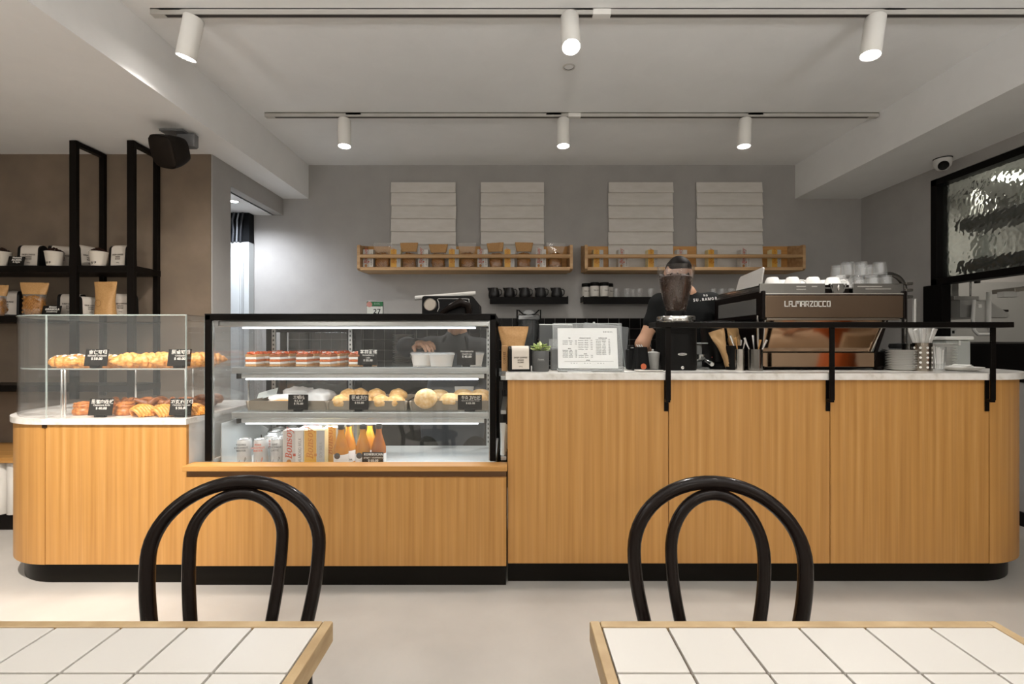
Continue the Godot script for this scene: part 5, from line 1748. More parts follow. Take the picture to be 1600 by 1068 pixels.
func right_counter_things() -> void:
	var y := 1.0305
	# kraft pouch and wooden holder left of the worktop, standing on the under shelf
	var st := thing("side_shelf", "steel side shelf unit filling the gap between cake case and bar counter", "shelf", V(-0.042, 0, 2.66))
	for k in 3:
		obj("shelf_plate", G.new().box(Vector3(0, [0.60, 0.83, 1.0][k], 0), Vector3(0.028, 0.02, 0.6), 0.002), mat("b3b5b3", 0.3, 0.7), st)
	obj("back_sheet", G.new().box(Vector3(0, 0.8, -0.31), Vector3(0.028, 0.42, 0.01), 0.001), mat("2a2a2a", 0.5), st)
	for k in 2:
		obj("hook", G.new().box(Vector3(-0.006 + k * 0.013, 0.925, 0.28), Vector3(0.005, 0.03, 0.012), 0.001), mat("161616", 0.5), st)
	for i in 3:
		var bg := tag(obj("paper_bag", G.new().loft(pouch_rows(0.026, 0.03, 0.05, 0.16 - 0.02 * i, 0.003, 50 + i)), mat("dde2df", 0.6)), ["pale paper bag tucked in the gap, nearest", "pale paper bag tucked in the gap, middle", "pale paper bag tucked in the gap, rearmost"][i], "paper bag", "pale paper bags in the gap beside the bar counter")
		bg.position = V(-0.046 + 0.006 * i, 0.611, 2.40 + 0.075 * i)
	var ho := thing("wooden_sign_stand", "narrow kraft coloured upright stand with carved lettering, beside the black coffee bag", "stand", V(X(788, 2.44), y, 2.44))
	obj("post", G.new().box(Vector3(0, 0.066, 0), Vector3(0.028, 0.132, 0.028), 0.003), mat("b98d5c", 0.6), ho)
	var g := G.new()
	g.at(Transform3D(Basis(Vector3(0, 0, 1), PI / 2), Vector3(0, 0.07, 0.0145)))
	write(g, "COFFEE", 0.013, Transform3D.IDENTITY, true)
	obj("lettering", g, mat("6d4c29", 0.6), ho)
	pouch(V(X(802, 2.60), y, 2.60), 0.0, "tall kraft pouch with a wide shiny top, behind the black coffee bag", "kraft pouches", 2, 0.12, 0.168, 0.235, 14)
	coffee_bag(V(X(811, 2.43), y, 2.43), 0.12, "black coffee bag with a white label on the bar worktop beside the plant pot", "coffee bag on the bar", 0.83)
	# potted succulent
	var po := thing("potted_succulent", "small pale green succulent in a grey cylinder pot with lettering", "plant", V(X(844.5, 2.42), y, 2.42))
	obj("pot", G.new().lathe([Vector2(0, 0.0), Vector2(0.041, 0.0), Vector2(0.0435, 0.003), Vector2(0.0445, 0.104), Vector2(0.0425, 0.106), Vector2(0.041, 0.096), Vector2(0, 0.094)], 36), mat("4d4d4c", 0.6), po)
	g = G.new()
	write(g, "Flower", 0.008, T(0, 0.062, 0.045))
	strokes(g, "0090", Vector3(-0.018, 0.055, 0.0449), 0.036, 0.0001, 0.0006)
	obj("lettering", g, mat("b9b8b4", 0.6), po)
	obj("soil", G.new().lathe([Vector2(0.041, 0.094), Vector2(0, 0.1)], 20), mat("2b2019", 0.9), po)
	var rng := RandomNumberGenerator.new()
	rng.seed = 4
	var leaf := G.new()
	var rows := []
	for j in 7:
		var t := j / 6.0
		var w := 0.0085 * sin(PI * pow(t * 0.92 + 0.06, 0.8)) + 0.0006
		rows.append(PackedVector3Array([Vector3(-w, 0.004 * t * t, t * 0.032), Vector3(0, 0.0025 + 0.004 * t * t, t * 0.032), Vector3(w, 0.004 * t * t, t * 0.032), Vector3(0, -0.0018 + 0.004 * t * t, t * 0.032)]))
	leaf.loft(rows)
	var lm := leaf.mesh()
	var greens := [mat("a9b86a", 0.5), mat("8ba356", 0.5), mat("c3cc8c", 0.5)]
	for k in 46:
		var a := rng.randf() * TAU
		var r := rng.randf_range(0.0, 0.026)
		var up := rng.randf_range(-0.9, 0.1)
		share("leaf", lm, po, Transform3D(Basis(Vector3.UP, a) * Basis(Vector3.RIGHT, up), Vector3(sin(a) * r, 0.102 + rng.randf() * 0.026, cos(a) * r)), greens[k % 3])
	# till monitor seen from behind, printer and stand
	var gray := mat("5a5c5c", 0.5)
	var t := thing("till_monitor", "grey back of a till monitor behind the potted plant", "monitor", V(X(868, 2.66), y, 2.66), 0.12)
	obj("screen_back", G.new().at(Transform3D(Basis(Vector3.RIGHT, 0.12), Vector3(0, 0.17, 0))).box(Vector3.ZERO, Vector3(0.19, 0.15, 0.02), 0.006), gray, t)
	obj("top_edge", G.new().at(Transform3D(Basis(Vector3.RIGHT, 0.12), Vector3(0, 0.246, 0.008))).box(Vector3.ZERO, Vector3(0.19, 0.006, 0.02), 0.002), mat("b4b5b3", 0.4), t)
	obj("stand", G.new().box(Vector3(0.04, 0.07, -0.03), Vector3(0.08, 0.14, 0.04), 0.004).box(Vector3(0.03, 0.008, -0.02), Vector3(0.2, 0.016, 0.14), 0.004), mat("161616", 0.4), t)
	t = thing("card_printer", "small grey device with shelves between the monitor and the drinks menu", "printer", V(X(868, 2.53), y, 2.53))
	obj("body", G.new().box(Vector3(0, 0.06, 0), Vector3(0.05, 0.12, 0.06), 0.004), mat("77797a", 0.45), t)
	obj("paper_shelf", G.new().box(Vector3(-0.005, 0.112, 0.01), Vector3(0.07, 0.005, 0.07), 0.001).box(Vector3(-0.005, 0.14, 0.0), Vector3(0.06, 0.05, 0.004), 0.001), glass("clear plastic", "eef2f2", 0.05, 0.05), t)
	t = thing("till_screen", "dark grey tilted screen sticking out behind the right of the drinks menu", "monitor", V(X(945, 2.70), y, 2.70), -0.05)
	obj("screen_back", G.new().at(Transform3D(Basis(Vector3(0, 0, 1), -0.12) * Basis(Vector3.RIGHT, -0.25), Vector3(0, 0.135, 0))).box(Vector3.ZERO, Vector3(0.26, 0.235, 0.016), 0.006), mat("4b4d4d", 0.45), t)
	obj("stand", G.new().box(Vector3(0, 0.03, -0.04), Vector3(0.08, 0.06, 0.03), 0.003).box(Vector3(0, 0.006, -0.03), Vector3(0.2, 0.012, 0.16), 0.003), mat("8f9190", 0.4), t)
	# acrylic hood and menu board
	t = thing("acrylic_guard", "clear acrylic guard standing behind the drinks menu", "guard", V(X(918, 2.56), y, 2.56))
	obj("sheet", G.new().at(Transform3D(Basis(Vector3.RIGHT, -0.12), Vector3(0, 0.128, 0))).box(Vector3.ZERO, Vector3(0.375, 0.25, 0.004), 0.0), glass("clear plastic", "eef2f2", 0.05, 0.05), t)
	var path := [Vector3(-0.185, 0.001, 0.0), Vector3(-0.185, 0.235, -0.03), Vector3(-0.178, 0.25, -0.031), Vector3(0.165, 0.25, -0.031), Vector3(0.176, 0.24, -0.031), Vector3(0.205, 0.001, 0.0)]
	obj("bright_edge", G.new().tube(path, 0.0016, 6), glass("case edge", "9fc4bb", 0.45, 0.1), t)
	obj("knob", G.new().blob(Vector3(0.04, 0.254, -0.03), Vector3(0.007, 0.006, 0.007)), mat("d9dbd9", 0.2, 0.5), t)
	t = thing("drinks_menu", "white printed drinks menu board leaning on the bar worktop", "menu", V(X(919, 2.40), y + 0.012, 2.40), -0.02)
	var lean := Transform3D(Basis(Vector3.RIGHT, -0.2), Vector3.ZERO)
	g = G.new().at(lean)
	g.box(Vector3(0, 0.108, 0), Vector3(0.304, 0.21, 0.004), 0.0008)
	obj("sheet", g, mat("dcddda", 0.4), t)
	g = G.new().at(lean)
	var z := 0.0024
	write(g, "D R I N K S", 0.0075, T(0.105, 0.192, z))
	var cols := [[-0.092, [[0.160, "TEA"], [0.105, "MILK"]]], [-0.012, [[0.160, "SPECIALTY COFFEE"], [0.078, "COLD"]]], [0.078, [[0.160, "ESPRESSO BAR"]]]]
	for cblock in cols:
		for hd in cblock[1]:
			write(g, hd[1], 0.0048, T(cblock[0], hd[0], z), true)
	for q in [[-0.092, [0.146, 0.138, 0.129, 0.096, 0.089, 0.082, 0.075, 0.068, 0.061]], [-0.012, [0.148, 0.136, 0.125, 0.113, 0.102, 0.07, 0.061]], [0.078, [0.152, 0.143, 0.135, 0.126, 0.118, 0.110, 0.102, 0.094, 0.086, 0.077]]]:
		for yy in q[1]:
			write(g, ["Americano", "Flat White", "Cold Brew", "Earl Grey"][int(yy * 1000) % 4], 0.0044, T(q[0] - 0.022, yy, z))
			write(g, ["Latte", "Mocha", "Matcha"][int(yy * 1000) % 3], 0.0044, T(q[0] + 0.006, yy, z))
			write(g, "120", 0.0044, T(q[0] + 0.032, yy, z))
	write(g, "EXTRA", 0.0048, T(0.0, 0.045, z), true)
	strokes(g, "0090", Vector3(-0.12, 0.039, z), 0.25, 0.001, 0.0005)
	for k in 9:
		write(g, ["oat", "soy", "ice"][k % 3], 0.0034, T(-0.085 + k * 0.014 + (k / 3) * 0.026, 0.03, z))
	obj("print", g, mat("4a4a4a", 0.6), t)
	g = G.new()
	g.box(Vector3(0.01, -0.006, 0.012), Vector3(0.33, 0.008, 0.035), 0.002)
	g.tube([Vector3(-0.15, -0.011, 0.02), Vector3(-0.162, 0.0, 0.03), Vector3(-0.15, 0.006, 0.02)], 0.0025, 6)
	g.tube([Vector3(0.16, -0.011, 0.02), Vector3(0.172, 0.0, 0.03), Vector3(0.16, 0.006, 0.02)], 0.0025, 6)
	obj("clear_foot", g, mat("9fa3a2", 0.25, 0.4), t)
	# card reader, black bins, grey pot, phone tray
	t = thing("card_terminal", "black tapered card terminal with a round orange sticker on the worktop", "card terminal", V(X(1001, 2.50), y, 2.50), 0.15)
	g = G.new()
	rows = []
	for j in 8:
		var q := j / 7.0
		var row := PackedVector3Array()
		for k in 24:
			var a := TAU * k / 24
			row.push_back(Vector3(signf(cos(a)) * pow(absf(cos(a)), 0.4) * lerpf(0.043, 0.031, q), q * 0.124, signf(sin(a)) * pow(absf(sin(a)), 0.4) * lerpf(0.036, 0.02, q)))
		rows.append(row)
	g.loft(rows)
	obj("body", g, mat("151515", 0.4), t)
	g = G.new()
	for k in 3:
		g.at(Transform3D(Basis(Vector3(0, 0, 1), 0.6), Vector3(-0.018 + k * 0.012, 0.129, 0.0)))
		g.box(Vector3.ZERO, Vector3(0.005, 0.016, 0.004), 0.001)
	obj("receipt_teeth", g, mat("d8d8d4", 0.4), t)
	g = G.new().at(Transform3D(Basis(Vector3.RIGHT, PI / 2 - 0.1), Vector3(0.0, 0.022, 0.0365)))
	g.lathe([Vector2(0.0155, -0.001), Vector2(0.0155, 0.001), Vector2(0, 0.0012)], 24)
	obj("sticker", g, mat("c4623a", 0.5), t)
	t = thing("scanner_holder", "dark narrow scanner in its holder left of the card terminal", "scanner", V(X(984, 2.58), y, 2.58))
	obj("holder", G.new().box(Vector3(0, 0.055, 0), Vector3(0.036, 0.11, 0.05), 0.006), mat("242424", 0.4), t)
	obj("scanner_head", G.new().box(Vector3(0.004, 0.118, 0.004), Vector3(0.03, 0.03, 0.045), 0.006), mat("191919", 0.35), t)
	obj("silver_trim", G.new().box(Vector3(0.006, 0.118, 0.028), Vector3(0.016, 0.006, 0.003), 0.001), mat("c9c9c6", 0.3, 0.6), t)
	t = thing("grey_jug", "small grey lidded pot beside the grinder", "pot", V(X(1020, 2.55), y, 2.55))
	obj("pot", G.new().lathe([Vector2(0, 0), Vector2(0.028, 0.0), Vector2(0.03, 0.003), Vector2(0.037, 0.09), Vector2(0.036, 0.093), Vector2(0, 0.093)], 28), mat("8b8a86", 0.45), t)
	obj("lid", G.new().lathe([Vector2(0.034, 0.093), Vector2(0.02, 0.098), Vector2(0.006, 0.1), Vector2(0.006, 0.108), Vector2(0, 0.112)], 20), mat("a5a4a0", 0.4), t)
	t = thing("tip_tray", "flat pale tray with a dark mat lying at the front of the worktop", "tray", V(X(1014, 2.40), y, 2.40), 0.1)
	obj("plate", G.new().box(Vector3(0, 0.005, 0), Vector3(0.13, 0.007, 0.075), 0.003), mat("d3cfc8", 0.4), t)
	obj("mat", G.new().box(Vector3(0.012, 0.009, 0), Vector3(0.085, 0.002, 0.055), 0.0), mat("3b3a38", 0.6), t)
	for i in 2:
		var pp := obj("paper_slip", G.new().box(Vector3.ZERO, Vector3([0.12, 0.05][i], 0.001, 0.08), 0.0), mat("e6e5e1", 0.7))
		pp.position = V(X([905, 979][i], 2.37), y + 0.001, 2.37 + 0.02 * i)
		pp.rotation.y = 0.3 * i
		tag(pp, ["white paper lying under the drinks menu", "small white slip lying right of the drinks menu"][i], "paper slip")
	grinders()

func grinders() -> void:
	var y := 1.0305
	var black := mat("161514", 0.35)
	var chrome := mat("d2d1cd", 0.12, 1.0)
	var o := thing("coffee_grinder", "tall black coffee grinder with a bean filled clear hopper", "grinder", V(X(1056, 2.58), y, 2.58))
	var g := G.new()
	var rows := []
	for j in 8:
		var q := [0.0, 0.01, 0.04, 0.14, 0.2, 0.24, 0.248, 0.25][j] as float
		var s := [0.97, 1.0, 1.0, 0.99, 0.99, 1.0, 0.99, 0.96][j] as float
		var row := PackedVector3Array()
		for k in 36:
			var a := TAU * k / 36
			row.push_back(Vector3(signf(cos(a)) * pow(absf(cos(a)), 0.6) * 0.098 * s, q, signf(sin(a)) * pow(absf(sin(a)), 0.6) * 0.098 * s))
		rows.append(row)
	g.loft(rows)
	obj("body", g, black, o)
	obj("chrome_collar", G.new().lathe([Vector2(0.09, 0.25), Vector2(0.1, 0.252), Vector2(0.101, 0.256), Vector2(0.101, 0.284), Vector2(0.098, 0.288), Vector2(0.04, 0.29), Vector2(0, 0.29)], 40), chrome, o)
	obj("hopper_neck", G.new().lathe([Vector2(0.045, 0.288), Vector2(0.053, 0.292), Vector2(0.053, 0.315), Vector2(0.05, 0.318)], 32), mat("0f0e0e", 0.3), o)
	var prof := [Vector2(0.05, 0.312), Vector2(0.056, 0.33), Vector2(0.07, 0.39), Vector2(0.086, 0.46), Vector2(0.095, 0.52), Vector2(0.099, 0.562)]
	var wallp := prof.duplicate()
	for k in range(prof.size() - 1, -1, -1):
		wallp.append(prof[k] - Vector2(0.003, 0))
	obj("hopper", G.new().lathe(wallp, 40), glass("hopper plastic", "6a5a4c", 0.03, 0.03), o)
	# heaped beans
	var nz := FastNoiseLite.new()
	nz.frequency = 9.0
	g = G.new()
	var bp := [Vector2(0, 0.314), Vector2(0.044, 0.314), Vector2(0.051, 0.33), Vector2(0.064, 0.39), Vector2(0.078, 0.455), Vector2(0.084, 0.50), Vector2(0.05, 0.515), Vector2(0, 0.52)]
	g.lathe(bp, 30)
	var rng := RandomNumberGenerator.new()
	rng.seed = 3
	for k in 420:
		var a := rng.randf() * TAU
		var yy := rng.randf_range(0.32, 0.52)
		var r: float = lerpf(0.048, 0.085, (yy - 0.32) / 0.18)
		if yy > 0.495:
			r = sqrt(rng.randf()) * 0.084
			yy = 0.505 + 0.01 * rng.randf()
		g.at(Transform3D(Basis.from_euler(Vector3(rng.randf() * 3, rng.randf() * 3, rng.randf() * 3)), Vector3(cos(a) * r, yy, sin(a) * r)))
		g.blob(Vector3.ZERO, Vector3(0.0065, 0.0045, 0.004), null, 6, 4)
	obj("coffee_beans", g, crust("beans", ["1c0f08", "2b180d", "3b2415", "4a301f"], 40.0), o)
	g = G.new()
	g.blob(Vector3(0.0, 0.085, 0.098), Vector3(0.024, 0.007, 0.002), null, 20, 6)
	obj("badge", g, mat("c9c6c0", 0.35, 0.4), o)
	g = G.new()
	write(g, "MAHLER", 0.006, T(0.0, 0.0865, 0.1003), true)
	obj("badge_lettering", g, mat("1b1a19", 0.5), o)
	g = G.new().at(Transform3D(Basis(Vector3.RIGHT, PI / 2), Vector3(0.0, 0.016, 0.098)))
	g.lathe([Vector2(0.009, 0), Vector2(0.009, 0.006), Vector2(0.006, 0.008), Vector2(0, 0.008)], 18)
	obj("power_button", g, chrome, o)
	# second grinder
	o = thing("espresso_grinder", "low black on demand grinder with a small badge, behind the utensil cans", "grinder", V(X(1121, 2.72), y, 2.72))
	g = G.new()
	rows = []
	for j in 10:
		var q := j / 9.0
		var row := PackedVector3Array()
		var hw := lerpf(0.062, 0.085, smoothstep(0.1, 0.9, q)) * (1.0 - 0.5 * maxf(q - 0.9, 0.0))
		for k in 28:
			var a := TAU * k / 28
			row.push_back(Vector3(signf(cos(a)) * pow(absf(cos(a)), 0.6) * hw, q * 0.27, signf(sin(a)) * pow(absf(sin(a)), 0.6) * 0.085))
		rows.append(row)
	g.loft(rows)
	obj("body", g, black, o)
	obj("badge", G.new().blob(Vector3(0.005, 0.122, 0.086), Vector3(0.03, 0.011, 0.003), null, 20, 6), mat("aaa7a2", 0.3, 0.5), o)
	g = G.new()
	write(g, "MAHLER", 0.007, T(0.005, 0.122, 0.0895), true)
	obj("badge_lettering", g, mat("1b1a19", 0.5), o)
	g = G.new()
	g.blob(Vector3(0.005, 0.098, 0.086), Vector3(0.012, 0.008, 0.006)).blob(Vector3(0.005, 0.082, 0.086), Vector3(0.006, 0.006, 0.005))
	obj("outlet_knob", g, mat("8b8884", 0.25, 0.7), o)
	obj("status_light", G.new().blob(Vector3(-0.055, 0.064, 0.06), Vector3(0.004, 0.004, 0.004)), mat("b3392a", 0.3), o)
	obj("tray", G.new().lathe([Vector2(0, 0.0), Vector2(0.09, 0.0), Vector2(0.095, 0.012), Vector2(0.085, 0.03), Vector2(0.05, 0.04), Vector2(0, 0.04)], 28, Vector3(0, 0.0, 0.03)), mat("0f0f0f", 0.3), o)
	# portafilter fork beside it
	o = thing("portafilter_stand", "grey metal fork stand with a portafilter between the two grinders", "stand", V(X(1093, 2.66), y, 2.66))
	obj("frame", G.new().box(Vector3(0, 0.005, 0), Vector3(0.07, 0.01, 0.1), 0.002).box(Vector3(0.0, 0.075, -0.04), Vector3(0.06, 0.14, 0.008), 0.002).box(Vector3(0, 0.142, -0.0), Vector3(0.064, 0.008, 0.08), 0.002), mat("6f7170", 0.35, 0.6), o)
	obj("portafilter", G.new().lathe([Vector2(0.0, 0.06), Vector2(0.02, 0.06), Vector2(0.03, 0.075), Vector2(0.032, 0.1), Vector2(0.029, 0.1), Vector2(0, 0.09)], 24, Vector3(0, -0.02, 0.0)).cyl(Vector3(0.01, 0.06, 0.03), Vector3(0.016, 0.03, 0.13), 0.009, 0.012), mat("a9aaa8", 0.2, 0.9), o)
	# utensil cans
	for i in 2:
		var px: float = [1156, 1174][i]
		var c := thing("utensil_can", ["narrow bright steel can of spoons and brushes, left of the pair", "wider dark polished steel can of tongs, beside the espresso machine"][i], "utensil holder", V(X(px, 2.52), y, 2.52 - 0.04 * i))
		var r: float = [0.026, 0.037][i]
		obj("can", G.new().lathe([Vector2(0, 0), Vector2(r, 0), Vector2(r, 0.112), Vector2(r - 0.002, 0.112), Vector2(r - 0.002, 0.004), Vector2(0, 0.004)], 32), mat("cfcac2" if i == 0 else "8a8782", 0.16, 1.0), c)
		for k in 4:
			var a := 0.5 + k * 1.7 + i
			var tip := Vector3(cos(a) * r * 1.5 - 0.012 + 0.012 * i, 0.16 + 0.012 * (k % 3), sin(a) * r * 1.2)
			var u := obj("utensil", G.new().tube([Vector3(-cos(a) * r * 0.5, 0.01, -sin(a) * r * 0.5), tip * Vector3(0.7, 0.75, 0.7), tip], [0.003, 0.0035, 0.007], 7, 0.6), mat(["d8d6d2", "b98a52", "e3e1dc", "c2c0bc"][(k + i) % 4], 0.25, [0.9, 0.0, 0.6, 0.9][(k + i) % 4]), c)
			u.set_meta("label", ["long steel spoon", "wooden handled brush", "white handled tongs", "steel stirring rod"][(k + i) % 4])
	var kf := thing("filter_papers", "crumpled kraft paper filters standing in front of the black grinder", "paper filters", V(X(1148, 2.57), y, 2.57))
	for k in 3:
		var nz2 := FastNoiseLite.new()
		nz2.seed = 20 + k
		nz2.frequency = 2.0
		obj("filter", G.new().at(Transform3D(Basis.from_euler(Vector3(-0.1, 0.5 * k, 0.3 - 0.35 * k)), Vector3(-0.025 + k * 0.028, 0.0, -0.01 * k))).loft(pouch_rows(0.03, 0.09, 0.05, 0.225 + 0.012 * k, 0.02, 80 + k)), mat(["b89466", "a98556", "c29e70"][k], 0.7), kf)
	obj("holder", G.new().lathe([Vector2(0, 0), Vector2(0.045, 0), Vector2(0.05, 0.13), Vector2(0.047, 0.13), Vector2(0.042, 0.005), Vector2(0, 0.005)], 28), black, kf)

# ---------------------------------------------------------------- espresso machine

func espresso_machine() -> void:
	var o := thing("espresso_machine", "large dark brown and chrome espresso machine with white lettering on its back", "espresso machine", V(1.69, 1.0305, 2.5))
	var chrome := mat("dddbd6", 0.1, 1.0)
	var mirror := mat("b59a80", 0.06, 1.0)
	var brown := mat("6d5b4a", 0.22, 0.75)
	var dark := mat("171210", 0.3, 0.3)
	var g := G.new()
	# feet and drip base
	g.box(Vector3(-0.03, 0.052, -0.3), Vector3(0.70, 0.09, 0.5), 0.006)
	for sx in [-0.35, 0.29]:
		for sz in [-0.06, -0.52]:
			g.cyl(Vector3(sx, 0.0, sz), Vector3(sx, 0.02, sz), 0.024)
	obj("base", g, dark, o)
	obj("base_mirror", G.new().box(Vector3(-0.045, 0.054, -0.046), Vector3(0.60, 0.076, 0.006), 0.001), mirror, o)
	# leaning polished back panel between flaring legs
	var bw := 0.30
	var bot := Vector3(-0.05, 0.098, -0.055)
	var topv := Vector3(-0.025, 0.282, -0.018)
	var rows := []
	for j in 2:
		var c := bot if j == 0 else topv
		var w := 0.295 if j == 0 else 0.325
		rows.append(PackedVector3Array([c + Vector3(-w, 0, 0), c + Vector3(w, 0, 0), c + Vector3(w, 0, -0.008), c + Vector3(-w, 0, -0.008)]))
	g = G.new()
	var fn := (rows[0][1] - rows[0][0] as Vector3).cross(rows[1][0] - rows[0][0]).normalized()
	var ids := []
	for q in [rows[0][0], rows[0][1], rows[1][1], rows[1][0]]:
		ids.append(g.p(q, fn))
	g.quad(ids[0], ids[1], ids[2], ids[3])
	ids = []
	for q in [rows[0][3], rows[0][2], rows[1][2], rows[1][3]]:
		ids.append(g.p(q, -fn))
	g.quad(ids[0], ids[1], ids[2], ids[3])
	obj("polished_back", g, mirror, o)
	obj("inner_body", G.new().box(Vector3(-0.03, 0.19, -0.3), Vector3(0.66, 0.19, 0.4), 0.01), dark, o)
	for s in [-1, 1]:
		obj("leg", G.new().tube([bot + Vector3(s * 0.305, -0.05, 0.0), topv + Vector3(s * 0.335, 0.02, 0.004)], 0.012, 4, 1.0), dark, o)
		obj("leg_edge", G.new().tube([bot + Vector3(s * 0.293, 0.0, 0.006), topv + Vector3(s * 0.322, 0.0, 0.008)], 0.004, 6), chrome, o)
		obj("leg", G.new().cyl(Vector3(s * 0.33, 0.09, -0.52), Vector3(s * 0.34, 0.3, -0.53), 0.018), dark, o)
	obj("side_leg_trim", G.new().tube([Vector3(-0.378, 0.02, -0.02), Vector3(-0.392, 0.29, -0.005)], 0.006, 8), chrome, o)
	# upper body
	obj("back_panel", G.new().box(Vector3(-0.003, 0.335, 0.012), Vector3(0.725, 0.118, 0.02), 0.004), brown, o)
	obj("lower_lip", G.new().box(Vector3(-0.003, 0.270, 0.0), Vector3(0.70, 0.014, 0.03), 0.003), mat("8d8478", 0.2, 0.9), o)
	g = G.new()
	for s in [-1, 1]:
		obj("end_cap", G.new().box(Vector3(s * 0.37, 0.345, -0.27), Vector3(0.022, 0.15, 0.585), 0.006), dark, o)
	obj("upper_body", G.new().box(Vector3(0, 0.345, -0.29), Vector3(0.72, 0.13, 0.55), 0.006), dark, o)
	obj("side_inset", G.new().box(Vector3(-0.382, 0.338, -0.27), Vector3(0.003, 0.085, 0.46), 0.001), mat("8b8985", 0.25, 0.6), o)
	# lettering
	g = G.new()
	var font := {"L": "0900 0060", "A": "0009 0969 6960 0464", "M": "0009 0999 9990 4945", "R": "0009 0969 6964 6404 3460", "Z": "0969 6900 0060", "O": "0009 0969 6960 6000", "C": "6909 0900 0060", "T": "0969 3930"}
	var x := -0.262
	for ch in "LA MARZOCCO":
		if ch == " ":
			strokes(g, "0090", Vector3(x - 0.004, 0.336, 0.0223), 0.02, 0.001, 0.0045)
			x += 0.013
			continue
		strokes(g, font[ch], Vector3(x, 0.336, 0.0223), 0.0225, 0.026, 0.0046)
		x += 0.0285 if ch == "M" else 0.0225
	obj("lettering", g, mat("d9d6d0", 0.4), o)
	# chrome top rail with slots and a cut out round the emblem
	var rail := mat("8c8a86", 0.18, 0.9)
	g = G.new()
	g.box(Vector3(-0.215, 0.432, 0.004), Vector3(0.345, 0.05, 0.012), 0.002)
	g.box(Vector3(0.235, 0.432, 0.004), Vector3(0.26, 0.05, 0.012), 0.002)
	g.box(Vector3(0.027, 0.432, 0.003), Vector3(0.06, 0.05, 0.012), 0.002)
	for s in [-1, 1]:
		var sl := G.new()
		g.at(Transform3D(Basis(Vector3(0, 0, 1), s * -0.35), Vector3(0.027 + s * 0.034, 0.432, 0.003)))
		g.box(Vector3.ZERO, Vector3(0.006, 0.052, 0.012), 0.001)
	g.at(Transform3D.IDENTITY)
	obj("top_rail", g, rail, o)
	obj("emblem_recess", G.new().box(Vector3(0.027, 0.43, -0.006), Vector3(0.13, 0.044, 0.004), 0.0), dark, o)
	obj("rail_trim", G.new().box(Vector3(0.0, 0.402, 0.008), Vector3(0.735, 0.010, 0.022), 0.003), chrome, o)
	obj("emblem", G.new().blob(Vector3(0.027, 0.434, 0.011), Vector3(0.007, 0.017, 0.004)), chrome, o)
	g = G.new()
	for q in [[0.19, 0.441, 0.13], [0.235, 0.428, 0.135], [-0.17, 0.441, 0.05], [-0.17, 0.426, 0.05], [-0.10, 0.441, 0.03]]:
		g.box(Vector3(q[0], q[1], 0.0105), Vector3(q[2], 0.0045, 0.002), 0.0005)
	obj("rail_slots", g, mat("f0eee8", 0.15, 0.8), o)
	g = G.new()
	for s in [-1, 1]:
		g.box(Vector3(s * 0.368, 0.43, -0.27), Vector3(0.01, 0.045, 0.55), 0.002)
	g.box(Vector3(0, 0.43, -0.55), Vector3(0.73, 0.045, 0.01), 0.002)
	obj("side_rail", g, rail, o)
	g = G.new()
	for k in 3:
		g.box(Vector3(-0.3745, 0.418 + k * 0.012, -0.2 - 0.04 * k), Vector3(0.002, 0.004, 0.22), 0.0005)
	obj("side_slots", g, chrome, o)
	obj("cup_tray", G.new().box(Vector3(0, 0.434, -0.27), Vector3(0.725, 0.006, 0.55), 0.001), mat("a19f9b", 0.25, 0.8), o)
	# pale wing plate standing at the left end
	g = G.new().at(Transform3D(Basis(Vector3(0, 0, 1), Vector3(1, 0, 0), Vector3(0, 1, 0)), Vector3(-0.373, 0, 0)))
	g.prism(PackedVector2Array([Vector2(-0.01, 0.445), Vector2(0.0, 0.49), Vector2(0.016, 0.535), Vector2(0.008, 0.542), Vector2(-0.23, 0.525), Vector2(-0.25, 0.51), Vector2(-0.29, 0.445)]), 0.0, 0.009)
	obj("wing_plate", g, mat("d0cdc8", 0.35), o)

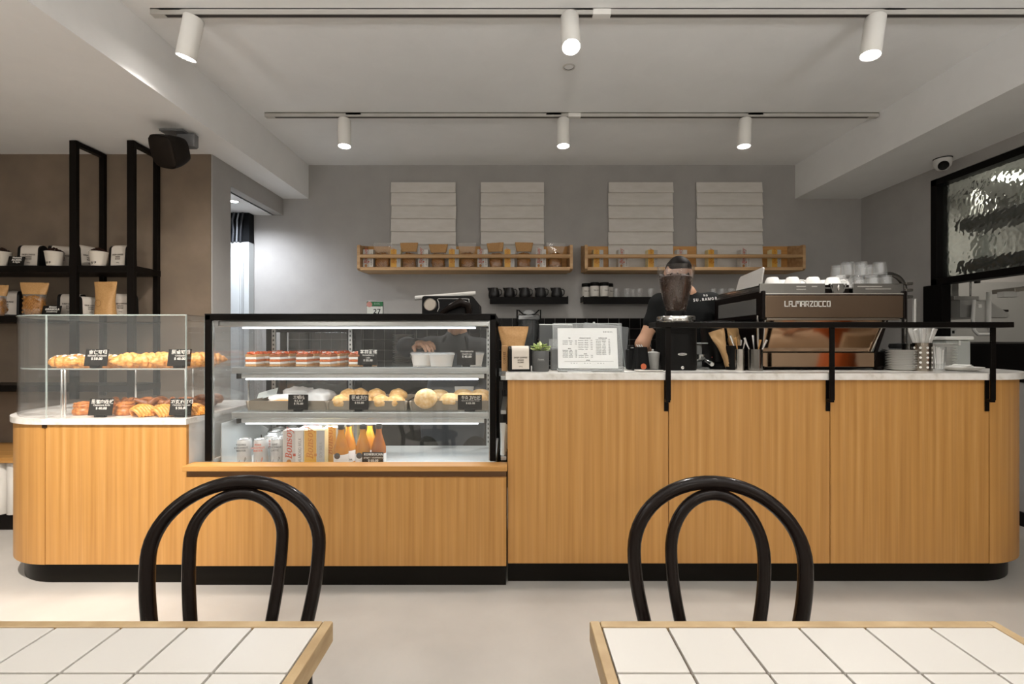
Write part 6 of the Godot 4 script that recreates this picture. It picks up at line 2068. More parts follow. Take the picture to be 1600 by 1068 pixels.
func machine_top() -> void:
	var y := 1.0305 + 0.438
	# upside down white cups in a row
	var cup := thing("coffee_cup", "", "cup", Vector3.ZERO, 0, "white cups stacked on the espresso machine")
	obj("cup", G.new().lathe([Vector2(0.0, 0.062), Vector2(0.026, 0.062), Vector2(0.029, 0.058), Vector2(0.044, 0.02), Vector2(0.047, 0.0), Vector2(0.044, 0.0), Vector2(0.04, 0.02), Vector2(0.025, 0.054), Vector2(0, 0.055)], 32), mat("e8e6e2", 0.2), cup)
	obj("handle", G.new().tube([Vector3(0.04, 0.018, 0), Vector3(0.058, 0.018, 0), Vector3(0.062, 0.032, 0), Vector3(0.052, 0.044, 0), Vector3(0.035, 0.044, 0)], 0.004, 8), mat("e8e6e2", 0.2), cup)
	var q := [[1207, 2.58], [1238, 2.57], [1270, 2.57], [1301, 2.58], [1222, 2.69], [1254, 2.70], [1286, 2.70], [1316, 2.72]]
	for i in q.size():
		var at := V(X(q[i][0], q[i][1]), y, q[i][1])
		var lb: String = "upturned white cup on the machine, %s" % ["front row, leftmost beside the wing plate", "front row, second from the left", "front row, third from the left", "front row, nearest the glasses", "second row, leftmost", "second row, second", "second row, third", "second row, nearest the glasses"][i]
		var c: Node3D = cup
		if i == 0:
			cup.position = at
			cup.set_meta("label", lb)
		else:
			c = dup(cup, at, 0, lb)
		c.rotation = Vector3(0, [0.6, -0.4, 0.9, -0.6, 1.2, 0.2, 2.0, 1.0][i], 0)
	var gl := tumbler("", "upturned glasses stacked on the espresso machine", 0.036, 0.072)
	var first := true
	var k := 0
	for layer in 2:
		var xs := [[1312, 1338, 1362, 1383], [1324, 1345, 1374]][layer] as Array
		for i in xs.size():
			for rw in 2:
				if layer == 1 and rw == 1 and i == 1:
					continue
				var d: float = 2.585 + rw * 0.10
				var at := V(X(xs[i], 2.585) + rw * 0.015, y + 0.0725 + layer * 0.0735, d)
				var lb := "upturned glass in the %s layer, %s row, %s" % [["lower", "upper"][layer], ["front", "rear"][rw], ["leftmost", "second from the left", "third from the left", "rightmost"][i] if layer == 0 else ["left one", "middle one", "right one"][i]]
				var o: Node3D = gl
				if first:
					gl.position = at
					gl.set_meta("label", lb)
					first = false
				else:
					o = dup(gl, at, 0, lb)
				o.rotation = Vector3(PI, 0, 0)
				k += 1
	# steel arch pipe behind the right end
	var o := thing("steam_pipe", "bent dark steel pipe rising behind the right end of the espresso machine", "pipe", V(2.30, 1.0305, 2.86))
	var path := []
	for j in 14:
		var a := PI / 2 * j / 13.0
		path.append(Vector3(0.02 + 0.1 * sin(a) - 0.05, 0.46 + 0.1 * cos(a), 0))
	path.push_front(Vector3(-0.22, 0.535, 0.0))
	path.push_front(Vector3(-0.3, 0.49, 0.0))
	path.append(Vector3(0.07, 0.3, 0))
	path.append(Vector3(0.07, 0.0, 0))
	obj("pipe", G.new().tube(path, 0.014, 10), mat("55524e", 0.25, 0.8), o)
	g_clamps(o)

func g_clamps(o: Node3D) -> void:
	var g := G.new()
	for yy in [0.42, 0.46, 0.5]:
		g.box(Vector3(0.078, yy, 0.005), Vector3(0.045, 0.018, 0.05), 0.004)
	obj("clamp", g, mat("77736d", 0.25, 0.8), o)
	obj("water_tube", G.new().tube([Vector3(0.13, 0.0, 0), Vector3(0.13, 0.25, 0), Vector3(0.13, 0.41, 0.0)], 0.011, 8), mat("b5b3ae", 0.3, 0.4), o)

# ---------------------------------------------------------------- right end of the bar

func right_end_things() -> void:
	var y := 1.0305
	var sau := G.new().lathe([Vector2(0, 0.0), Vector2(0.038, 0.0), Vector2(0.04, 0.002), Vector2(0.067, 0.0108), Vector2(0.07, 0.0118), Vector2(0.07, 0.0128), Vector2(0.066, 0.0128), Vector2(0.036, 0.004), Vector2(0, 0.005)], 36).mesh()
	sau.surface_set_material(0, mat("e6e4df", 0.22))
	var stacks := [[1409, 2.50, 12, 0.0086, "stack beside the espresso machine"], [1432, 2.62, 11, 0.0086, "second stack, half behind the cutlery holder"], [1470, 2.66, 16, 0.0085, "rear stack by the plastic container"]]
	for s in stacks:
		for k in s[2]:
			var o := share("saucer", sau, self)
			o.position = V(X(s[0], s[1]) + 0.001 * ((k * 7) % 3 - 1), y + k * s[3], s[1])
			tag(o, "white saucer, %s in the %s" % ["topmost" if k == s[2] - 1 else ("lowest" if k == 0 else ORD[k] + " from the bottom"), s[4]], "saucer", "white saucers stacked on the bar")
	# perforated steel cutlery holder with wrapped sets fanning out
	var o := thing("cutlery_holder", "tall perforated steel holder at the right of the bar", "cutlery holder", V(X(1441, 2.45), y, 2.45))
	var r := 0.041
	obj("sleeve", G.new().lathe([Vector2(0, 0), Vector2(r, 0), Vector2(r, 0.145), Vector2(r - 0.0015, 0.145), Vector2(r - 0.0015, 0.003), Vector2(0, 0.003)], 40), mat("a39a8e", 0.18, 1.0), o)
	var g := G.new()
	for col in 9:
		for k in 5:
			var a := TAU * col / 9.0 + 1.75
			g.at(Transform3D(G.frame(Vector3(cos(a), 0, sin(a))), Vector3(cos(a) * (r - 0.0005), 0.02 + k * 0.025, sin(a) * (r - 0.0005))))
			g.lathe([Vector2(0.0058, 0), Vector2(0.0058, 0.001), Vector2(0, 0.0011)], 12)
	obj("holes", g, mat("efece6", 0.5), o)
	var rng := RandomNumberGenerator.new()
	rng.seed = 8
	for k in 18:
		var a := TAU * k / 18.0 + rng.randf() * 0.3
		var lean := 0.30 + 0.06 * rng.randf() if k % 3 else 0.1
		var f := Vector3(cos(a) * sin(lean), cos(lean), sin(a) * sin(lean) * 0.8)
		var tip := Vector3(cos(a) * 0.012, 0.09, sin(a) * 0.012)
		var gg := G.new()
		gg.tube([tip, tip + f * 0.07, tip + f * (0.128 + 0.012 * rng.randf())], [0.007, 0.0095, 0.011], 8, 0.35)
		var w := tag(obj("wrapped_cutlery", gg, mat(["e9e8e4", "dcdcd8", "f0efec"][k % 3], 0.25)), "white wrapped cutlery set fanning out of the perforated steel holder", "cutlery", "wrapped cutlery fanning out of the steel holder")
		w.position = o.position
	var w2 := thing("steel_cup", "narrow dark steel cup half hidden left of the perforated holder", "cup", V(X(1421, 2.56), y, 2.56))
	obj("cup", G.new().lathe([Vector2(0, 0), Vector2(0.03, 0), Vector2(0.032, 0.14), Vector2(0.03, 0.14), Vector2(0.028, 0.004), Vector2(0, 0.004)], 28), mat("6f6d69", 0.2, 0.9), w2)
	# glass with cutlery, plastic tub, plate with napkins
	var tg := tumbler("clear glass in front of the rear saucer stack, holding wrapped straws", "glass on the bar", 0.032, 0.125)
	tg.position = V(X(1466, 2.42), y, 2.42)
	for k in 6:
		var st := obj("wrapped_straw", G.new().tube([Vector3(-0.012 + 0.005 * k, 0.012, 0.004 * (k % 3)), Vector3(-0.018 + 0.007 * k, 0.13 - 0.004 * k, 0.008 * (k % 3) - 0.006)], 0.0028, 6), mat("e8e6e1", 0.4))
		st.position = tg.position
		tag(st, "white wrapped straw standing in the clear glass, %s from the left" % ORD[k], "straw", "wrapped straws in the glass")
	var wa := obj("water", G.new().lathe([Vector2(0, 0.0095), Vector2(0.0235, 0.0095), Vector2(0.0255, 0.04), Vector2(0, 0.04)], 20), glass("water", "e8f0f0", 0.2, 0.02))
	wa.position = tg.position
	tag(wa, "shallow clear liquid in the bottom of the straw glass", "water")
	var c := thing("plastic_container", "square frosted plastic container with a white lid at the right of the bar", "container", V(X(1481, 2.80), y, 2.80))
	obj("box", G.new().box(Vector3(0, 0.08, 0), Vector3(0.148, 0.16, 0.14), 0.01), glass("frosted plastic", "c9ccc6", 0.62, 0.35), c)
	obj("lid", G.new().box(Vector3(0, 0.171, 0), Vector3(0.166, 0.022, 0.158), 0.006), mat("dddcd6", 0.4), c)
	obj("latch", G.new().box(Vector3(0, 0.145, 0.073), Vector3(0.012, 0.03, 0.006), 0.002), mat("c8c8c2", 0.4), c)
	obj("contents", G.new().blob(Vector3(0, 0.055, 0), Vector3(0.06, 0.045, 0.055)), mat("8d8a80", 0.8), c)
	c = thing("serving_dish", "shallow white dish of folded napkins near the bar's right end", "dish", V(X(1501, 2.46), y, 2.46))
	obj("dish", G.new().lathe([Vector2(0, 0.0), Vector2(0.05, 0.0), Vector2(0.075, 0.008), Vector2(0.092, 0.02), Vector2(0.089, 0.021), Vector2(0.05, 0.005), Vector2(0, 0.005)], 36), mat("d9d6d0", 0.25), c)
	for k in 4:
		var nf := tag(obj("napkin", G.new().box(Vector3.ZERO, Vector3(0.09, 0.004, 0.07), 0.0015), mat("e9e8e4", 0.7)), "folded white napkin in the shallow dish, %s" % ["lowest", "second", "third", "topmost"][k], "napkin", "napkins in the dish")
		nf.position = c.position + Vector3(0.004 * k - 0.006, 0.016 + k * 0.0045, 0.0)
		nf.rotation.y = 0.25 * k
	c = thing("coffee_scale", "small black scale behind the saucers", "scale", V(X(1404, 2.78), y, 2.78))
	obj("body", G.new().box(Vector3(0, 0.05, 0), Vector3(0.13, 0.1, 0.12), 0.004), mat("1a1a1a", 0.4), c)
	obj("plate", G.new().box(Vector3(0, 0.106, 0), Vector3(0.12, 0.01, 0.11), 0.003), mat("8f8f8c", 0.25, 0.7), c)
	obj("dark_jug", G.new().lathe([Vector2(0, 0.111), Vector2(0.045, 0.111), Vector2(0.048, 0.125), Vector2(0.045, 0.14), Vector2(0, 0.142)], 24), mat("202020", 0.2), c)

# ---------------------------------------------------------------- kitchen behind the pass

func kitchen() -> void:
	var iron := mat("12100f", 0.4, 0.2)
	var o := thing("kitchen_window", "black framed window of rippled glass in the right wall above the pass", "window", V(3.28, 1.62, 0))
	# runs from d = 1.06 to d = 3.706, frame 5 cm
	for q in [[0.025, 0.05], [0.792, 0.05]]:
		obj("rail", G.new().box(V(0.04, q[0], 2.383), Vector3(0.09, q[1], 2.646), 0.003), iron, o)
	for d in [3.68, 1.09]:
		obj("stile", G.new().box(V(0.04, 0.41, d), Vector3(0.09, 0.82, 0.055), 0.003), iron, o)
	var gm := glass("rippled glass", "dfe6e2", 0.16, 0.06)
	if not gm.normal_enabled:
		var nt := noise_tex(0.022, 2, [], 61, 512)
		nt.as_normal_map = true
		nt.bump_strength = 10.0
		gm.normal_enabled = true
		gm.normal_texture = nt
		gm.normal_scale = 0.5
		gm.refraction_enabled = true
		gm.refraction_scale = 0.05
		gm.albedo_color = Color(0.9, 0.93, 0.91, 0.02)
		gm.roughness = 0.03
		gm.uv1_triplanar = true
		gm.uv1_scale = Vector3(1.1, 1.1, 1.1)
	obj("rippled_pane", G.new().box(V(0.05, 0.41, 2.383), Vector3(0.008, 0.72, 2.56), 0.0), gm, o)
	var post := G.new().box(V(3.30, 1.27, 3.68), Vector3(0.07, 0.70, 0.165), 0.002)
	struct("trim_pass_post", post, iron)
	struct("trim_pass_front", G.new().box(V(3.30, 1.045, 2.34), Vector3(0.06, 0.25, 2.6), 0.002), mat("131110", 0.45))
	# room behind
	var wallm := mat("8f908d", 0.7)
	struct("wall_kitchen", G.new().box(V(5.62, 1.3, 2.4), Vector3(0.1, 2.7, 4.5), 0.0), wallm)
	struct("wall_kitchen_front", G.new().box(V(4.5, 1.3, 0.3), Vector3(2.4, 2.7, 0.1), 0.0), wallm)
	var st := mat("a9a8a4", 0.3, 0.3)
	var tb := thing("kitchen_bench", "dark kitchen bench beyond the pass", "bench", V(4.2, 0, 3.9))
	obj("body", G.new().box(Vector3(0.1, 0.55, 0.2), Vector3(1.6, 1.1, 0.5), 0.003), mat("151413", 0.5), tb)
	obj("steel_top", G.new().box(Vector3(0.1, 1.125, 0.2), Vector3(1.62, 0.03, 0.52), 0.003), mat("2a2827", 0.4, 0.4), tb)
	var sp := thing("steel_splashback", "brushed steel sheet on the kitchen wall under the hood", "splashback", V(4.2, 1.16, 4.43))
	obj("sheet", G.new().box(Vector3(-0.1, 0.3, 0), Vector3(1.5, 0.56, 0.012), 0.001), st, sp)
	obj("pipe_rail", G.new().box(Vector3(-0.2, 0.31, 0.03), Vector3(1.2, 0.02, 0.03), 0.002), mat("1d1b1a", 0.4), sp)
	var hd := thing("extractor_hood", "sloping grey steel extractor hood seen through the pass", "extractor hood", V(X(1500, 3.75), Y(495, 3.75), 3.75))
	var g := G.new().at(Transform3D(Basis(Vector3(1, 0, 0), Vector3(0, 0, 1), Vector3(0, 1, 0)), Vector3(0, 0, -0.5)))
	g.prism(PackedVector2Array([Vector2(0, 0), Vector2(0.0, 0.135), Vector2(0.22, 0.135), Vector2(0.395, 0.02), Vector2(0.395, 0.0)]), 0.0, 0.5)
	obj("hood_body", g, mat("a9a8a4", 0.4, 0.15), hd)
	g = G.new()
	g.box(Vector3(0.1, 0.155, -0.2), Vector3(0.2, 0.03, 0.3), 0.002)
	obj("hood_collar", g, st, hd)
	for x in [0.02, 0.18]:
		obj("hanger_rod", G.new().cyl(Vector3(x, 0.15, -0.1), Vector3(x, 0.34, -0.1), 0.007), mat("d0cfcb", 0.25, 0.7), hd)
	obj("duct", G.new().box(Vector3(0.09, 0.25, -0.3), Vector3(0.18, 0.2, 0.2), 0.003), mat("6d6c69", 0.4, 0.5), hd)
	# folding white arm / trolley handle
	var tr := thing("white_tube_frame", "white tube frame hanging below the extractor hood", "frame", V(X(1520, 3.70), Y(522, 3.70), 3.70))
	g = G.new()
	g.box(Vector3(0.06, 0.22, -0.03), Vector3(0.03, 0.03, 0.06), 0.004)
	g.tube([Vector3(0.01, 0.27, 0), Vector3(0.0, 0.12, 0), Vector3(0.01, 0.03, 0), Vector3(0.04, 0.0, 0), Vector3(0.13, 0.0, 0)], 0.012, 10)
	g.tube([Vector3(0.125, 0.33, 0), Vector3(0.125, 0.1, 0), Vector3(0.14, 0.03, 0), Vector3(0.16, 0.0, 0)], 0.015, 10)
	obj("tube", g, mat("e3e2de", 0.4), tr)
	obj("sheet", G.new().box(Vector3(0.065, 0.14, -0.01), Vector3(0.11, 0.24, 0.006), 0.002), mat("b4b3ae", 0.4), tr)
	var sk := thing("socket_box", "small white double socket below the pass opening", "socket", V(X(1484, 3.9), Y(522, 3.9), 3.9))
	obj("plate", G.new().box(Vector3(0, 0.02, 0), Vector3(0.09, 0.045, 0.02), 0.003), mat("d8d7d2", 0.5), sk)
	for k in 2:
		obj("socket_hole", G.new().box(Vector3(-0.02 + k * 0.04, 0.018, 0.0105), Vector3(0.02, 0.024, 0.002), 0.0005), mat("1c1c1c", 0.6), sk)
	obj("mount", G.new().box(Vector3(0, 0.01, -0.27), Vector3(0.03, 0.03, 0.52), 0.0), mat("8b8a86", 0.5), sk)
	# kitchen shelves that show blurred through the window, and lamps placed to light them
	var ks := thing("kitchen_shelf_rack", "dark two tier shelf rack blurred behind the rippled window", "shelf", V(3.78, 0, 2.75))
	for k in 2:
		obj("shelf", G.new().box(Vector3(0, [1.79, 2.13][k], 0), Vector3(0.24, 0.09, 2.3), 0.003), mat("2a2927", 0.5), ks)
	for k in 4:
		obj("upright", G.new().box(Vector3(0.1, 2.1, -1.2 + k * 0.8), Vector3(0.03, 0.86, 0.03), 0.002), mat("24221f", 0.5), ks)
	for k in 8:
		var pn := thing("white_canister", "pale canister on the %s kitchen shelf, %s, blurred by the rippled glass" % [["lower", "upper"][k % 2], ["nearest the camera", "second", "third", "farthest"][k / 2]], "canister", V(3.76, [1.836, 2.176][k % 2], [2.3, 2.75, 3.3, 3.78][k / 2] + 0.1 * (k % 2)), 0, "pale canisters on the kitchen rack")
		var ch := [0.13, 0.2, 0.17, 0.15][(k * 3) % 4] as float
		obj("canister", G.new().lathe([Vector2(0, 0), Vector2(0.06, 0), Vector2(0.064, 0.01), Vector2(0.064, ch), Vector2(0.05, ch + 0.01), Vector2(0, ch + 0.012)], 28), mat("dfded9", 0.25), pn)
		obj("lid", G.new().lathe([Vector2(0.052, ch + 0.01), Vector2(0.052, ch + 0.03), Vector2(0, ch + 0.032)], 24), mat("8b8a86", 0.3, 0.5), pn)
	for k in 2:  # placed to light the kitchen, the nearer one out of view
		var kl := thing("kitchen_lamp", ["unseen kitchen ceiling lamp nearer the camera, lighting the room beyond the pass", "kitchen ceiling lamp near the hood, placed to light the shelves behind rippled glass"][k], "lamp", V([4.9, 4.1][k], 2.50, [2.4, 3.75][k]), 0, "kitchen lamps")
		obj("tray", G.new().box(Vector3(0, 0.012, 0), Vector3(0.5, 0.026, 0.14), 0.003), mat("dcdcd8", 0.5), kl)
		obj("tube_panel", G.new().box(Vector3(0, -0.006, 0), Vector3(0.46, 0.012, 0.1), 0.003), glow("fff6ea", 3.0), kl)
		var l := AreaLight3D.new()
		l.name = "panel_glow"
		l.area_size = Vector2(0.46, 0.1)
		l.light_color = Color.html("fff6ea")
		l.light_energy = 0.7 * K.kitchen
		l.area_range = 8.0
		l.area_attenuation = 2.0
		l.shadow_enabled = true
		kl.add_child(l)
		l.position = Vector3(0, -0.014, 0)
		l.rotation.x = -PI / 2
	# security camera under the lowered ceiling
	var cm := thing("dome_camera", "white dome security camera on the lowered ceiling by the kitchen window", "security camera", V(X(1473, 3.47), 2.524, 3.47))
	obj("mount_ring", G.new().lathe([Vector2(0, -0.008), Vector2(0.055, -0.008), Vector2(0.056, 0.0), Vector2(0, 0.0)], 28), mat("2b2a29", 0.6), cm)
	obj("housing", G.new().lathe([Vector2(0.054, -0.008), Vector2(0.054, -0.03), Vector2(0.048, -0.06), Vector2(0.03, -0.084), Vector2(0, -0.09)], 28), mat("d2d0cc", 0.4), cm)
	g = G.new().at(Transform3D(G.frame(Vector3(-0.6, -0.45, 0.75)), Vector3(-0.008, -0.05, 0.012)))
	g.lathe([Vector2(0.03, 0.0), Vector2(0.032, 0.04), Vector2(0.027, 0.046), Vector2(0.018, 0.042), Vector2(0, 0.043)], 24)
	obj("lens", g, mat("151413", 0.2), cm)
	# basin of paddles etc. stays out; wall mounted steel gable right of the hood
	var cv := thing("steel_canopy", "pale steel canopy edge above the hood at the right picture edge", "canopy", V(X(1590, 3.3), Y(452, 3.3), 3.3))
	obj("canopy", G.new().at(Transform3D(Basis(Vector3(0, 0, 1), 0.12), Vector3.ZERO)).box(Vector3(0.12, 0.0, -0.05), Vector3(0.34, 0.03, 0.16), 0.003), mat("b4ada2", 0.35, 0.6), cv)
	obj("bracket", G.new().box(Vector3(-0.07, -0.035, 0.0), Vector3(0.1, 0.04, 0.05), 0.003), mat("c9c8c4", 0.4), cv)

# ---------------------------------------------------------------- tables and chairs

func table(x0: float, nx: int, label: String, top := 0.74) -> void:
	# back edge at d = 0.747, six rows of 10 cm tiles
	var b := 0.016
	var pitch := 0.1012
	var w := nx * pitch + 2 * b
	var dp := 6 * pitch + 2 * b
	var o := thing("tiled_table", label, "table", V(x0 + w / 2, 0, 0.747 - dp / 2), 0.0, "white tiled tables with oak edges")
	var oak := grained("oak edge", noise_tex(0.01, 5, ["a0855f", "ab9069", "b49a73", "bfa57f"], 26, 512), Vector3(2.0, 6.0, 2.0), 0.5)
	var g := G.new()
	g.box(Vector3(0, top - 0.017, 0), Vector3(w - 0.01, 0.022, dp - 0.01), 0.0)
	obj("grout_bed", g, mat("6e5f4c", 0.9), o)
	for s in [-1, 1]:
		obj("edge_strip", G.new().box(Vector3(s * (w / 2 - b / 2), top - 0.0155, 0), Vector3(b, 0.033, dp), 0.002), oak, o)
		obj("edge_strip", G.new().box(Vector3(0, top - 0.0155, s * (dp / 2 - b / 2)), Vector3(w - 2 * b, 0.033, b), 0.002), oak, o)
	var tile := G.new().box(Vector3.ZERO, Vector3(pitch - 0.0035, 0.008, pitch - 0.0035), 0.001).mesh()
	tile.surface_set_material(0, mat("d0cbc3", 0.3))
	for i in nx:
		for k in 6:
			share("tile", tile, o, Transform3D(Basis.IDENTITY, Vector3(-w / 2 + b + (i + 0.5) * pitch, top - 0.0035, -dp / 2 + b + (k + 0.5) * pitch)))
	var iron := mat("15110f", 0.4, 0.3)
	obj("pedestal", G.new().cyl(Vector3(0, 0.02, 0), Vector3(0, top - 0.03, 0), 0.03), iron, o)
	obj("foot_plate", G.new().lathe([Vector2(0, 0.0), Vector2(0.22, 0.0), Vector2(0.22, 0.012), Vector2(0.05, 0.025), Vector2(0, 0.025)], 40), iron, o)

func tables() -> void:
	table(X(521, 0.747) - 0.016 * 2 - 6 * 0.1012, 6, "white tiled table at the left bottom of the picture, its oak edge on the right")
	table(X(921, 0.747), 6, "white tiled table at the right bottom of the picture, its oak corner on the left")

func loop(wb: float, wm: float, hm: float, h: float, n := 14) -> Array:
	var out := []
	for i in n:
		var t := float(i) / n
		out.append(Vector2(-(wb + (wm - wb) * sin(t * PI / 2)), hm * t))
	for i in 29:
		var a := PI - PI * i / 28.0
		out.append(Vector2(wm * cos(a), hm + (h - hm) * sin(a)))
	for i in range(n - 1, -1, -1):
		var t := float(i) / n
		out.append(Vector2(wb + (wm - wb) * sin(t * PI / 2), hm * t))
	return out

func chairs() -> void:
	chair(V(-0.668, 0, 1.124), 0.199, 0.177, [0.162, 0.191, 0.213, 0.375], [0.081, 0.104, 0.238, 0.347], "black bentwood chair behind the left tiled table")
	chair(V(0.488, 0, 1.116), -0.198, 0.115, [0.159, 0.193, 0.204, 0.379], [0.076, 0.105, 0.21, 0.351], "black bentwood chair behind the right tiled table, in front of the bar counter")

func chair(at: Vector3, yaw: float, rake: float, a: Array, b: Array, label: String) -> void:
	var o := thing("bentwood_chair", label, "chair", at, yaw, "black bentwood chairs at the tiled tables")
	var m := mat("1a1310", 0.25)
	m.clearcoat_enabled = true
	m.clearcoat = 0.25
	m.clearcoat_roughness = 0.12
	var seat := 0.46
	var back := Basis(Vector3.RIGHT, -rake)
	for q in [[a, "outer_hoop", 0.0165], [b, "inner_hoop", 0.0145]]:
		var path := []
		for p2 in loop(q[0][0], q[0][1], q[0][2], q[0][3]):
			path.append(Vector3(0, seat, 0) + back * Vector3(p2.x, p2.y, 0))
		obj(q[1], G.new().tube(path, q[2], 14), m, o)
	obj("seat", G.new().lathe([Vector2(0, -0.03), Vector2(0.185, -0.03), Vector2(0.203, -0.022), Vector2(0.205, -0.008), Vector2(0.195, 0.0), Vector2(0.17, -0.004), Vector2(0, -0.008)], 40, Vector3(0, seat, 0.17)), m, o)
	for s in [-1, 1]:
		obj("leg", G.new().tube([Vector3(s * a[0], seat + 0.02, 0.0), Vector3(s * (a[0] + 0.005), 0.25, -0.02), Vector3(s * (a[0] + 0.02), 0.0, -0.07)], [0.0165, 0.0155, 0.013], 12), m, o)
		obj("leg", G.new().tube([Vector3(s * 0.13, seat - 0.02, 0.29), Vector3(s * 0.145, 0.22, 0.315), Vector3(s * 0.155, 0.0, 0.345)], [0.017, 0.016, 0.012], 12), m, o)
	var ring := []
	for i in 33:
		var t := TAU * i / 32.0
		ring.append(Vector3(cos(t) * 0.148, 0.22, 0.15 + sin(t) * 0.155))
	obj("leg_ring", G.new().tube(ring, 0.0095, 8), m, o)

# ---------------------------------------------------------------- people

func hand_bones(wrist: Vector3, elbow: Vector3, palm_down: Vector3, curl: float, mirror: float) -> Array:
	# palm, four fingers and a thumb as tapered chains
	var f := (wrist - elbow).normalized()
	var n := (palm_down - f * palm_down.dot(f)).normalized()
	var s := f.cross(n) * mirror
	var out := []
	out.append([wrist, 0.024, wrist + f * 0.035, 0.022])
	for k in 4:
		var off := s * (0.027 - 0.018 * k)
		out.append([wrist + f * 0.02 + off * 0.6, 0.013, wrist + f * 0.085 + off, 0.0115])
		var a := wrist + f * 0.085 + off
		var len: float = [0.036, 0.041, 0.038, 0.03][k]
		var d1 := (f + n * curl * 0.5 + s * (0.12 - 0.08 * k)).normalized()
		var d2 := (f + n * curl * 1.3).normalized()
		var d3 := (f * 0.6 + n * curl * 2.0).normalized()
		out.append([a, 0.0095, a + d1 * len, 0.0088])
		out.append([a + d1 * len, 0.0088, a + d1 * len + d2 * len * 0.7, 0.008])
		out.append([a + d1 * len + d2 * len * 0.7, 0.008, a + d1 * len + d2 * len * 0.7 + d3 * len * 0.55, 0.007])
	var t0 := wrist + f * 0.02 + s * 0.024
	var t1 := t0 + (f * 0.6 + s * 0.8 + n * 0.3).normalized() * 0.04
	var t2 := t1 + (f * 0.9 + s * 0.3 + n * curl).normalized() * 0.032
	out.append([t0, 0.014, t1, 0.011])
	out.append([t1, 0.011, t2, 0.009])
	return out

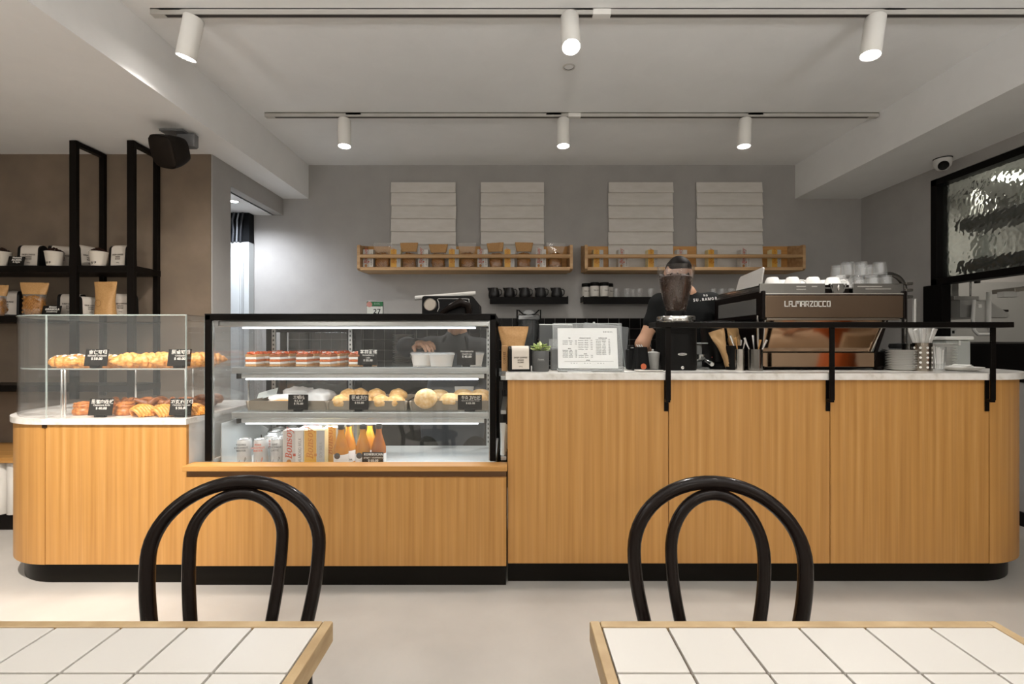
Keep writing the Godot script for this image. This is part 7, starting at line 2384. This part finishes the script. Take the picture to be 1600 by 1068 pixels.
func person(label: String, at: Vector3, j: Dictionary, shirt: Material, legs: Material) -> Node3D:
	var o := thing("person", label, "person", at)
	var skin_m := mat("b58a6e", 0.55)
	var fw: Vector3 = j.face
	var side := Vector3.UP.cross(fw).normalized()
	var up: Vector3 = j.get("up", Vector3.UP)
	var h: Vector3 = j.head
	var b := []
	var face := [[h + up * 0.03 - fw * 0.02, 0.082, h + up * 0.025 + fw * 0.025, 0.076], [h - up * 0.03 + fw * 0.02, 0.062, h - up * 0.075 + fw * 0.045, 0.042],
		[h - up * 0.085 + fw * 0.06, 0.026, h - up * 0.09 + fw * 0.062, 0.024], [h + up * 0.0 + fw * 0.092, 0.009, h - up * 0.032 + fw * 0.106, 0.013],
		[h - up * 0.06 + fw * 0.084, 0.016, h - up * 0.066 + fw * 0.084, 0.014]]
	for s in [-1, 1]:
		face.append([h - up * 0.0 + side * s * 0.081 - fw * 0.006, 0.014, h - up * 0.035 + side * s * 0.078 - fw * 0.002, 0.009])
		face.append([h + up * 0.022 + side * s * 0.045 + fw * 0.076, 0.012, h + up * 0.026 + side * s * 0.014 + fw * 0.088, 0.01])
	b.append([h - up * 0.05 - fw * 0.01, 0.054, j.neck, 0.058])
	var ch: Vector3 = j.chest
	var hip: Vector3 = j.hip
	var cx: Vector3 = (j.sr - j.sl).normalized()
	var torso := [[ch - cx * 0.09, 0.115, ch + cx * 0.09, 0.115, 0.82], [j.neck, 0.06, ch, 0.10], [j.sl, 0.058, j.sr, 0.058], [ch, 0.13, ch.lerp(hip, 0.55), 0.12, 0.8],
		[ch.lerp(hip, 0.55) - cx * 0.05, 0.108, ch.lerp(hip, 0.55) + cx * 0.05, 0.108, 0.85], [ch.lerp(hip, 0.5), 0.12, hip, 0.125, 0.85], [hip - cx * 0.075, 0.11, hip + cx * 0.075, 0.11, 0.9]]
	b.append_array(torso)
	var sleeves := []
	var trousers := [[hip - cx * 0.075, 0.12, hip + cx * 0.075, 0.12, 0.92], [ch.lerp(hip, 0.8), 0.12, hip, 0.125, 0.9]]
	for s in ["l", "r"]:
		b.append([j["s" + s], 0.052, j["e" + s], 0.041])
		b.append([j["e" + s], 0.041, j["w" + s], 0.027])
		b.append([j["h" + s], 0.085, j["k" + s], 0.057])
		b.append([j["k" + s], 0.055, j["a" + s], 0.038])
		sleeves.append([j["s" + s], 0.066, j["s" + s].lerp(j["e" + s], 1.0 if j.has("long") else 0.45), 0.062 if not j.has("long") else 0.053])
		if j.has("long"):
			sleeves.append([j["e" + s], 0.053, j["e" + s].lerp(j["w" + s], 0.8), 0.04])
		trousers.append([j["h" + s], 0.1, j["k" + s], 0.072])
		trousers.append([j["k" + s], 0.072, j["a" + s], 0.055])
	var g := skin(b, 0.016, 0.04)
	var gh := skin(face, 0.006, 0.018)
	g.add(gh.mesh(), Transform3D.IDENTITY)
	for s in ["l", "r"]:
		g.add(skin(hand_bones(j["w" + s], j["e" + s], j.get("palm", Vector3.DOWN), j.get("curl", 0.6), 1.0 if s == "l" else -1.0), 0.004, 0.008).mesh(), Transform3D.IDENTITY)
	obj("body", g, skin_m, o)
	var tee := []
	for q in torso:
		var w: Array = q.duplicate()
		w[1] += 0.014
		w[3] += 0.014
		tee.append(w)
	tee[1][1] = 0.066
	tee[1][0] = j.neck - up * (0.012 - j.get("collar", 0.0))
	tee.append_array(sleeves)
	var tg := skin(tee, 0.014, 0.045)
	obj("t_shirt", tg, shirt, o)
	obj("trousers", skin(trousers, 0.016, 0.04), legs, o)
	var shoes := []
	for s in ["l", "r"]:
		shoes.append([j["a" + s] - Vector3(0, 0.04, 0), 0.045, j["a" + s] + Vector3(0, -0.055, 0) + fw * 0.13, 0.035])
	obj("shoes", skin(shoes, 0.012, 0.02), mat("1b1a19", 0.5), o)
	var hair := [[h + up * 0.052 - fw * 0.03, 0.078, h + up * 0.058 + fw * 0.02, 0.068], [h + up * 0.075 + fw * 0.03, 0.05, h + up * 0.085 - fw * 0.01, 0.058]]
	obj("hair", skin(hair, 0.006, 0.02), mat("15110f", 0.6), o)
	var fade := [[h + up * 0.015 - fw * 0.03, 0.0815, h + up * 0.03 - fw * 0.01, 0.083]]
	obj("short_hair_fade", skin(fade, 0.007, 0.01), mat("8a6650", 0.7), o)
	var eg := G.new()
	for s in [-1, 1]:
		eg.blob(h + up * 0.004 + side * s * 0.031 + fw * 0.079, Vector3(0.012, 0.009, 0.009))
	obj("eyes", eg, mat("2a201b", 0.25), o)
	obj("mouth", G.new().blob(h - up * 0.062 + fw * 0.095, Vector3(0.02, 0.005, 0.006)), mat("9a5a4c", 0.5), o)
	o.set_meta("tee", tg)
	return o

func people() -> void:
	var black := mat("191a1a", 0.8)
	var trousers := mat("20211f", 0.85)
	# barista seen from behind, standing between the machine and the back counter
	var j := {"face": Vector3(-0.22, -0.12, -0.97).normalized(), "head": Vector3(-0.035, 1.622, -0.02), "neck": Vector3(0.015, 1.50, 0.01), "chest": Vector3(0.02, 1.33, 0.0), "hip": Vector3(0.03, 0.93, 0.02),
		"sl": Vector3(-0.155, 1.435, 0.0), "sr": Vector3(0.185, 1.44, 0.0), "el": Vector3(-0.28, 1.165, -0.0), "er": Vector3(0.28, 1.17, -0.02), "wl": Vector3(-0.17, 1.10, -0.21), "wr": Vector3(0.17, 1.09, -0.2),
		"hl": Vector3(-0.06, 0.9, 0.02), "hr": Vector3(0.12, 0.9, 0.02), "kl": Vector3(-0.08, 0.49, -0.01), "kr": Vector3(0.14, 0.49, -0.01), "al": Vector3(-0.09, 0.09, 0.02), "ar": Vector3(0.15, 0.09, 0.02), "palm": Vector3(0, -1, 0.1), "curl": 0.7}
	var o := person("barista in a black t-shirt seen from behind, behind the grinder and espresso machine", V(1.165, 0, 3.22), j, black, trousers)
	var tee: G = o.get_meta("tee")
	o.remove_meta("tee")
	var ink := G.new()
	var word := "SU.RAMORI"
	for k in word.length():
		var x := 0.035 + k * 0.0215
		_on_back(ink, tee, word[k], 0.02, x, 1.455 + 0.002 * k)
	for k in 2:
		_on_back(ink, tee, "NO"[k], 0.014, 0.115 + k * 0.016, 1.49)
	obj("back_print", ink, mat("e8e6e2", 0.7), o)
	# colleague bending behind the cake case, one hand on the tubs
	j = {"face": Vector3(-0.05, -0.25, 0.96).normalized(), "up": Vector3(0, 0.98, 0.15).normalized(), "collar": 0.035, "head": Vector3(0.03, 1.355, 0.09), "neck": Vector3(0.03, 1.235, 0.03), "chest": Vector3(0.02, 1.07, 0.02), "hip": Vector3(0.0, 0.74, -0.22),
		"sl": Vector3(0.19, 1.13, 0.04), "sr": Vector3(-0.15, 1.14, 0.06), "el": Vector3(0.24, 0.86, 0.05), "er": Vector3(-0.26, 1.15, 0.27), "wl": Vector3(0.12, 0.84, 0.2), "wr": Vector3(-0.15, 1.165, 0.43), "long": true,
		"hl": Vector3(0.1, 0.72, -0.2), "hr": Vector3(-0.1, 0.72, -0.2), "kl": Vector3(0.14, 0.47, 0.1), "kr": Vector3(-0.14, 0.47, 0.1), "al": Vector3(0.13, 0.09, -0.08), "ar": Vector3(-0.13, 0.09, -0.08), "palm": Vector3(0.1, -1, -0.1), "curl": 0.75}
	o = person("person in a grey apron bending behind the cake case, one hand on the tubs", V(-0.40, 0, 3.24), j, mat("2a2c2e", 0.8), trousers)
	o.remove_meta("tee")
	var ap := [[Vector3(0.02, 1.06, 0.10), 0.12, Vector3(0.01, 0.86, 0.04), 0.17, 0.42], [Vector3(0.01, 0.86, 0.04), 0.17, Vector3(0.0, 0.62, 0.04), 0.2, 0.42], [Vector3(0.0, 0.62, 0.04), 0.2, Vector3(0.0, 0.5, 0.07), 0.2, 0.4]]
	obj("apron", skin(ap, 0.016, 0.03), mat("4c5258", 0.8), o)
	obj("apron_strap", G.new().tube([Vector3(-0.07, 1.13, 0.125), Vector3(-0.05, 1.2, 0.11), Vector3(0.0, 1.255, 0.0)], 0.01, 8).tube([Vector3(0.11, 1.13, 0.125), Vector3(0.1, 1.2, 0.11), Vector3(0.06, 1.255, 0.0)], 0.01, 8), mat("1e1f20", 0.7), o)
	var cl := tag(obj("white_towel", G.new().loft([PackedVector3Array([Vector3(-0.06, 0.0, 0.0), Vector3(0.06, 0.0, 0.0), Vector3(0.06, 0, 0.012), Vector3(-0.06, 0, 0.016)]), PackedVector3Array([Vector3(-0.05, -0.08, 0.005), Vector3(0.05, -0.08, 0.0), Vector3(0.05, -0.08, 0.018), Vector3(-0.05, -0.08, 0.02)]), PackedVector3Array([Vector3(-0.035, -0.17, 0.0), Vector3(0.03, -0.17, 0.0), Vector3(0.03, -0.17, 0.014), Vector3(-0.035, -0.17, 0.014)])]), mat("dcdad6", 0.8)), "white towel hanging from the hand of the person behind the cake case", "towel")
	cl.position = V(-0.30, 0.90, 2.985)
	# customer and chair out of view, placed for their reflection in the polished machine
	j = {"face": Vector3(0.05, -0.1, 1).normalized(), "head": Vector3(0, 1.28, 0.04), "neck": Vector3(0, 1.14, 0.0), "chest": Vector3(0, 0.95, -0.03), "hip": Vector3(0, 0.555, -0.02),
		"sl": Vector3(0.165, 1.07, -0.02), "sr": Vector3(-0.165, 1.07, -0.02), "el": Vector3(0.23, 0.81, 0.06), "er": Vector3(-0.23, 0.81, 0.06), "wl": Vector3(0.13, 0.68, 0.25), "wr": Vector3(-0.13, 0.68, 0.25),
		"hl": Vector3(0.09, 0.545, 0.02), "hr": Vector3(-0.09, 0.545, 0.02), "kl": Vector3(0.11, 0.51, 0.43), "kr": Vector3(-0.11, 0.51, 0.43), "al": Vector3(0.11, 0.09, 0.42), "ar": Vector3(-0.11, 0.09, 0.42), "palm": Vector3(0, -1, 0.2), "curl": 0.5}
	o = person("seated customer in an orange top and pale trousers, mirrored in the espresso machine", V(2.78, 0, 1.0), j, mat("b8622a", 0.8), mat("d8cfc2", 0.8))
	o.rotation.y = -PI / 2 + 0.3
	o.remove_meta("tee")
	var ch := thing("tub_chair", "cream upholstered tub chair out of view under the customer in orange, mirrored in the machine", "chair", V(2.80, 0, 1.0), -PI / 2 + 0.3)
	var rim := PackedVector2Array()
	rim.append_array(arc(0, 0, 0.30, 180, 360, 20))
	rim.append_array(arc(0, 0, 0.36, 360, 180, 20))
	obj("shell", G.new().prism(rim, 0.2, 0.74), mat("cfc4b2", 0.8), ch)
	obj("seat", G.new().lathe([Vector2(0, 0.24), Vector2(0.28, 0.24), Vector2(0.295, 0.27), Vector2(0.295, 0.40), Vector2(0.27, 0.435), Vector2(0, 0.445)], 32), mat("d6ccbc", 0.8), ch)
	for k in 4:
		var a := PI / 4 + PI / 2 * k
		obj("leg", G.new().cyl(Vector3(cos(a) * 0.22, 0.24, sin(a) * 0.22), Vector3(cos(a) * 0.26, 0.0, sin(a) * 0.26), 0.016, 0.011), mat("2a211a", 0.5), ch)

func _on_back(ink: G, tee: G, ch: String, size: float, x: float, y: float) -> void:
	var z := -1.0
	for q in tee.v:
		if absf(q.x - x) < 0.016 and absf(q.y - y) < 0.016:
			z = maxf(z, q.z)
	if z > -0.9:
		write(ink, ch, size, Transform3D(Basis(Vector3.RIGHT, -0.2) * Basis(Vector3.UP, x * 0.8), Vector3(x, y, z + 0.002)), true)
